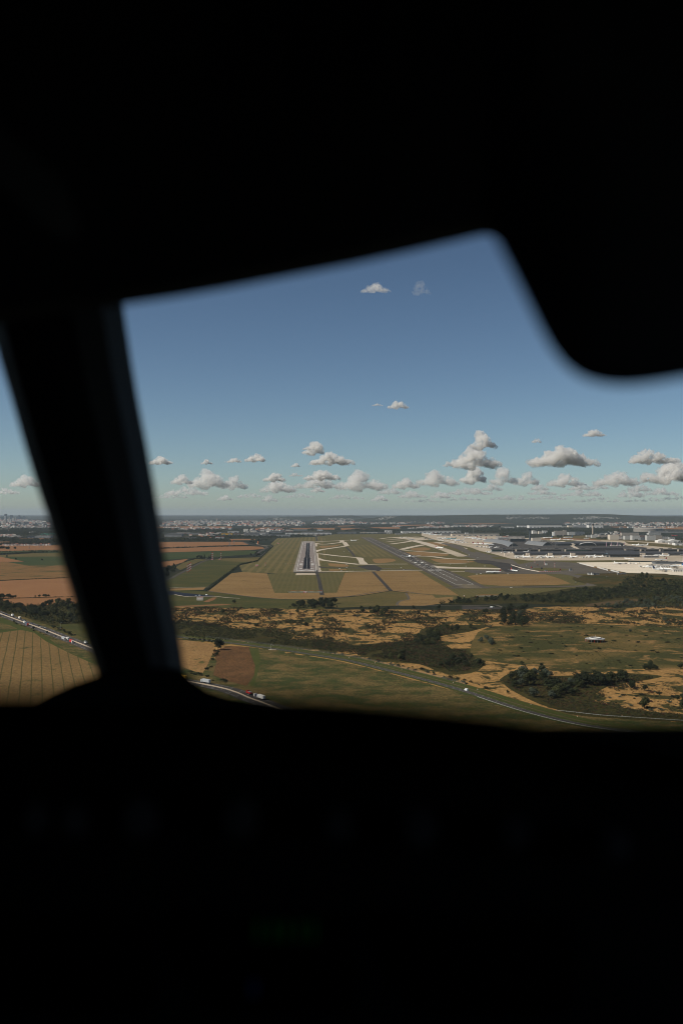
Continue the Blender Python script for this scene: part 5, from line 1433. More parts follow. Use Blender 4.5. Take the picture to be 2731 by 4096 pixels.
ctower("tall beige control tower with dark cab standing before the white hangars", 'c', 150, 380, 216, mat("tower_concrete", (.50, .38, .29), .8, (.44, .33, .25), .1), 5.4, 'cab')
ctower("dark slim control tower with a flat disc top, left of the pale block", 'b', 463, 474, 292, mat("tower_dark", (.05, .06, .065), .4, (.04, .05, .055), .1, .4), 6.0, 'disc')
ctower("small mushroom shaped tower among the dark trees", 'a', 1168, 325, 250, mat("tower_pale", (.45, .37, .30), .8), 3.2, 'mushroom')
for a in (
        ("hangar", "long white maintenance hangar beyond the trees", 'b', 450, 960, 284, 243, WHITE, BROOF, 120, "hangar"), ("hangar", "low white hangar left of the long one", 'b', 277, 446, 270, 247, WHITE, BROOF, 90, "hangar"),
        ("hangar", "low white shed right of the long hangar", 'b', 962, 1040, 284, 260, WHITE, BROOF, 80, "hangar"), ("hangar", "beige hall between the sheds and the arched hangar", 'b', 1065, 1136, 284, 244, CREAM, BROOF, 80, "hangar"),
        ("hangar", "white hangar partly behind the beige control tower", 'c', 86, 312, 290, 240, WHITE, BROOF, 100, "hangar"),
        ("warehouse", "white flat shed behind the mushroom tower", 'a', 1200, 1390, 286, 264, WHITE, BROOF, 90, "warehouse"),
        ("office_block", "tall pale office block with vertical ribs below the hangars", 'b', 857, 990, 404, 330, FACB, BROOF, 40, "building"), ("office_block", "narrow white end block left of the ribbed office", 'b', 827, 855, 404, 344, WHITE, BROOF, 36, "building"), ("office_block", "beige end block right of the ribbed office", 'b', 992, 1036, 392, 322, FACB, BROOF, 40, "building"),
        ("office_block", "low white and grey office right of the ribbed one", 'b', 1066, 1170, 396, 346, FACW, BROOF, 40, "building"), ("office_block", "dark glass office beside the white one", 'b', 1172, 1322, 396, 346, FACG, GROOF, 40, "building"),
        ("hall", "white sawtooth plant hall with red and white chimneys", 'b', 508, 566, 372, 326, WHITE, BROOF, 60, "building"), ("hall", "cream round roofed plant building", 'b', 602, 660, 374, 338, CREAM, BROOF, 50, "building"), ("hall", "white wedge shaped plant building", 'b', 668, 736, 364, 326, WHITE, BROOF, 50, "building"),
        ("hotel", "left low wing of the white hotel row", 'c', 52, 132, 430, 396, FACW, BROOF, 30, "building"), ("hotel", "grey white middle wing of the hotel row", 'c', 134, 248, 438, 390, FACW, BROOF, 30, "building"), ("hotel", "right grey wing of the hotel row", 'c', 250, 418, 440, 392, FACB, GROOF, 30, "building"),
        ("office_block", "blank beige cube at the end of the hotel row", 'c', 420, 554, 468, 390, CREAM, BROOF, 60, "building"),
        ("office_block", "concrete row of towers behind the white stepped building", 'c', 606, 872, 402, 356, FACB, GROOF, 50, "building"),
        ("office_block", "lowest left step of the white stepped building", 'c', 556, 654, 462, 414, FACW, BROOF, 40, "building"), ("office_block", "middle step of the white stepped building", 'c', 655, 768, 466, 408, FACW, BROOF, 44, "building"), ("office_block", "tall right step of the white stepped building", 'c', 769, 886, 474, 400, FACW, BROOF, 50, "building"),
        ("office_block", "dark reddish building right of the white stepped building", 'c', 888, 1000, 450, 396, FACR, GROOF, 50, "building"), ("office_block", "grey low car park in front of the reddish building", 'c', 900, 994, 476, 430, FACG, GROOF, 40, "building"),
        ("office_block", "white office with dark window rows near the tents", 'c', 1000, 1134, 480, 402, FACW, BROOF, 44, "building"), ("office_block", "pale office right of the striped white one", 'c', 1136, 1238, 462, 400, FACB, BROOF, 44, "building"),
        ("office_block", "left chequered black and white building", 'c', 1240, 1342, 462, 418, CHECK, GROOF, 40, "building"), ("office_block", "right chequered black and white building", 'c', 1350, 1436, 464, 428, CHECK, GROOF, 40, "building"),
        ("hall", "low white hall at the right edge under the tents", 'c', 1440, 1600, 556, 518, WHITE, GROOF, 50, "building"), ("shed", "small white shed in the grass below the tents", 'c', 1348, 1386, 538, 514, WHITE, BROOF, 20, "building"),
        ("terminal", "low white terminal annex below the round terminal", 'c', 1030, 1220, 388, 362, FACW, BROOF, 60, "terminal"), ("terminal", "grey flank in front of the round terminal", 'c', 1048, 1312, 358, 330, GREYC, GROOF, 60, "terminal"), ("terminal", "dark low terminal building at the far right", 'c', 1312, 1700, 356, 326, GREYC, DROOF, 60, "terminal"),
        ("hangar", "long cream hangar row near the horizon at the right", 'c', 905, 1236, 162, 148, CREAM, BROOF, 150, "hangar"), ("hangar", "cream hangar at the far right horizon", 'c', 1418, 1640, 162, 150, CREAM, BROOF, 150, "hangar"), ("hall", "white building just below the long cream hangars", 'c', 1140, 1228, 182, 164, WHITE, BROOF, 90, "building"),
        ("warehouse", "long pale cargo hall behind the red tailed airliners", 'a', 412, 1160, 410, 376, CREAM, BROOF, 70, "warehouse"), ("warehouse", "grey cargo hall behind the leftmost parked airliners", 'a', 250, 410, 402, 368, GREYC, GROOF, 60, "warehouse"), ("warehouse", "small white office in front of the trees", 'a', 628, 676, 372, 356, WHITE, BROOF, 30, "warehouse"),
        ("warehouse", "long white hall with many doors at the far end of the right runway", 'h', 1040, 1640, 362, 334, WHITE, BROOF, 90, "warehouse"), ("warehouse", "long white roofed shed beyond the long hall", 'a', 0, 560, 356, 330, WHITE, BROOF, 90, "warehouse"),
        ("hall", "tall white box hall beyond the middle of the airfield", 'h', 780, 890, 350, 318, WHITE, BROOF, 60, "building"), ("warehouse", "grey white shed left of the tall white box", 'h', 505, 660, 364, 350, WHITE, BROOF, 50, "warehouse"), ("warehouse", "blue grey low shed under the tall white box", 'h', 662, 806, 366, 352, FACG, BROOF, 50, "warehouse"), ("warehouse", "small white shed right of the tall white box", 'h', 808, 892, 368, 352, WHITE, BROOF, 50, "warehouse"),
        ("warehouse", "long dark cargo hall with pale roof beyond the field", 'h', 32, 336, 370, 348, FACG, BROOF, 60, "warehouse"), ("warehouse", "cream shed right of the long dark cargo hall", 'h', 395, 502, 364, 348, CREAM, BROOF, 50, "warehouse"), ("warehouse", "grey office low block right of the runway end", 'h', 945, 1050, 384, 364, GREYC, BROOF, 40, "warehouse"), ("warehouse", "white annex left of the long white hall", 'h', 1056, 1138, 368, 348, WHITE, BROOF, 50, "warehouse"),
        ("warehouse", "long low cargo hall with a white band beyond the left runway", 'g', 632, 1356, 382, 358, WHITE, GROOF, 60, "warehouse"), ("warehouse", "second cargo roof behind the banded hall", 'g', 880, 1330, 362, 346, GREYC, BROOF, 60, "warehouse"), ("warehouse", "cream row of sheds below the banded hall", 'g', 880, 1120, 404, 388, CREAM, BROOF, 40, "warehouse"),
        ("warehouse", "pale blue roofed shed before the wide field", 'g', 1130, 1216, 328, 308, mat("blue_white", (.55, .60, .62), .6), BROOF, 60, "warehouse"), ("office_block", "grey office left of the pale blue shed", 'g', 760, 980, 328, 308, FACG, BROOF, 50, "building"),
        ("office_block", "white office block beyond the motorway trees", 'g', 335, 396, 332, 304, FACW, BROOF, 40, "building"), ("office_block", "grey green office beside the white one", 'g', 290, 334, 330, 304, FACG, GROOF, 40, "building"), ("warehouse", "dark maroon hall behind the grey sheds", 'g', 590, 740, 350, 326, FACR, DROOF, 50, "warehouse"),
        ("warehouse", "grey office hall with pale stripes in the business park", 'g', 405, 586, 364, 334, FACG, BROOF, 70, "warehouse"), ("warehouse", "bright white flat shed in the business park", 'g', 195, 316, 388, 364, WHITE, BROOF, 60, "warehouse"), ("warehouse", "wide grey shed left of the bright white one", 'g', -10, 215, 416, 374, GREYC, GROOF, 90, "warehouse"), ("warehouse", "far grey shed with a pale roof behind the wide one", 'g', 70, 370, 372, 350, GREYC, BROOF, 80, "warehouse"),
        ("warehouse", "grey blue shed near the airfield fence, left of two", 'g', 265, 418, 416, 386, GREYC, GROOF, 60, "warehouse"), ("warehouse", "dark green shed between the grey blue sheds", 'g', 420, 488, 416, 384, FACD, GROOF, 60, "warehouse"), ("warehouse", "grey white shed nearest the airfield fence", 'g', 490, 704, 424, 390, mat("silver_cladding", (.42, .42, .41), .6), GROOF, 60, "warehouse"),
        ("warehouse", "bright yellow warehouse in the business park", 'f', 1040, 1216, 390, 362, YELLOW, BROOF, 60, "warehouse"), ("warehouse", "dark maroon hall beside the yellow warehouse", 'f', 1218, 1336, 386, 360, FACR, DROOF, 60, "warehouse"), ("warehouse", "white roofed long shed behind the yellow warehouse", 'f', 1140, 1312, 352, 336, WHITE, BROOF, 60, "warehouse"),
        ("warehouse", "grey shed right of the maroon hall", 'f', 1394, 1480, 396, 354, GREYC, GROOF, 60, "warehouse"), ("warehouse", "pale low shed in front of the grey one", 'f', 1346, 1420, 408, 378, CREAM, BROOF, 40, "warehouse"), ("warehouse", "wide striped grey shed right of the pale low one", 'f', 1482, 1620, 404, 356, FACG, GROOF, 70, "warehouse"),
        ("house", "small white house among dark trees, left of two", 'f', 714, 756, 438, 424, WHITE, RROOF, 20, "house"), ("house", "small white house among dark trees, right of two", 'f', 858, 902, 448, 434, WHITE, RROOF, 20, "house"), ("shop", "red and white roadside shed", 'f', 945, 1020, 448, 424, WHITE, RED, 30, "shop"), ("shop", "second red and white roadside shed", 'f', 1036, 1078, 446, 424, WHITE, RED, 30, "shop"),
        ("warehouse", "long white roofed shed near the post at the horizon fields", 'f', 130, 380, 280, 268, WHITE, BROOF, 80, "warehouse"), ("warehouse", "white shed with yellow light among the trees", 'f', 372, 470, 304, 292, WHITE, BROOF, 50, "warehouse"), ("warehouse", "orange brown shed left of the white one", 'f', 256, 304, 302, 290, ORANGE, BROOF, 40, "warehouse"),
        ("warehouse", "dark long hall with a pale roof edge near the post", 'f', 335, 548, 374, 356, FACR, BROOF, 60, "warehouse"), ("warehouse", "long curved grey hall with red end beside the post", 'f', 150, 420, 418, 390, GREYC, GROOF, 70, "warehouse"), ("warehouse", "dark low hall behind the tree row", 'f', 440, 640, 452, 434, GREYC, GROOF, 50, "warehouse"), ("warehouse", "grey low hall right of the dark long one", 'f', 530, 700, 384, 362, GREYC, GROOF, 60, "warehouse"), ("warehouse", "greenish shed roof in the trees", 'f', 800, 915, 370, 350, FACD, GROOF, 60, "warehouse"),
        ("hall", "white hall alone in the dark woods left of the post", 'i', 622, 704, 490, 458, WHITE, BROOF, 60, "building"), ("warehouse", "green roofed long shed behind the post edge", 'i', 860, 1140, 520, 490, mat("green_cladding", (.10, .34, .24), .6), mat("green_roof", (.16, .46, .34), .6), 60, "warehouse"), ("warehouse", "white roofed shed left part under the green one", 'i', 735, 890, 580, 548, GREYC, WHITE, 60, "warehouse"), ("warehouse", "white roofed shed right part under the green one", 'i', 895, 1060, 584, 548, GREYC, WHITE, 60, "warehouse"), ("warehouse", "dark long hall left of the white roofed sheds", 'i', 570, 732, 580, 552, FACD, DROOF, 60, "warehouse"), ("warehouse", "long tan hall in front of the dark wood", 'i', 145, 440, 580, 560, FACR, BROOF, 60, "warehouse"),
        ("hall", "big white factory hall at the foot of the hills", 'h', 1466, 1724, 182, 158, WHITE, WHITE, 120, "building"), ("hall", "low white hall at the foot of the hills", 'a', 582, 662, 190, 176, WHITE, WHITE, 90, "building"), ("house", "white house high on the wooded hill", 'a', 1100, 1124, 148, 134, WHITE, BROOF, 60, "house"),
        ("hall", "long white stadium hall below the skyline towers", 'i', 430, 536, 296, 270, WHITE, WHITE, 90, "building")):
    kind = "arch" if "round roofed" in a[1] or "curved grey hall" in a[1] else "shed" if "sawtooth" in a[1] else "gable" if a[0] == "house" else "flat"
    rt, wd, h, dp = block(*a, kind=kind)
    if a[0] in ("warehouse", "hangar", "hall", "shed"):
        n = max(2, min(9, int(wd / 35)))
        dm = MB()
        for k in range(n):
            MB().box(-wd / 2 + wd * (k + .5) / n, -dp / 2 - .06, h * .26, wd / n * .45, .12, h * .5).build("door", STEEL if a[6] is not STEEL else DGLASS, rt)
        MB().box(0, -dp / 2 - .05, h * .78, wd * .96, .1, h * .10).build("window_band", DGLASS, rt)
    elif a[0] in ("house", "shop", "terminal", "car_park"):
        windows(rt, wd, h, dp, h * .5, h * .3, 2)
# arched hangar, round terminal, tents
rt, wd, h, dp = block("hangar", "arched roof hangar left of the beige control tower", 'b', 1140, 1420, 284, 262, WHITE, GREYC, 110, "hangar", kind="arch")
windows(rt, wd, h, dp, h * .4, h * .6, 5, STEEL, "door")
X, D = G('c', 1085, 345); rr = (G('c', 1310, 345)[0] - G('c', 860, 345)[0]) / 2
rt = thing("round_terminal", "huge round grey concrete terminal on the right horizon side", "terminal", (X, D + rr, 0))
MB().lathe([(rr, 0), (rr, 30), (rr * .93, 34), (rr * .4, 34.5)], 48).build("wall", mat("drum_concrete", (.33, .29, .25), .9, (.27, .24, .21), .02, band=(7, .3, (.12, .11, .10))), rt)
MB().lathe([(rr * .4, 34), (rr * .4, 40), (rr * .1, 41)], 24).build("roof", GROOF, rt)
for lab, a, b in (("left white fabric tent hall", 1170, 1345), ("right white fabric tent hall", 1347, 1530)):
    (xa, D), (xb, _) = G('c', a, 512), G('c', b, 512)
    rt = thing("tent_hall", lab + " beside the chequered buildings", "tent", ((xa + xb) / 2, D + 30, 0))
    W_ = xb - xa; hh = 48 * .2551 * mpp(D)
    MB().loft([[(-W_ / 2, y, 0), (-W_ / 2, y, hh * .6), (-W_ * .15, y, hh * .92), (0, y, hh), (W_ * .2, y, hh * .9), (W_ / 2, y, hh * .6), (W_ / 2, y, 0)] for y in (-30, 30)]).build("canopy", WHITE, rt)
    MB().box(0, -30.2, hh * .22, W_ * .25, .3, hh * .4).build("door", GREYC, rt)
# white arcaded piers on the pale apron
for lab, a, b, base, top in (("white arcaded pier on the pale apron", 1022, 1472, 355, 316), ("white arcaded pier at the right edge, nearer than the other", 1410, 1900, 418, 380)):
    rt, wd, h, dp = block("arcade_pier", lab, 'e', a, b, base, top, WHITE, BROOF, 24, "terminal")
    for k in range(17):
        MB().box(-wd / 2 + wd * (k + .7) / 17.4, -12.1, h * .33, wd / 17 * .42, .2, h * .55).build("arch_opening", DGLASS, rt)
rt, wd, h, dp = block("terminal_block", "grey tunnel roof building beside the taxiing airliner", 'e', 1130, 1560, 300, 270, FACG, GROOF, 40, "terminal")
for lab, a, b in (("left silver gate house by the large hall", 955, 1070), ("right silver gate house by the large hall", 1072, 1182)):
    rt, wd, h, dp = block("gate_house", lab, 'e', a, b, 200, 172, GREYC, WHITE, 24, "terminal")
    windows(rt, wd, h, dp, h * .5, h * .4, 3)
# pale blast walls at the apron edge
for k, (x0, y0, x1, y1) in enumerate(((-60, 288, 170, 345), (220, 352, 385, 398), (430, 400, 556, 432), (700 - 60, 205, 800, 222))):
    a, b = Vector((*G('e', x0, y0 + 6), 0)), Vector((*G('e', x1, y1 + 6), 0))
    t = (b - a).normalized(); n = Vector((-t.y, t.x, 0)) * .8
    w_ = thing("blast_wall", ("first pale blast wall from the left along the pale apron", "second pale blast wall along the pale apron", "third pale blast wall, ending by the dark mound", "pale wall under the large hall")[k], "wall", a)
    l = (b - a).length
    mb = MB().loft([[p - a - n, p - a - n * .6 + Vector((0, 0, 3.4)), p - a + n * .6 + Vector((0, 0, 3.4)), p - a + n] for p in (a, b)])
    mb.build("panel", WHITE, w_)
    ps = MB()
    for j in range(int(l / 12)):
        p = t * (j * 12 + 6)
        ps.box(p.x - n.x * 1.3, p.y - n.y * 1.3, 1.6, .7, .7, 3.2, 0, math.atan2(t.y, t.x))
    ps.build("buttress", GREYC, w_)
# floodlight masts on the aprons
ML = []
for c, x, y, top in (('b', 520, 660, 555), ('b', 860, 660, 545), ('b', 1133, 655, 560), ('a', 1362, 668, 545), ('c', 540, 630, 560), ('c', 752, 615, 550), ('c', 1010, 612, 530), ('c', 1272, 608, 530), ('c', 1438, 620, 545), ('e', 458, 272, 175), ('e', 738, 290, 172), ('e', 1125, 285, 170), ('e', 370, 195, 100), ('c', 685, 545, 500), ('c', 738, 545, 500), ('a', 752, 410, 255), ('b', 185, 640, 550)):
    X, D = G(c, x, y); h = (y - top) * .2551 * mpp(D)
    if not ML:
        m0 = thing("floodlight_mast", "tall thin floodlight mast on the aprons", "light mast", (X, D, 0))
        MB().tube((0, 0, 0), (0, 0, 1), .012, .008, 8).build("pole", STEEL, m0)
        hb = MB().box(0, 0, 1, .09, .05, .012).build("lamp_frame", STEEL, m0)
        q = MB()
        for k in (-1, 0, 1):
            q.box(k * .03, -.022, .99, .02, .015, .02)
        q.build("floodlight", WHITE, hb)
        m0.scale = (h,) * 3; ML.append(m0)
    else:
        m1 = dup(m0, (X, D, 0), scale=h)
        ML.append(m1)
    ML[-1]["group"] = "floodlight masts on the aprons"
for lab, x, top, base in (("left of the pink and white pylons on the dark hall", 305, 505, 565), ("middle of the pink and white pylons on the dark hall", 382, 505, 560), ("third pink and white pylon on the dark hall", 482, 505, 555), ("right pink and white pylon on the dark hall", 584, 508, 548)):
    X, D = G('c', x, base); h = (base - top) * .2551 * mpp(D)
    t = thing("roof_pylon", lab, "pylon", (X, D - 70, 0))
    MB().box(0, 0, h / 2, 3.0, 3.0, h).build("mast", mat("pink_paint", (.50, .30, .36), .7), t)
    MB().box(0, 0, h + .6, 3.6, 3.6, 1.2).build("cap", WHITE, t)


def striped_mast(label, c, x, base, top, r=.7, lattice=True, n=7, wred=True):
    X, D = G(c, x, base)
    h = (S(c, 0, base)[1] - S(c, 0, top)[1]) * mpp(D)
    t = thing("aerial_mast", label, "mast", (X, D, 0))
    for k in range(n):
        m_ = RED if k % 2 == 0 else WHITE
        mb = MB()
        z0, z1 = h * k / n, h * (k + 1) / n
        if lattice:
            for a in range(3):
                an = a * 2.094
                mb.tube((math.cos(an) * r, math.sin(an) * r, z0), (math.cos(an) * r, math.sin(an) * r, z1), r * .32, n=5)
                bn = an + 2.094
                mb.tube((math.cos(an) * r, math.sin(an) * r, z0), (math.cos(bn) * r, math.sin(bn) * r, z1), r * .2, n=4)
        else:
            mb.tube((0, 0, z0), (0, 0, z1), r, n=8)
        mb.build("mast_section", m_, t)
    return t, h


for k, (c, x, b, tp, lab) in enumerate((('f', 888, 778, 656, "left of the two tall red and white masts beside the conifers"), ('f', 910, 774, 660, "right of the two tall red and white masts beside the conifers"), ('f', 1039, 768, 660, "single red and white mast right of the conifers"),
                                       ('k', 470, 262, 92, "leftmost of the four red and white masts by the airfield road"), ('k', 492, 250, 72, "second of the four red and white masts by the airfield road"), ('k', 522, 235, 58, "third of the four red and white masts by the airfield road"), ('k', 547, 215, 50, "rightmost of the four red and white masts by the airfield road"),
                                       ('d', 745, 228, 172, "slim red and white mast at the works, left"), ('d', 868, 252, 185, "red and white mast beside the works cabin"), ('d', 995, 285, 220, "red and white mast at the right of the works"),
                                       ('c', 577, 470, 338, "very tall red and white mast before the white stepped building"), ('b', 572, 320, 290, "red and white chimney, left at the plant"), ('b', 755, 330, 292, "red and white chimney, right at the plant"),
                                       ('i', 184, 458, 405, "thin mast over the dark woods left of the post"), ('1', 1034, 528, 490, "small red and white mast beside the left runway"), ('g', 600, 528, 492, "small mast near the far left end of the runway"))):
    striped_mast(lab, c, x, b, tp, .9 if k < 7 else .8)
for lab, c, x0, x1, base, top in (("red and white striped hut under the twin masts", 'f', 878, 914, 782, 772), ("red and white striped hut under the single mast", 'f', 1003, 1030, 780, 766), ("red and white shelter in the middle of the orange aerial row", 'm', 440, 508, 1208, 1180), ("red and white cabin beside the left runway", '1', 945, 972, 526, 515), ("red and white cabin beside the runway, far end", 'g', 504, 532, 530, 516),
                                 ("small red and white box at the foot of the dark path", 'm', 790, 818, 1328, 1302), ("small red and white cabin left of the right aerial row", 'n', 1384, 1408, 856, 838), ("tiny white box near the meadow fence", 'n', 1190, 1204, 846, 835)):
    (xa, D), (xb, _) = G(c, x0, base), G(c, x1, base)
    W_, hh = xb - xa, (S(c, 0, base)[1] - S(c, 0, top)[1]) * mpp(D)
    t = thing("equipment_hut", lab, "hut", ((xa + xb) / 2, D, .2))
    for k in range(5):
        MB().box(-W_ / 2 + W_ * (k + .5) / 5, 0, hh / 2, W_ / 5, 4, hh).build("wall_panel", RED if k % 2 == 0 else WHITE, t)
    MB().box(0, 0, hh + .1, W_ + .4, 4.4, .2).build("roof", WHITE, t)
# rows of orange aerials at the runway ends
for lab, c, x0, x1, base, top, n in (("long row of orange and white aerial posts on a white beam below the left runway", 'm', 122, 828, 1204, 1152, 31), ("row of orange aerials on a white beam below the right runway", '6', 25, 190, 201, 186, 24)):
    (xa, D), (xb, _) = G(c, x0, base), G(c, x1, base)
    W_, hh = xb - xa, (S(c, 0, base)[1] - S(c, 0, top)[1]) * mpp(D)
    t = thing("aerial_row", lab, "antenna", ((xa + xb) / 2, D, .3))
    MB().box(0, 0, .7, W_, .7, .5).build("beam", WHITE, t)
    pm = None
    for k in range(n):
        x = -W_ / 2 + W_ * k / (n - 1)
        q = MB().tube((x, 0, .9), (x, 0, hh * .6), .22, n=6, mi=0).tube((x, 0, hh * .6), (x, 0, hh * .8), .24, n=6, mi=1)
        q.box(x, .9, hh * .86, .35, 2.6, .4, 1)
        q.build("aerial", [PAINT, ORANGE], t)
for x in (62, 120, 176, 232):
    X, D = G('m', x, 612)
    t = thing("marker_light", ("leftmost", "second", "third", "rightmost")[(x - 62) // 56] + " of the four slope marker lights left of the runway", "light", (X, D, .2))
    MB().box(0, 0, 1.0, 2.0, 1.6, 1.2).build("housing", WHITE if x < 120 else ORANGE, t)
    MB().tube((-.5, 0, 0), (-.5, 0, .5), .1).tube((.5, 0, 0), (.5, 0, .5), .1).build("leg", STEEL, t)
    MB().box(0, -.83, 1.1, 1.2, .1, .7).build("lens", PAINT, t)
# small white airfield signs and lights
k0 = None
for c, x, y in (('n', 1160, 140), ('n', 1272, 198), ('n', 1272, 212), ('n', 1408, 238), ('n', 1260, 304), ('n', 980, 344), ('n', 1226, 376), ('n', 1520, 374), ('n', 1394, 502), ('n', 444, 44), ('n', 310, 72), ('n', 728, 112), ('3', 270, 608), ('3', 756, 566), ('3', 968, 562), ('3', 836, 618), ('3', 245, 504), ('3', 40, 502), ('m', 1345, 772), ('m', 1230, 748), ('m', 1192, 708), ('m', 1340, 682), ('m', 1338, 627), ('n', 210, 402), ('n', 250, 428), ('n', 118, 342),
                ('m', 1285, 346), ('m', 1386, 344), ('m', 1462, 336), ('g', 500, 378), ('h', 650, 424), ('h', 1130, 582), ('h', 1548, 622), ('h', 1270, 555), ('e', 322, 580), ('e', 410, 442), ('e', 380, 512)):
    X, D = G(c, x, y)
    if k0 is None:
        k0 = thing("taxiway_sign", "small white sign board beside the taxiways", "sign", (X, D, .3))
        MB().box(0, 0, .9, 4.2, .5, 1.2).build("board", PAINT, k0)
        MB().box(-1.4, 0, .15, .3, .3, .3).box(1.4, 0, .15, .3, .3, .3).build("leg", STEEL, k0)
        o = k0
    else:
        o = dup(k0, (X, D, .3), rnd.uniform(-.4, .4))
    o["group"] = "small white signs beside the taxiways"

# ------------------------------------------------------------------ works area: barriers, machines, cabins
q0 = None
for pts, n, red in (([('d', 452, 254), ('d', 600, 300), ('d', 800, 338)], 26, False), ([('d', 806, 340), ('d', 940, 337), ('d', 1080, 332)], 22, True)):
    P = smooth_path([G(*p) for p in pts], 5)
    L_ = sum((Vector(a) - Vector(b)).length for a, b in zip(P, P[1:]))
    for k, (x, y, h) in enumerate(along(P, L_ / n)):
        m_ = RED if red and k % 2 == 0 else (WHITE if red else CREAM)
        b_ = MB()
        ln = L_ / n * .86
        b_.loft([[(s * ln / 2, -.9, 0), (s * ln / 2, -.35, .8), (s * ln / 2, -.3, 1.6), (s * ln / 2, .3, 1.6), (s * ln / 2, .35, .8), (s * ln / 2, .9, 0)] for s in (-1, 1)])
        o = b_.build("barrier_block", m_)
        o.location, o.rotation_euler = (x, y, .6), (0, 0, h)
        tag(o, "red water barrier block in the row before the works" if m_ is RED else ("white barrier block between red ones in the works row" if red else "white barrier block in the long slanting works row"), "barrier", "red and white works barriers" if red else "white works barriers")
for lab, c, x, y, s, m_, kind in (("red tractor with dark wheels at the left of the works", 'd', 705, 292, 1.5, RED, 't'), ("big dark tractor in the middle of the works", 'd', 830, 305, 1.7, NAVY, 't'), ("dark machine by the cabins at the right of the works", 'd', 1064, 325, 1.9, DRED, 't'), ("orange machine lying low behind the works", 'd', 780, 258, 1.2, ORANGE, 't'), ("small red and white vehicle at the back of the works", 'd', 640, 264, 1.0, WHITE, 't')):
    X, D = G(c, x, y)
    t = thing("tractor", lab, "tractor", (X, D, .6), rnd.uniform(-.6, .6)); t.scale = (s,) * 3
    MB().box(0, .9, 1.5, 1.3, 2.6, 1.1).build("bonnet", m_, t)
    cb = MB().box(0, -1.0, 2.0, 1.7, 1.7, 2.6, taper=.85).build("cab", m_, t)
    MB().box(0, -1.0, 2.6, 1.72, 1.72, .9).build("window", DGLASS, cb)
    for sx in (-1, 1):
        MB().tube((sx * .75, -1.1, 1.0), (sx * 1.25, -1.1, 1.0), 1.0, n=14).build("wheel", TYRE, t)
        MB().tube((sx * .65, 1.6, .6), (sx * 1.0, 1.6, .6), .6, n=14).build("wheel", TYRE, t)
for lab, c, x0, x1, base, top in (("white works cabin beside the red and white mast", 'd', 874, 902, 254, 228), ("tall grey silo cabin at the right of the works", 'd', 1183, 1214, 330, 298), ("white low cabin by the barriers", 'd', 872, 902, 332, 318), ("white cabin block of the plant at the apron corner, left", 'e', 76, 128, 470, 440), ("pale tank block of the plant at the apron corner, middle", 'e', 132, 164, 474, 436), ("grey cabin block of the plant at the apron corner, right", 'e', 168, 252, 472, 446), ("white hut alone on the tan bank", 'e', 368, 394, 518, 500), ("white cabin on the sandy track behind the wood", 'e', 608, 648, 578, 556), ("second white cabin on the sandy track behind the wood", 'e', 664, 712, 590, 566), ("long pale cabins beside the blast wall", 'e', 535, 672, 468, 448)):
    rt, wd, h, dp = block("site_cabin", lab, c, x0, x1, base, top, WHITE if "grey" not in lab else GREYC, GROOF, 6, "cabin")
    windows(rt, wd, h, dp, h * .6, h * .25, 2)
rt, wd, h, dp = block("pump_house", "white building with red equipment beside the dark basin", 'k', 668, 796, 845, 790, WHITE, mat("stained_white_roof", (.6, .55, .5), .8, (.4, .3, .25), .3), 7, "building")
windows(rt, wd, h, dp, h * .45, h * .5, 5, CREAM, "panel")
MB().box(wd * .2, 0, h + 1.2, 2.2, 2.2, 1.4).build("roof_unit", RED, rt)
X, D = G('f', 1215, 494)
t = thing("silo", "orange silo tower by the far works beyond the stubble fields", "silo", (X, D, 0))
MB().lathe([(3, 0), (3, 9), (1.2, 11)], 14).build("drum", ORANGE, t); MB().box(3.4, 0, 4.5, .8, .8, 9).build("ladder", STEEL, t)
X, D = G('g', 207, 534)
t = thing("silo", "tall orange silo among trees left of the airfield corner", "silo", (X, D, 0))
MB().lathe([(2.8, 0), (2.8, 14), (1, 16)], 14).build("drum", ORANGE, t); MB().box(3.2, 0, 7, .8, .8, 14).build("ladder", STEEL, t)
MB().box(-7, 2, 3, 8, 6, 6).build("hopper", CREAM, t)

# ------------------------------------------------------------------ round beacon on the meadow
X, D = G('6', 902, 541)
v = thing("radio_beacon", "round white radio beacon platform with two rings of aerials on the meadow", "beacon", (X, D, 0))
mb = MB(); mb.lathe([(13.2, 4.0), (13.2, 4.35), (9, 4.4), (9, 4.05)], 40); mb.build("outer_deck", GREYC, v)
mb = MB(); mb.lathe([(7.4, 4.6), (7.4, 5.8), (6.9, 5.8), (6.9, 4.6)], 40); mb.build("inner_ring", WHITE, v)
MB().lathe([(8.9, 4.1), (8.9, 4.5), (.3, 4.55)], 32).build("inner_deck", GREYC, v)
for k in range(20):
    a = 6.2832 * k / 20
    MB().tube((12.6 * math.cos(a), 12.6 * math.sin(a), 0), (12.6 * math.cos(a), 12.6 * math.sin(a), 4.0), .16).build("leg", GREYC if k % 2 else RED, v)
for k in range(24):
    a = 6.2832 * k / 24
    MB().tube((10.8 * math.cos(a), 10.8 * math.sin(a), 4.3), (10.8 * math.cos(a), 10.8 * math.sin(a), 5.1), .28, .2, 8).build("aerial", PAINT, v)
MB().tube((0, 0, 4.5), (0, 0, 9.5), .3, .12).build("mast", PAINT, v)

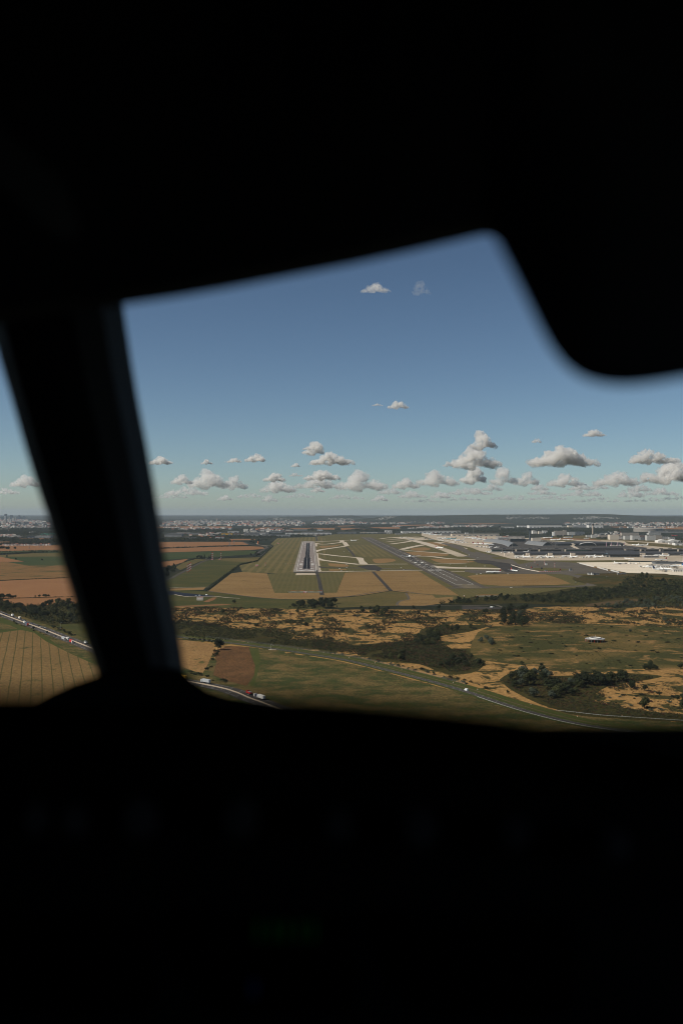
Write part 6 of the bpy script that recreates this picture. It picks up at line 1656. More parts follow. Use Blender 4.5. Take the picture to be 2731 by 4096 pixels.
# ------------------------------------------------------------------ power pylons, railway poles, lamp posts, fences
p0 = None
for c, x, base, top in (('f', 1171, 560, 490), ('f', 1240, 540, 480), ('f', 475, 575, 524), ('i', 618, 808, 742), ('i', 830, 788, 742), ('i', 915, 790, 748), ('f', 530, 415, 375), ('f', 1165, 395, 355)):
    X, D = G(c, x, base); h = (S(c, 0, base)[1] - S(c, 0, top)[1]) * mpp(D)
    if p0 is None:
        p0 = thing("power_pylon", "lattice power pylon standing in the far fields", "pylon", (X, D, 0))
        for sx in (-1, 1):
            for sy in (-1, 1):
                MB().tube((sx * .16, sy * .16, 0), (sx * .03, sy * .03, .72), .016, .012, 5).build("leg", STEEL, p0)
        b_ = MB()
        for k in range(5):
            w0, w1 = .16 - .13 * k / 5, .16 - .13 * (k + 1) / 5
            for sy in (-1, 1):
                b_.tube((-w0, sy * w0, .144 * k), (w1, sy * w1, .144 * (k + 1)), .008, n=4).tube((w0, sy * w0, .144 * k), (-w1, sy * w1, .144 * (k + 1)), .008, n=4)
        b_.build("bracing", STEEL, p0)
        MB().tube((0, 0, .7), (0, 0, 1), .022, .01, 5).build("top_mast", STEEL, p0)
        for z, l in ((.72, .3), (.84, .24)):
            MB().tube((-l, 0, z), (l, 0, z), .012, n=5).build("cross_arm", STEEL, p0)
        o = p0
    else:
        o = dup(p0, (X, D, 0), rnd.uniform(-.2, .2))
    o.scale = (h,) * 3
    o["group"] = "power pylons in the far fields"
c0 = None
for k, x in enumerate((25, 116, 137, 215, 236, 312, 345, 448, 488, 560, 640, 672, 760, 868)):
    X, D = G('i', x, 908 - x * .03)
    if c0 is None:
        c0 = thing("railway_pole", "dark overhead line pole along the railway left of the post", "pole", (X, D, 0))
        MB().tube((0, 0, 0), (0, 0, 14), .35, .25, 6).build("pole", mat("dark_steel", (.04, .045, .05), .6), c0)
        MB().tube((0, 0, 12.5), (4, 0, 13.2), .2, .15, 5).build("bracket", MATS["dark_steel"], c0)
        o = c0
    else:
        o = dup(c0, (X, D, 0))
    o["group"] = "railway poles"
for lab, c, x, base, top in (("thin pale lamp post on the far verge of the motorway", '7', 670, 1438, 1362), ("white lamp post on a kerb beside the near road", '4', 1080, 490, 442)):
    X, D = G(c, x, base); h = (S(c, 0, base)[1] - S(c, 0, top)[1]) * mpp(D)
    t = thing("lamp_post", lab, "lamp post", (X, D, .2))
    MB().tube((0, 0, 0), (0, 0, h), .16, .09).build("pole", PAINT, t)
    MB().tube((0, 0, h - .1), (1.6, 0, h + .15), .08).build("arm", PAINT, t)
    MB().box(1.9, 0, h + .15, .9, .3, .18).build("lamp_head", WHITE, t)
    MB().box(0, 0, .15, 1.2, 1.2, .3).build("base", CREAM, t)
land("paved_strip", '4', [(1062, 490), (1130, 492), (1130, 496), (1062, 494)], CONC, .36)
FENCE = mat("fence_mesh_grey", (.16, .16, .14), .7)


def fence(lab, path, h, step, postm, wirem, rails, panel=False):
    t = thing("fence", lab, "fence", (path[0][0], path[0][1], 0))
    o0 = path[0]
    pts = along(path, step)[:100]
    for x, y, a in pts:
        MB().box(x - o0[0], y - o0[1], h / 2 + .2, .14, .14, h, 0, a).build("post", postm, t)
    w_ = MB()
    P = [(x - o0[0], y - o0[1]) for x, y, a in pts]
    for z in rails:
        a, b = offset(P, .03), offset(P, -.03)
        w_.loft([[(p[0], p[1], z), (p[0], p[1], z + (.28 if panel else .05)), (q[0], q[1], z + (.28 if panel else .05)), (q[0], q[1], z)] for p, q in zip(a, b)])
    w_.build("rail" if panel else "wire", wirem, t)
    return t


fence("long wire mesh fence with posts running above the near road", offset(RP[14:70], 19.8), 2.6, 8.0, FENCE, FENCE, (.5, .9, 1.3, 1.7, 2.1, 2.6))
fence("pale guard rail curving along the far verge at the right", smooth_path([G('6', x, y) for x, y in ((610, 1064), (760, 1080), (960, 1102), (1200, 1118), (1568, 1142), (1900, 1165))], 8), 1.0, 3.0, mat("galvanised", (.30, .30, .285), .6), MATS["galvanised"], (.75,), True)
fence("white guard rail along the near edge of the road", offset(RP[76:112], -4.6), .9, 4.0, MATS["galvanised"], WORN, (.6,), True)
d0 = None
for c, x, y in (('6', 18, 908), ('6', 418, 1020), ('6', 770, 1112), ('6', 1105, 1108), ('5', 98, 522), ('5', 328, 568), ('5', 560, 614), ('5', 797, 670), ('5', 1258, 792), ('5', 1476, 852), ('4', 660, 404), ('4', 880, 430), ('4', 1105, 457), ('4', 1322, 490)):
    X, D = G(c, x, y)
    if d0 is None:
        d0 = thing("marker_post", "small white marker post with orange cap in the road verge", "post", (X, D, .3))
        MB().tube((0, 0, 0), (0, 0, 1.0), .22, .2).build("post", PAINT, d0); MB().tube((0, 0, 1.0), (0, 0, 1.45), .24, .2).build("cap", ORANGE, d0)
        o = d0
    else:
        o = dup(d0, (X, D, .3))
    o["group"] = "orange marker posts in the road verge"

# ------------------------------------------------------------------ road vehicles


def lorry(cabm, boxm, L_=13.0, tail=None, flat=False, tank=False):
    t = thing("lorry", "lorry", "lorry")
    cb = MB(); cb.loft([[(-1.2, y, z0), (1.2, y, z0), (1.2, y, z1), (-1.2, y, z1)] for y, z0, z1 in ((L_ / 2 + .1, .9, 2.4), (L_ / 2, .7, 2.7), (L_ / 2 - .5, .7, 3.5), (L_ / 2 - 2.0, .7, 3.6))]); c_ = cb.build("cab", cabm, t)
    MB().box(0, L_ / 2 + .0, 2.55, 2.2, .35, .8).build("windscreen", DGLASS, c_)
    MB().box(0, -1.0, .95, 1.1, L_ - 1.6, .3).build("chassis", STEEL, t)
    if tank:
        MB().tube((0, L_ / 2 - 2.6, 2.2), (0, -L_ / 2, 2.2), 1.15, n=16).build("tank", boxm, t)
    elif flat:
        MB().box(0, -1.2, 1.9, 2.5, L_ - 2.6, 1.5).build("tipper_body", boxm, t); MB().box(0, -1.2, 2.67, 2.5, L_ - 2.6, .1).build("rim", STEEL, t)
    else:
        bx = MB().box(0, -1.2, 2.55, 2.5, L_ - 2.5, 2.9).build("trailer_box", boxm, t)
        MB().box(0, -1.2 - (L_ - 2.5) / 2 - .04, 2.55, 2.3, .06, 2.7).build("rear_door", tail or boxm, bx)
    for y in (L_ / 2 - 1.2, L_ / 2 - 4.2, -L_ / 2 + 2.8, -L_ / 2 + 1.5):
        for s in (-1, 1):
            w_ = MB().tube((s * .9, y, .5), (s * 1.24, y, .5), .5, n=12).build("wheel", TYRE, t)
            MB().tube((s * 1.2, y, .5), (s * 1.27, y, .5), .25, n=8).build("rim", STEEL, w_)
    return t


def car(m, van=False):
    t = thing("van" if van else "car", "car", "van" if van else "car")
    L_, hh = (5.2, 2.2) if van else (4.4, 1.45)
    mb = MB()
    pr_ = [(-L_ / 2, .45, .9), (-L_ / 2 + .1, .35, hh * .95 if van else 1.0), (-L_ * .3, .3, hh * (1 if van else .68)), (L_ * .18, .3, hh * (1 if van else .66)), (L_ * .34, .3, hh * (.62 if van else .62)), (L_ / 2 - .05, .35, .8), (L_ / 2, .5, .7)]
    mb.loft([[(-.88, y, a), (.88, y, a), (.84, y, b), (-.84, y, b)] for y, a, b in pr_])
    mb.build("body", m, t)
    if van:
        MB().box(0, L_ * .30, hh * .72, 1.5, .8, hh * .26).build("windscreen", DGLASS, t)
    else:
        MB().loft([[(-.78, y, .95), (.78, y, .95), (.62, y2, hh), (-.62, y2, hh)] for y, y2 in ((-L_ * .42, -L_ * .28), (L_ * .24, L_ * .06))]).build("glasshouse", DGLASS, t)
        MB().box(0, -L_ * .11, hh + .01, 1.2, 1.4, .05).build("roof", m, t)
    for y in (-L_ * .3, L_ * .3):
        for s in (-1, 1):
            MB().tube((s * .68, y, .33), (s * .9, y, .33), .33, n=12).build("wheel", TYRE, t)
    return t


def on_motorway(o, c, x, y, lane, toward, label):
    """put a vehicle on the lane nearest to a survey point"""
    X, Y = G(c, x, y)
    best = min(along(MP, 1.0), key=lambda p: (p[0] - X) ** 2 + (p[1] - Y) ** 2)
    a = best[2]
    px, py = best[0] - math.sin(a) * lane, best[1] + math.cos(a) * lane
    o.location = (px, py, .44)
    o.rotation_euler = (0, 0, a - math.pi / 2 + (0 if toward else math.pi))
    o["label"] = label


LG = mat("lorry_grey", (.42, .43, .44), .5, (.36, .37, .38), .3)
TARP = mat("blue_grey_tarpaulin", (.10, .13, .17), .7)
for spec, c, x, y, lane, tw, lab in (
        ((WHITE, WHITE, 9), 'j', 158, 262, 6.9, False, "white box lorry nearest the tree belt, furthest up the motorway"), ((WHITE, CREAM, 9.5), 'j', 303, 302, 6.9, False, "cream box lorry behind the white one near the tree belt"),
        ((WHITE, WHITE, 6.5), 'j', 402, 372, -3.4, True, "short white lorry just ahead of the red and blue one"), ((RED, TARP, 11), 'j', 455, 400, -6.9, True, "lorry with red side and blue grey tarpaulin on the left motorway"),
        ((WHITE, LG, 13), 'j', 1035, 625, -6.9, True, "long grey box lorry with white cab on the left motorway"), ((WHITE, WHITE, 7), 'j', 1115, 630, -3.4, True, "small white box lorry between the grey and red lorries"), ((WHITE, RED, 12), 'j', 1170, 672, -6.9, True, "bright red box lorry with white cab on the left motorway"),
        ((WHITE, WHITE, 10, None, True), 'j', 1335, 690, 6.9, False, "white and red lorry half hidden by the window post"),
        ((YELLOW, YELLOW, 13), 'l', 165, 660, 6.9, False, "yellow lorry just right of the window post"), ((LG, LG, 13.5), 'l', 390, 745, 6.9, False, "light grey box lorry with a red mark, behind the yellow one"),
        ((RED, RED, 10, None, True), 'l', 1020, 935, 6.9, False, "bright red tipper lorry by the dark gap in the fields"), ((WHITE, NAVY, 8, None, False, True), 'l', 1150, 985, 6.9, False, "white lorry with a dark tank right behind the red tipper"), ((LG, WHITE, 13.6), 'l', 1235, 1005, 6.9, False, "white box lorry at the lower end of the motorway")):
    o = lorry(*spec)
    on_motorway(o, c, x, y, lane, tw, lab)
CM = dict(w=mat("car_white", (.75, .75, .74), .35, spec=.5), b=mat("car_black", (.015, .015, .018), .3, spec=.5), d=mat("car_blue", (.03, .06, .16), .3, spec=.5), s=mat("car_silver", (.45, .46, .47), .3, spec=.5))
for m_, c, x, y, lane, tw, lab in (('w', 'j', 32, 238, -3.4, True, "white car at the far left end of the motorway"), ('b', 'j', 70, 222, 3.4, False, "black car beyond the white car at the far left"), ('d', 'j', 105, 238, 3.4, False, "dark blue car behind the first white lorry"), ('b', 'j', 372, 332, 6.9, False, "left of two black cars below the cream lorry"), ('b', 'j', 402, 332, 3.4, False, "right of two black cars below the cream lorry"),
                                   ('d', 'j', 520, 385, 3.4, False, "blue car right of the tarpaulin lorry"), ('b', 'j', 630, 406, 6.9, False, "black car before the white car on the far lanes"), ('w', 'j', 650, 432, 3.4, False, "small white car on the far carriageway"), ('s', 'j', 732, 444, 6.9, False, "silver car on the outer far lane"), ('b', 'j', 712, 452, 3.4, False, "dark car beside the silver car on the far lanes"),
                                   ('s', 'j', 775, 515, -6.9, True, "silver car on the near lanes beside the bush"), ('b', 'j', 915, 570, -6.9, True, "dark car ahead of the silver car on the near lanes"), ('b', 'j', 45, 245, -6.9, True, "dark car at the left edge on the near lanes")):
    on_motorway(car(CM[m_]), c, x, y, lane, tw, lab)
for lab, c, x, y, off_, van in (("white van alone on the near road", '5', 1378, 862, 1.8, True),):
    X, Y = G(c, x, y)
    b = min(along(RP, 1.0), key=lambda p: (p[0] - X) ** 2 + (p[1] - Y) ** 2)
    o = car(CM['w'], van)
    o.location, o.rotation_euler = (b[0] - math.sin(b[2]) * off_, b[1] + math.cos(b[2]) * off_, .44), (0, 0, b[2] + math.pi / 2)
    o["label"] = lab
for k, (c, x, y, m_, v_) in enumerate((('k', 660, 765, 'w', True), ('k', 735, 755, 'w', True), ('k', 868, 742, 'w', True), ('g', 338, 582, 'w', False), ('g', 300, 634, 's', False), ('g', 236, 688, 'w', False), ('6', 120, 285, 'w', True), ('6', 138, 283, 'w', False), ('f', 805, 772, 'w', False))):
    X, Y = G(c, x, y)
    o = car(CM[m_], v_)
    o.location, o.rotation_euler = (X, Y, .5), (0, 0, rnd.uniform(-1.5, 1.5))
    o["label"] = ("white van left of the pump house by the basin", "white van behind the pump house", "white van right of the pump house on the basin bank", "white car on the far curving road, furthest", "silver car in the middle of the far curving road", "white car at the near end of the far curving road", "white van parked on the yard by the dark clump", "white car parked beside the van on the yard", "white car by the conifers and masts")[k]
# vehicles and equipment on the aprons
g0 = None
for c, pts, n in (('a', [(360, 510), (460, 498), (700, 505), (740, 515), (560, 522), (400, 522)], 34), ('a', [(180, 470), (260, 472), (380, 490), (360, 500), (200, 486)], 18), ('a', [(740, 580), (830, 575), (1150, 585), (1160, 600), (880, 598)], 24), ('a', [(960, 655), (1045, 650), (1045, 672), (980, 672)], 16), ('b', [(20, 672), (1230, 655), (1230, 668), (20, 682)], 46),
                  ('b', [(240, 752), (1560, 748), (1560, 756), (240, 762)], 40), ('e', [(50, 185), (390, 180), (390, 195), (50, 200)], 14), ('e', [(470, 300), (880, 290), (880, 302), (470, 306)], 16), ('e', [(870, 335), (960, 340), (960, 366), (880, 350)], 8), ('e', [(990, 360), (1340, 372), (1340, 380), (990, 368)], 14), ('c', [(420, 560), (640, 550), (640, 562), (420, 568)], 20), ('c', [(680, 640), (1050, 650), (1050, 655), (680, 648)], 22), ('h', [(1020, 425), (1120, 430), (1120, 442), (1020, 436)], 10)):
    for x, y in scatter(c, pts, n):
        if g0 is None:
            g0 = thing("service_vehicle", "small pale service vehicle on the aprons", "vehicle")
            MB().box(0, -1.2, 1.7, 2.4, 5.0, 2.4).build("load_box", WHITE, g0); c_ = MB().box(0, 2.3, 1.3, 2.2, 1.8, 1.8, taper=.85).build("cab", CREAM, g0); MB().box(0, 2.9, 1.6, 1.9, .8, .6).build("windscreen", DGLASS, c_)
            for yy in (-2.4, 2.2):
                for s in (-1, 1):
                    MB().tube((s * .8, yy, .45), (s * 1.15, yy, .45), .45, n=10).build("wheel", TYRE, g0)
            o = g0; o.location = (x, y, .5)
        else:
            o = dup(g0, (x, y, .5), rnd.uniform(0, 6.28), scale=rnd.uniform(.8, 1.7))
        o["group"] = "service vehicles on the aprons"

# ------------------------------------------------------------------ towns in the distance


def tower_block(name, lab, c, x0, x1, base, top, m, kind, group=None):
    (xa, D), (xb, _) = G(c, x0, base), G(c, x1, base)
    W_, h = xb - xa, (S(c, 0, base)[1] - S(c, 0, top)[1]) * mpp(D)
    t = thing(name, lab, "building", ((xa + xb) / 2, D, 0), 0, group)
    dp = min(W_, 60) * .8
    if kind == 'round':
        MB().loft([[(x * W_ / 2 * k, y * dp / 2 * k, z) for x, y in ((-1, -.6), (-.6, -1), (.6, -1), (1, -.6), (1, .6), (.6, 1), (-.6, 1), (-1, .6))] for z, k in ((0, 1), (h * .9, 1), (h * .96, .85), (h, .5))]).build("shaft", m, t)
    elif kind == 'jagged':
        for k, (q, hh) in enumerate(((-.38, .72), (-.12, 1.0), (.16, .86), (.40, .66))):
            MB().box(q * W_, 0, h * hh / 2, W_ * .24, dp, h * hh).build("shaft", m, t)
    else:
        MB().box(0, 0, h * .47, W_, dp, h * .94).build("shaft", m, t)
        MB().box(0, 0, h * .97, W_ * .6, dp * .6, h * .06).build("roof", BROOF, t)
    return t


for a in (("skyscraper", "tallest round topped tower of the hazy skyline at the left", 'i', 100, 155, 215, 80, FACD, 'round'), ("skyscraper", "broad flat dark tower, second in the hazy skyline", 'i', 220, 277, 205, 104, FACD, 'flat'), ("skyscraper", "white slim tower in front of the hazy skyline", 'i', 271, 305, 256, 158, FACW, 'flat'),
          ("skyscraper", "left of the paired white towers in the skyline", 'i', 210, 245, 256, 192, FACW, 'flat'), ("skyscraper", "right of the paired white towers in the skyline", 'i', 248, 272, 256, 194, FACB, 'flat'), ("skyscraper", "pale tower right of the slim white one", 'i', 321, 345, 218, 160, FACB, 'flat'), ("skyscraper", "jagged cluster tower right in the hazy skyline", 'i', 380, 450, 210, 108, FACD, 'jagged'),
          ("skyscraper", "wide low dark tower at the right end of the skyline", 'i', 480, 555, 202, 122, FACD, 'jagged'), ("skyscraper", "single grey tower near the window post", 'i', 552, 578, 212, 165, FACG, 'flat'), ("skyscraper", "wide dark block at the left edge of the skyline", 'i', 25, 80, 212, 145, FACD, 'flat'), ("skyscraper", "small white tower at the far left", 'i', 8, 32, 212, 168, FACW, 'flat'),
          ("skyscraper", "pale slim tower on the face of the round topped one", 'i', 104, 128, 216, 122, FACW, 'flat'), ("tower_block", "beige block under the round topped tower", 'i', 88, 146, 302, 215, FACB, 'flat'), ("tower_block", "brown block under the slim white tower", 'i', 300, 333, 302, 240, FACR, 'flat'), ("skyscraper", "thin pale tower between the first two skyscrapers", 'i', 195, 210, 205, 150, FACB, 'flat'),
          ("tower_block", "grey block right of the town trees", 'i', 405, 452, 362, 318, FACG, 'flat'),
          ("tower_block", "tall lone tower above the distant town", 'f', 960, 982, 180, 128, FACB, 'flat'), ("tower_block", "second tower right of the lone tall one", 'f', 1048, 1064, 182, 152, FACB, 'flat'), ("tower_block", "pale pointed block over the town centre", 'g', 352, 372, 196, 166, FACB, 'flat'), ("tower_block", "white tower alone below the town", 'g', 932, 942, 228, 196, FACW, 'flat'),
          ("tower_block", "left of two white slabs at the foot of the hills", 'h', 232, 256, 186, 164, FACW, 'flat'), ("tower_block", "right of two white slabs at the foot of the hills", 'h', 274, 298, 186, 164, FACW, 'flat'), ("tower_block", "pale tower at the foot of the hills right of the fields", 'a', 488, 506, 196, 154, FACB, 'flat'), ("tower_block", "pale block right of that tower", 'a', 802, 820, 184, 156, FACW, 'flat'), ("tower_block", "wide pale block near the low white hall", 'a', 536, 560, 190, 158, FACB, 'flat')):
    tower_block(*a)
# long stadium roof
X, D = G('i', 355, 298)
t = thing("stadium", "long flat oval stadium roof in front of the skyline", "stadium", (X, D + 150, 0))
rr = 185 * .1913 * mpp(D)
MB().lathe([(rr, 0), (rr, 28), (rr * .6, 28)], 36).build("stand", FACG, t); MB().lathe([(rr * 1.08, 33), (rr * 1.08, 36), (rr * .55, 37), (rr * .55, 35)], 40).build("roof", BROOF, t)
X, D = G('a', 532, 96)
t = thing("radio_tower", "radio tower on the crest of the wooded hill", "tower", (X / D * 18950, 18950, HGT - (2063 - Y0) / F * 18950))
hh = 36 * .2551 * mpp(18950)
MB().lathe([(4, 0), (3, hh * .6)], 10).build("shaft", CREAM, t); MB().lathe([(8, hh * .5), (8, hh * .62), (3, hh * .64)], 10).build("platform", CREAM, t); MB().tube((0, 0, hh * .6), (0, 0, hh), 1.4).build("aerial", WHITE, t)
# blocks of flats of the towns: one by one for the largest, the rest as a mass of roofs
FACT = mat("town_block_facade", (.50, .48, .45), .8, (.42, .40, .37), .05, band=(3.4, .42, (.10, .11, .12)))
protos = []
for k, (w_, d_, h_, m_) in enumerate(((18, 16, 42, FACT), (46, 14, 24, FACT), (20, 18, 34, FACB), (60, 14, 30, FACB), (30, 16, 20, FACT), (36, 16, 26, FACG))):
    mb = MB().box(0, 0, h_ / 2, w_, d_, h_, 0).box(0, 0, h_ + .6, w_ + .8, d_ + .8, 1.2, 1).box(w_ * .2, 0, h_ + 2.4, 6, 5, 2.6, 1)
    protos.append(mb.build("apartment_block", [m_, BROOF]))
nb = 0
PU = set()
for c, pts, n, z0 in (('f', [(120, 205), (280, 185), (500, 170), (820, 165), (820, 200), (560, 210), (280, 215)], 64, 1.0), ('f', [(820, 190), (1100, 180), (1568, 185), (1568, 235), (1150, 225), (820, 205)], 40, .9), ('g', [(0, 205), (200, 190), (480, 200), (480, 215), (300, 220), (0, 250)], 24, .8), ('g', [(480, 205), (640, 175), (860, 170), (880, 195), (720, 210), (500, 215)], 54, 1.0), ('g', [(1100, 205), (1380, 180), (1568, 190), (1568, 215), (1150, 220)], 22, .6),
                      ('h', [(1170, 200), (1300, 185), (1500, 180), (1470, 205), (1200, 215)], 26, .9), ('a', [(0, 205), (60, 185), (330, 185), (330, 205), (60, 215)], 18, .9), ('i', [(0, 290), (0, 230), (400, 225), (800, 240), (1000, 260), (1000, 300), (560, 280), (200, 300)], 34, .9), ('i', [(0, 380), (150, 345), (700, 330), (1050, 345), (1050, 385), (700, 395), (400, 375)], 12, .6)):
    for x, y in scatter(c, pts, n):
        p = rnd.choice(protos)
        s = rnd.uniform(.6, 1.15) * z0
        if p.name in PU:
            o = p.copy(); col.objects.link(o)
        else:
            o = p; PU.add(p.name)
        o.location, o.rotation_euler, o.scale = (x, y, 0), (0, 0, rnd.uniform(-.5, .5)), (s, s, s)
        tag(o, "pale block of flats in the distant town under the hills", "apartment block", "distant blocks of flats")
mb = MB()


def roofs(c, pts, n, s0, s1, zf=None):
    for x, y in scatter(c, pts, int(n * .62)):
        w_, d_, h_ = rnd.uniform(s0, s1) * 1.4, rnd.uniform(s0, s1), rnd.uniform(s0, s1) * .55
        r = rnd.uniform(-.7, .7)
        z = zf(x, y) if zf else 0
        mb.box(x, y, z + h_ / 2 - 1, w_, d_, h_ + 2, rnd.choice((0, 0, 0, 1, 1, 2)), r)
        c_, s_ = math.cos(r), math.sin(r)
        q = lambda a, b, zz_: (x + a * c_ - b * s_, y + a * s_ + b * c_, zz_)
        a, b = w_ * .53, d_ * .55
        mb.loft([[q(k * a, -b, z + h_ + .02), q(k * a, 0, z + h_ * 1.35), q(k * a, b, z + h_ + .02)] for k in (-1, 1)], rnd.choice((3, 3, 4, 5)))


for a in (('f', [(100, 230), (280, 190), (820, 180), (1568, 180), (1568, 250), (1000, 250), (500, 262), (100, 262)], 520, 12, 34), ('f', [(400, 300), (900, 285), (1200, 290), (1200, 310), (900, 318), (500, 325)], 90, 10, 30), ('f', [(560, 385), (1040, 370), (1040, 420), (800, 425), (560, 420)], 40, 8, 22),
          ('g', [(0, 260), (0, 180), (480, 180), (900, 190), (1000, 235), (800, 255), (300, 265)], 420, 11, 30), ('g', [(0, 340), (170, 325), (400, 320), (600, 328), (780, 330), (760, 350), (560, 345), (0, 372)], 60, 12, 40), ('g', [(1050, 225), (1100, 190), (1568, 165), (1568, 225), (1200, 230)], 200, 12, 30),
          ('h', [(0, 190), (560, 175), (1000, 185), (1200, 205), (1100, 222), (600, 225), (0, 215)], 420, 11, 28), ('h', [(860, 262), (1000, 250), (1040, 262), (940, 272)], 30, 10, 25), ('h', [(1120, 290), (1300, 285), (1568, 268), (1568, 290), (1300, 302)], 70, 10, 26),
          ('a', [(0, 295), (0, 260), (300, 255), (700, 250), (1060, 245), (1060, 275), (560, 275), (200, 300)], 220, 10, 26), ('a', [(0, 215), (340, 200), (340, 215), (0, 225)], 40, 10, 25), ('a', [(640, 190), (900, 180), (900, 195), (640, 200)], 30, 10, 30),
          ('b', [(960, 230), (1000, 215), (1568, 195), (1568, 230), (1200, 240)], 130, 10, 30), ('c', [(200, 215), (700, 195), (1240, 180), (1568, 180), (1568, 250), (1200, 255), (400, 250), (200, 230)], 460, 10, 30), ('c', [(380, 290), (900, 268), (1500, 270), (1500, 280), (700, 290)], 60, 10, 30), ('c', [(180, 400), (180, 380), (560, 352), (560, 392)], 30, 8, 20),
          ('i', [(0, 300), (0, 200), (560, 215), (900, 235), (1050, 270), (1050, 320), (400, 330)], 420, 12, 34), ('i', [(0, 385), (0, 330), (560, 320), (1050, 345), (1050, 392)], 200, 10, 28), ('i', [(0, 560), (0, 530), (300, 520), (330, 545), (440, 550), (150, 565)], 110, 8, 15), ('i', [(0, 415), (240, 405), (240, 418), (0, 422)], 24, 10, 22),
          ('a', [(1130, 430), (1300, 425), (1330, 450), (1140, 445)], 24, 8, 18), ('b', [(0, 480), (150, 470), (150, 495), (0, 498)], 16, 6, 12), ('b', [(140, 440), (340, 425), (340, 455), (140, 470)], 30, 6, 16)):
    roofs(*a)
TW, TC = mat("town_wall_pale", (.56, .54, .50), .8, (.42, .40, .37), .02), mat("town_wall_cream", (.44, .39, .33), .8, (.34, .30, .26), .02)
tag(mb.build("distant_town", [TW, TC, GREYC, BROOF, RROOF, GROOF]), "mass of small pale houses and roofs in the distant towns", "town", kind='stuff')
# row of houses at the edge of the stubble field
h0 = None
for k in range(27):
    X, D = G('i', 70 + k * 38 + rnd.uniform(-9, 9), rnd.uniform(738, 746))
    if h0 is None:
        h0 = []
        for rm_ in (RROOF, DROOF, mat("brown_tile_roof", (.16, .09, .07), .9)):
            t = thing("house", "house", "house")
            MB().box(0, 0, 2.6, 9, 8, 5.2).build("wall", WHITE, t)
            MB().add([(-4.5, -4, 5.2), (-4.5, 4, 5.2), (-4.5, 0, 8.4), (4.5, -4, 5.2), (4.5, 4, 5.2), (4.5, 0, 8.4)], [(0, 2, 1), (3, 4, 5)]).build("gable", WHITE, t)
            r_ = MB().loft([[(x, -4.6, 5.0), (x, 0, 8.75), (x, 4.6, 5.0), (x, 0, 8.45)] for x in (-4.9, 4.9)]).build("roof", rm_, t)
            MB().box(2.5, 1.2, 8.6, .8, .8, 1.8).build("chimney", RROOF, r_)
            for x in (-2.5, 2.2):
                MB().box(x, -4.04, 2.8, 1.4, .1, 1.3).build("window", DGLASS, t)
            MB().box(0, -4.04, 1.2, 1.1, .1, 2.2).build("door", DRED, t)
            h0.append(t)
        o = h0[0]; o.location = (X, D, 0)
    elif k < 3:
        o = h0[k]; o.location = (X, D, 0)
    else:
        o = dup(rnd.choice(h0), (X, D, 0))
    s = rnd.uniform(.9, 1.25)
    o.scale = (s * rnd.uniform(.9, 1.3), s, s); o.rotation_euler = (0, 0, rnd.choice((0, 1.57)) + rnd.uniform(-.3, .3))
    tag(o, "white house with pitched roof in the village row above the stubble", "house", "village houses above the stubble field")

# houses scattered on the wooded hills
mb = MB()
dg = bpy.context.evaluated_depsgraph_get()
for c, pts, n, dist in (('b', [(330, 140), (500, 108), (760, 118), (760, 140), (480, 145)], 46, 17600), ('b', [(1080, 155), (1100, 120), (1340, 108), (1568, 100), (1500, 140), (1250, 160)], 60, 17600), ('c', [(0, 140), (100, 100), (300, 110), (560, 125), (600, 140), (250, 150)], 60, 17600), ('a', [(1290, 95), (1460, 92), (1568, 120), (1330, 145), (1230, 130)], 34, 17700),
                        ('h', [(640, 160), (760, 110), (920, 98), (960, 104), (880, 135), (720, 165)], 60, 17800), ('g', [(1290, 150), (1330, 120), (1400, 130), (1568, 130), (1568, 160), (1300, 165)], 60, 22800), ('g', [(430, 140), (520, 120), (660, 145), (480, 155)], 40, 22600), ('h', [(60, 150), (120, 130), (330, 140), (300, 155)], 30, 22600)):
    P = [S(c, *p) for p in pts]
    x0, x1, y0, y1 = min(p[0] for p in P), max(p[0] for p in P), min(p[1] for p in P), max(p[1] for p in P)
    k = 0
    while k < n:
        q = (rnd.uniform(x0, x1), rnd.uniform(y0, y1))
        if not inside(q, P): continue
        k += 1
        dr = Vector(((q[0] - CX) / F, 1, (Y0 - q[1]) / F)).normalized()
        ok, loc, *_ = scene.ray_cast(dg, Vector((0, 0, HGT)) + dr * 12000, dr, distance=15000)
        if not ok: continue
        s = rnd.uniform(5, 12)
        mb.box(loc.x, loc.y, loc.z + s * .2, s * 1.4, s, s * .8, rnd.choice((0, 0, 1)), rnd.uniform(-.6, .6))
        mb.loft([[(loc.x + a * s * .75, loc.y + b * s * .55, loc.z + s * (.6 if b else .85)) for b in (-1, 0, 1)] for a in (-1, 1)], 2)
tag(mb.build("hillside_houses", [TW, TC, BROOF]), "small pale houses scattered over the wooded hills on the horizon", "houses", kind='stuff')

# ------------------------------------------------------------------ cumulus clouds, far above and beyond the haze


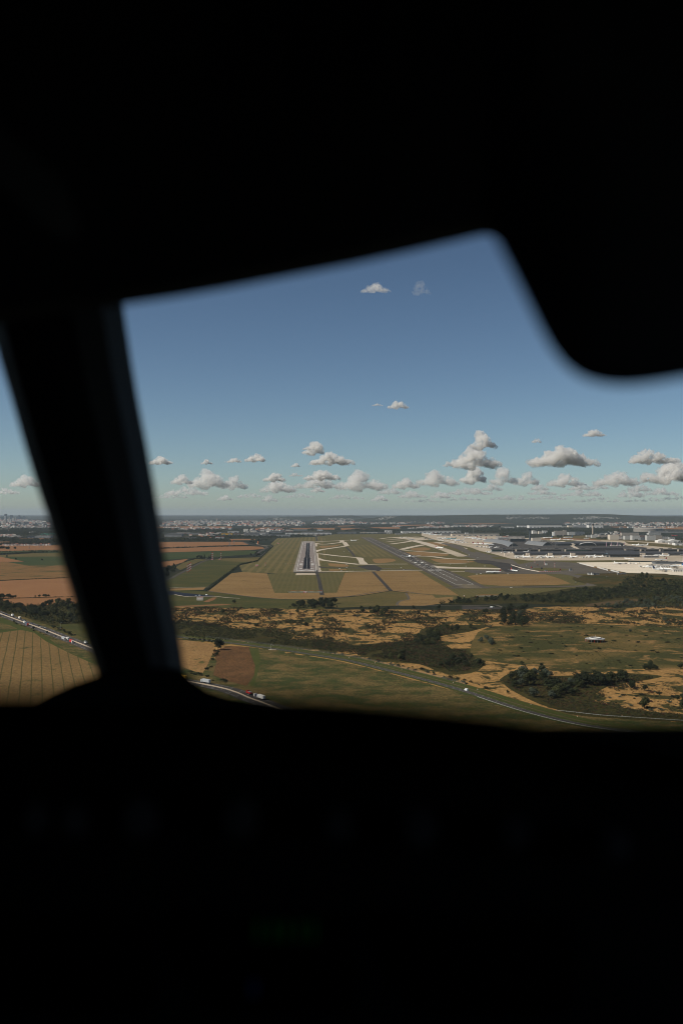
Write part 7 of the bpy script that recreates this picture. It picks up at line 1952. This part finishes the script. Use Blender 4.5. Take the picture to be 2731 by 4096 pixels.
def cloud_mat(dens, size):
    key = "cloud_vapour_%d_%d" % (round(dens * 1e5), round(size))
    if key in MATS: return MATS[key]
    m = bpy.data.materials.new("cloud_vapour")
    m.use_nodes = True
    t = m.node_tree
    t.nodes.remove(t.nodes["Principled BSDF"])
    v = t.nodes.new("ShaderNodeVolumePrincipled")
    v.inputs["Color"].default_value = (1, .985, .965, 1)
    tc = t.nodes.new("ShaderNodeTexCoord"); nz = t.nodes.new("ShaderNodeTexNoise")
    nz.inputs["Scale"].default_value, nz.inputs["Detail"].default_value, nz.inputs["Roughness"].default_value = 3.2 / size, 6, .66
    t.links.new(tc.outputs["Object"], nz.inputs["Vector"])
    mr = t.nodes.new("ShaderNodeMapRange"); mr.interpolation_type = 'SMOOTHSTEP'
    mr.inputs[1].default_value, mr.inputs[2].default_value = .36, .60
    mr.inputs[3].default_value, mr.inputs[4].default_value = 0.0, dens
    t.links.new(nz.outputs["Fac"], mr.inputs[0]); t.links.new(mr.outputs[0], v.inputs["Density"])
    v.inputs["Anisotropy"].default_value = .35
    t.links.new(v.outputs[0], t.nodes["Material Output"].inputs["Volume"])
    MATS[key] = m
    return m


NT = {}


def cloud(cx, base, wpx, hpx, thick, label):
    v = (Y0 - base) / F
    D = min(926.0 / v, 52000)
    k = D / F
    X, Z = (cx - CX) * k, HGT + v * D
    W_, H_ = wpx * k, hpx * k
    r_ = random.Random(int(cx * 7 + base))
    bm = bmesh.new()
    n = max(5, min(26, int(wpx / hpx * 7)))
    dp = max(W_ * .45, H_ * .8)
    for i in range(n):
        t = r_.uniform(-1, 1)
        env = (1 - abs(t) ** 2.2) * r_.uniform(.55, 1.0)
        if i < 2: t, env = r_.uniform(-.35, .35), 1.0
        rad = H_ * r_.uniform(.22, .42) * (.55 + .45 * env)
        zc = max(H_ * env - rad, rad * .45)
        mt = Matrix.Translation((t * (W_ / 2 - rad * .8), r_.uniform(-.5, .5) * dp * (1 - abs(t) * .6), zc)) @ Matrix.Diagonal((rad * r_.uniform(1.0, 1.6), rad * 1.2, rad, 1))
        bmesh.ops.create_icosphere(bm, subdivisions=3, radius=1.0, matrix=mt)
    for i in range(n // 2 + 2):                              # flat foot
        t = r_.uniform(-.9, .9)
        rad = H_ * r_.uniform(.16, .24)
        mt = Matrix.Translation((t * W_ / 2 * .9, r_.uniform(-.3, .3) * dp, rad * .7)) @ Matrix.Diagonal((rad * 2.2, rad * 1.6, rad, 1))
        bmesh.ops.create_icosphere(bm, subdivisions=3, radius=1.0, matrix=mt)
    for q in bm.verts:
        q.co.z = max(q.co.z, H_ * .04 * math.sin(q.co.x / H_ * 5))
    me = bpy.data.meshes.new("cloud")
    bm.to_mesh(me); bm.free()
    me.materials.append(cloud_mat(thick * (1.4 if base < 1930 else .95) / H_, H_))
    o = bpy.data.objects.new("cloud", me)
    col.objects.link(o)
    o.location = (X, D + dp * .4, Z)
    rmod = o.modifiers.new("remesh", 'REMESH')
    rmod.mode, rmod.voxel_size = 'VOXEL', max(H_ / 30, W_ / 130)
    for s, st in ((.45, .34), (.19, .24), (.08, .12)):
        if s not in NT:
            NT[s] = bpy.data.textures.new("billow", 'CLOUDS')
            NT[s].noise_scale = 1.0; NT[s].noise_depth = 2
        dm = o.modifiers.new("billow", 'DISPLACE')
        e = bpy.data.objects.get("billow_frame")
        dm.texture = bpy.data.textures.new("billow", 'CLOUDS')
        dm.texture.noise_scale = min(max(H_ * s, .01), 1e6) / 1.0
        dm.texture.noise_depth = 1
        dm.texture_coords = 'LOCAL'
        dm.strength = H_ * st
        dm.mid_level = .52
    tag(o, label, "cloud", "cumulus clouds over the horizon")
    return o


CL = [(1259, 1816, 84, 49, 5), (1228, 1798, 40, 12, 2), (1326, 1856, 190, 50, 6), (1023, 1845, 88, 32, 5), (938, 1849, 80, 18, 3), (828, 1856, 42, 19, 4), (640, 1856, 96, 32, 5), (726, 1935, 92, 36, 5), (832, 1949, 150, 70, 6), (935, 1954, 108, 50, 5), (740, 1979, 190, 34, 3.5), (900, 2001, 66, 22, 3),
      (1100, 1924, 90, 32, 5), (1113, 1968, 152, 48, 5), (1290, 1918, 165, 38, 5), (1266, 1952, 205, 44, 5), (1450, 1957, 186, 74, 6.5), (1270, 1968, 62, 22, 4), (1182, 1867, 42, 15, 3), (1080, 2006, 66, 26, 3), (1622, 1952, 108, 40, 5), (1650, 1990, 120, 28, 3), (1520, 2004, 80, 24, 3),
      (1933, 1791, 84, 66, 6), (1905, 1869, 166, 78, 7), (1791, 1865, 36, 19, 3), (2270, 1860, 290, 76, 7), (2380, 1744, 96, 26, 3.5), (2147, 1770, 46, 16, 2), (2612, 1850, 210, 54, 6), (1898, 1929, 96, 62, 7), (1758, 1940, 166, 60, 5.5), (2015, 1934, 88, 64, 6), (2110, 1938, 110, 50, 5.5),
      (2265, 1943, 164, 48, 5.5), (2480, 1940, 204, 56, 6), (2690, 1926, 232, 90, 7), (1880, 1978, 210, 30, 3), (1765, 1992, 110, 26, 3), (2170, 1978, 120, 26, 3), (2340, 1984, 180, 28, 3), (2530, 1988, 130, 36, 3.5), (2650, 1980, 150, 30, 3), (2060, 2000, 220, 22, 2), (2420, 2008, 260, 20, 2),
      (100, 1945, 130, 46, 5), (20, 1975, 120, 24, 3), (1502, 1163, 122, 36, 1.1), (1680, 1172, 74, 50, .32), (1593, 1632, 86, 30, 3), (1510, 1622, 46, 9, 1.5),
      (680, 1992, 150, 20, 1.8), (560, 1960, 90, 26, 3), (1000, 1990, 130, 18, 1.8), (1190, 1990, 140, 20, 1.8), (1380, 1996, 170, 20, 1.8), (1560, 1975, 110, 26, 2.4), (1700, 2010, 180, 16, 1.4), (1860, 2002, 150, 18, 1.6), (1970, 1962, 90, 28, 3), (2200, 1998, 150, 20, 1.8),
      (2330, 1960, 120, 30, 3), (2560, 1965, 130, 30, 3), (2600, 2006, 200, 18, 1.6), (2720, 1998, 150, 20, 1.8), (2400, 1955, 80, 26, 3), (1180, 1905, 60, 14, 1.6), (2160, 1960, 90, 26, 2.6)]
for i, (cx_, b_, w_, h_, th) in enumerate(CL):
    lab = "small white cumulus cloud low over the horizon" if b_ > 1960 else "white cumulus cloud with a flat grey base above the far hills"
    if b_ < 1200: lab = "small torn white cloud high in the blue sky"
    elif b_ < 1640: lab = "thin flat cloud in the middle of the sky"
    o = cloud(cx_, b_, w_, h_, th, lab)

# ------------------------------------------------------------------ haze over the whole land, below the clouds
hm = bpy.data.materials.new("haze_air")
hm.use_nodes = True
_t = hm.node_tree
_t.nodes.remove(_t.nodes["Principled BSDF"])
_v = _t.nodes.new("ShaderNodeVolumePrincipled")
_v.inputs["Color"].default_value = (.58, .68, .78, 1)
_v.inputs["Density"].default_value = 1.75e-5
_v.inputs["Anisotropy"].default_value = 0.0
_t.links.new(_v.outputs[0], _t.nodes["Material Output"].inputs["Volume"])
hz = MB().box(0, 33000, 155, 144000, 78000, 380).build("haze", hm)
tag(hz, "pale blue haze lying over the whole landscape", "haze", kind='stuff')

# shapes kept for copying but never placed are dropped
for o in PROTO:
    if o.name not in used:
        for ch in list(o.children): bpy.data.objects.remove(ch)
        bpy.data.objects.remove(o)
for p in protos:
    if p.name not in PU: bpy.data.objects.remove(p)
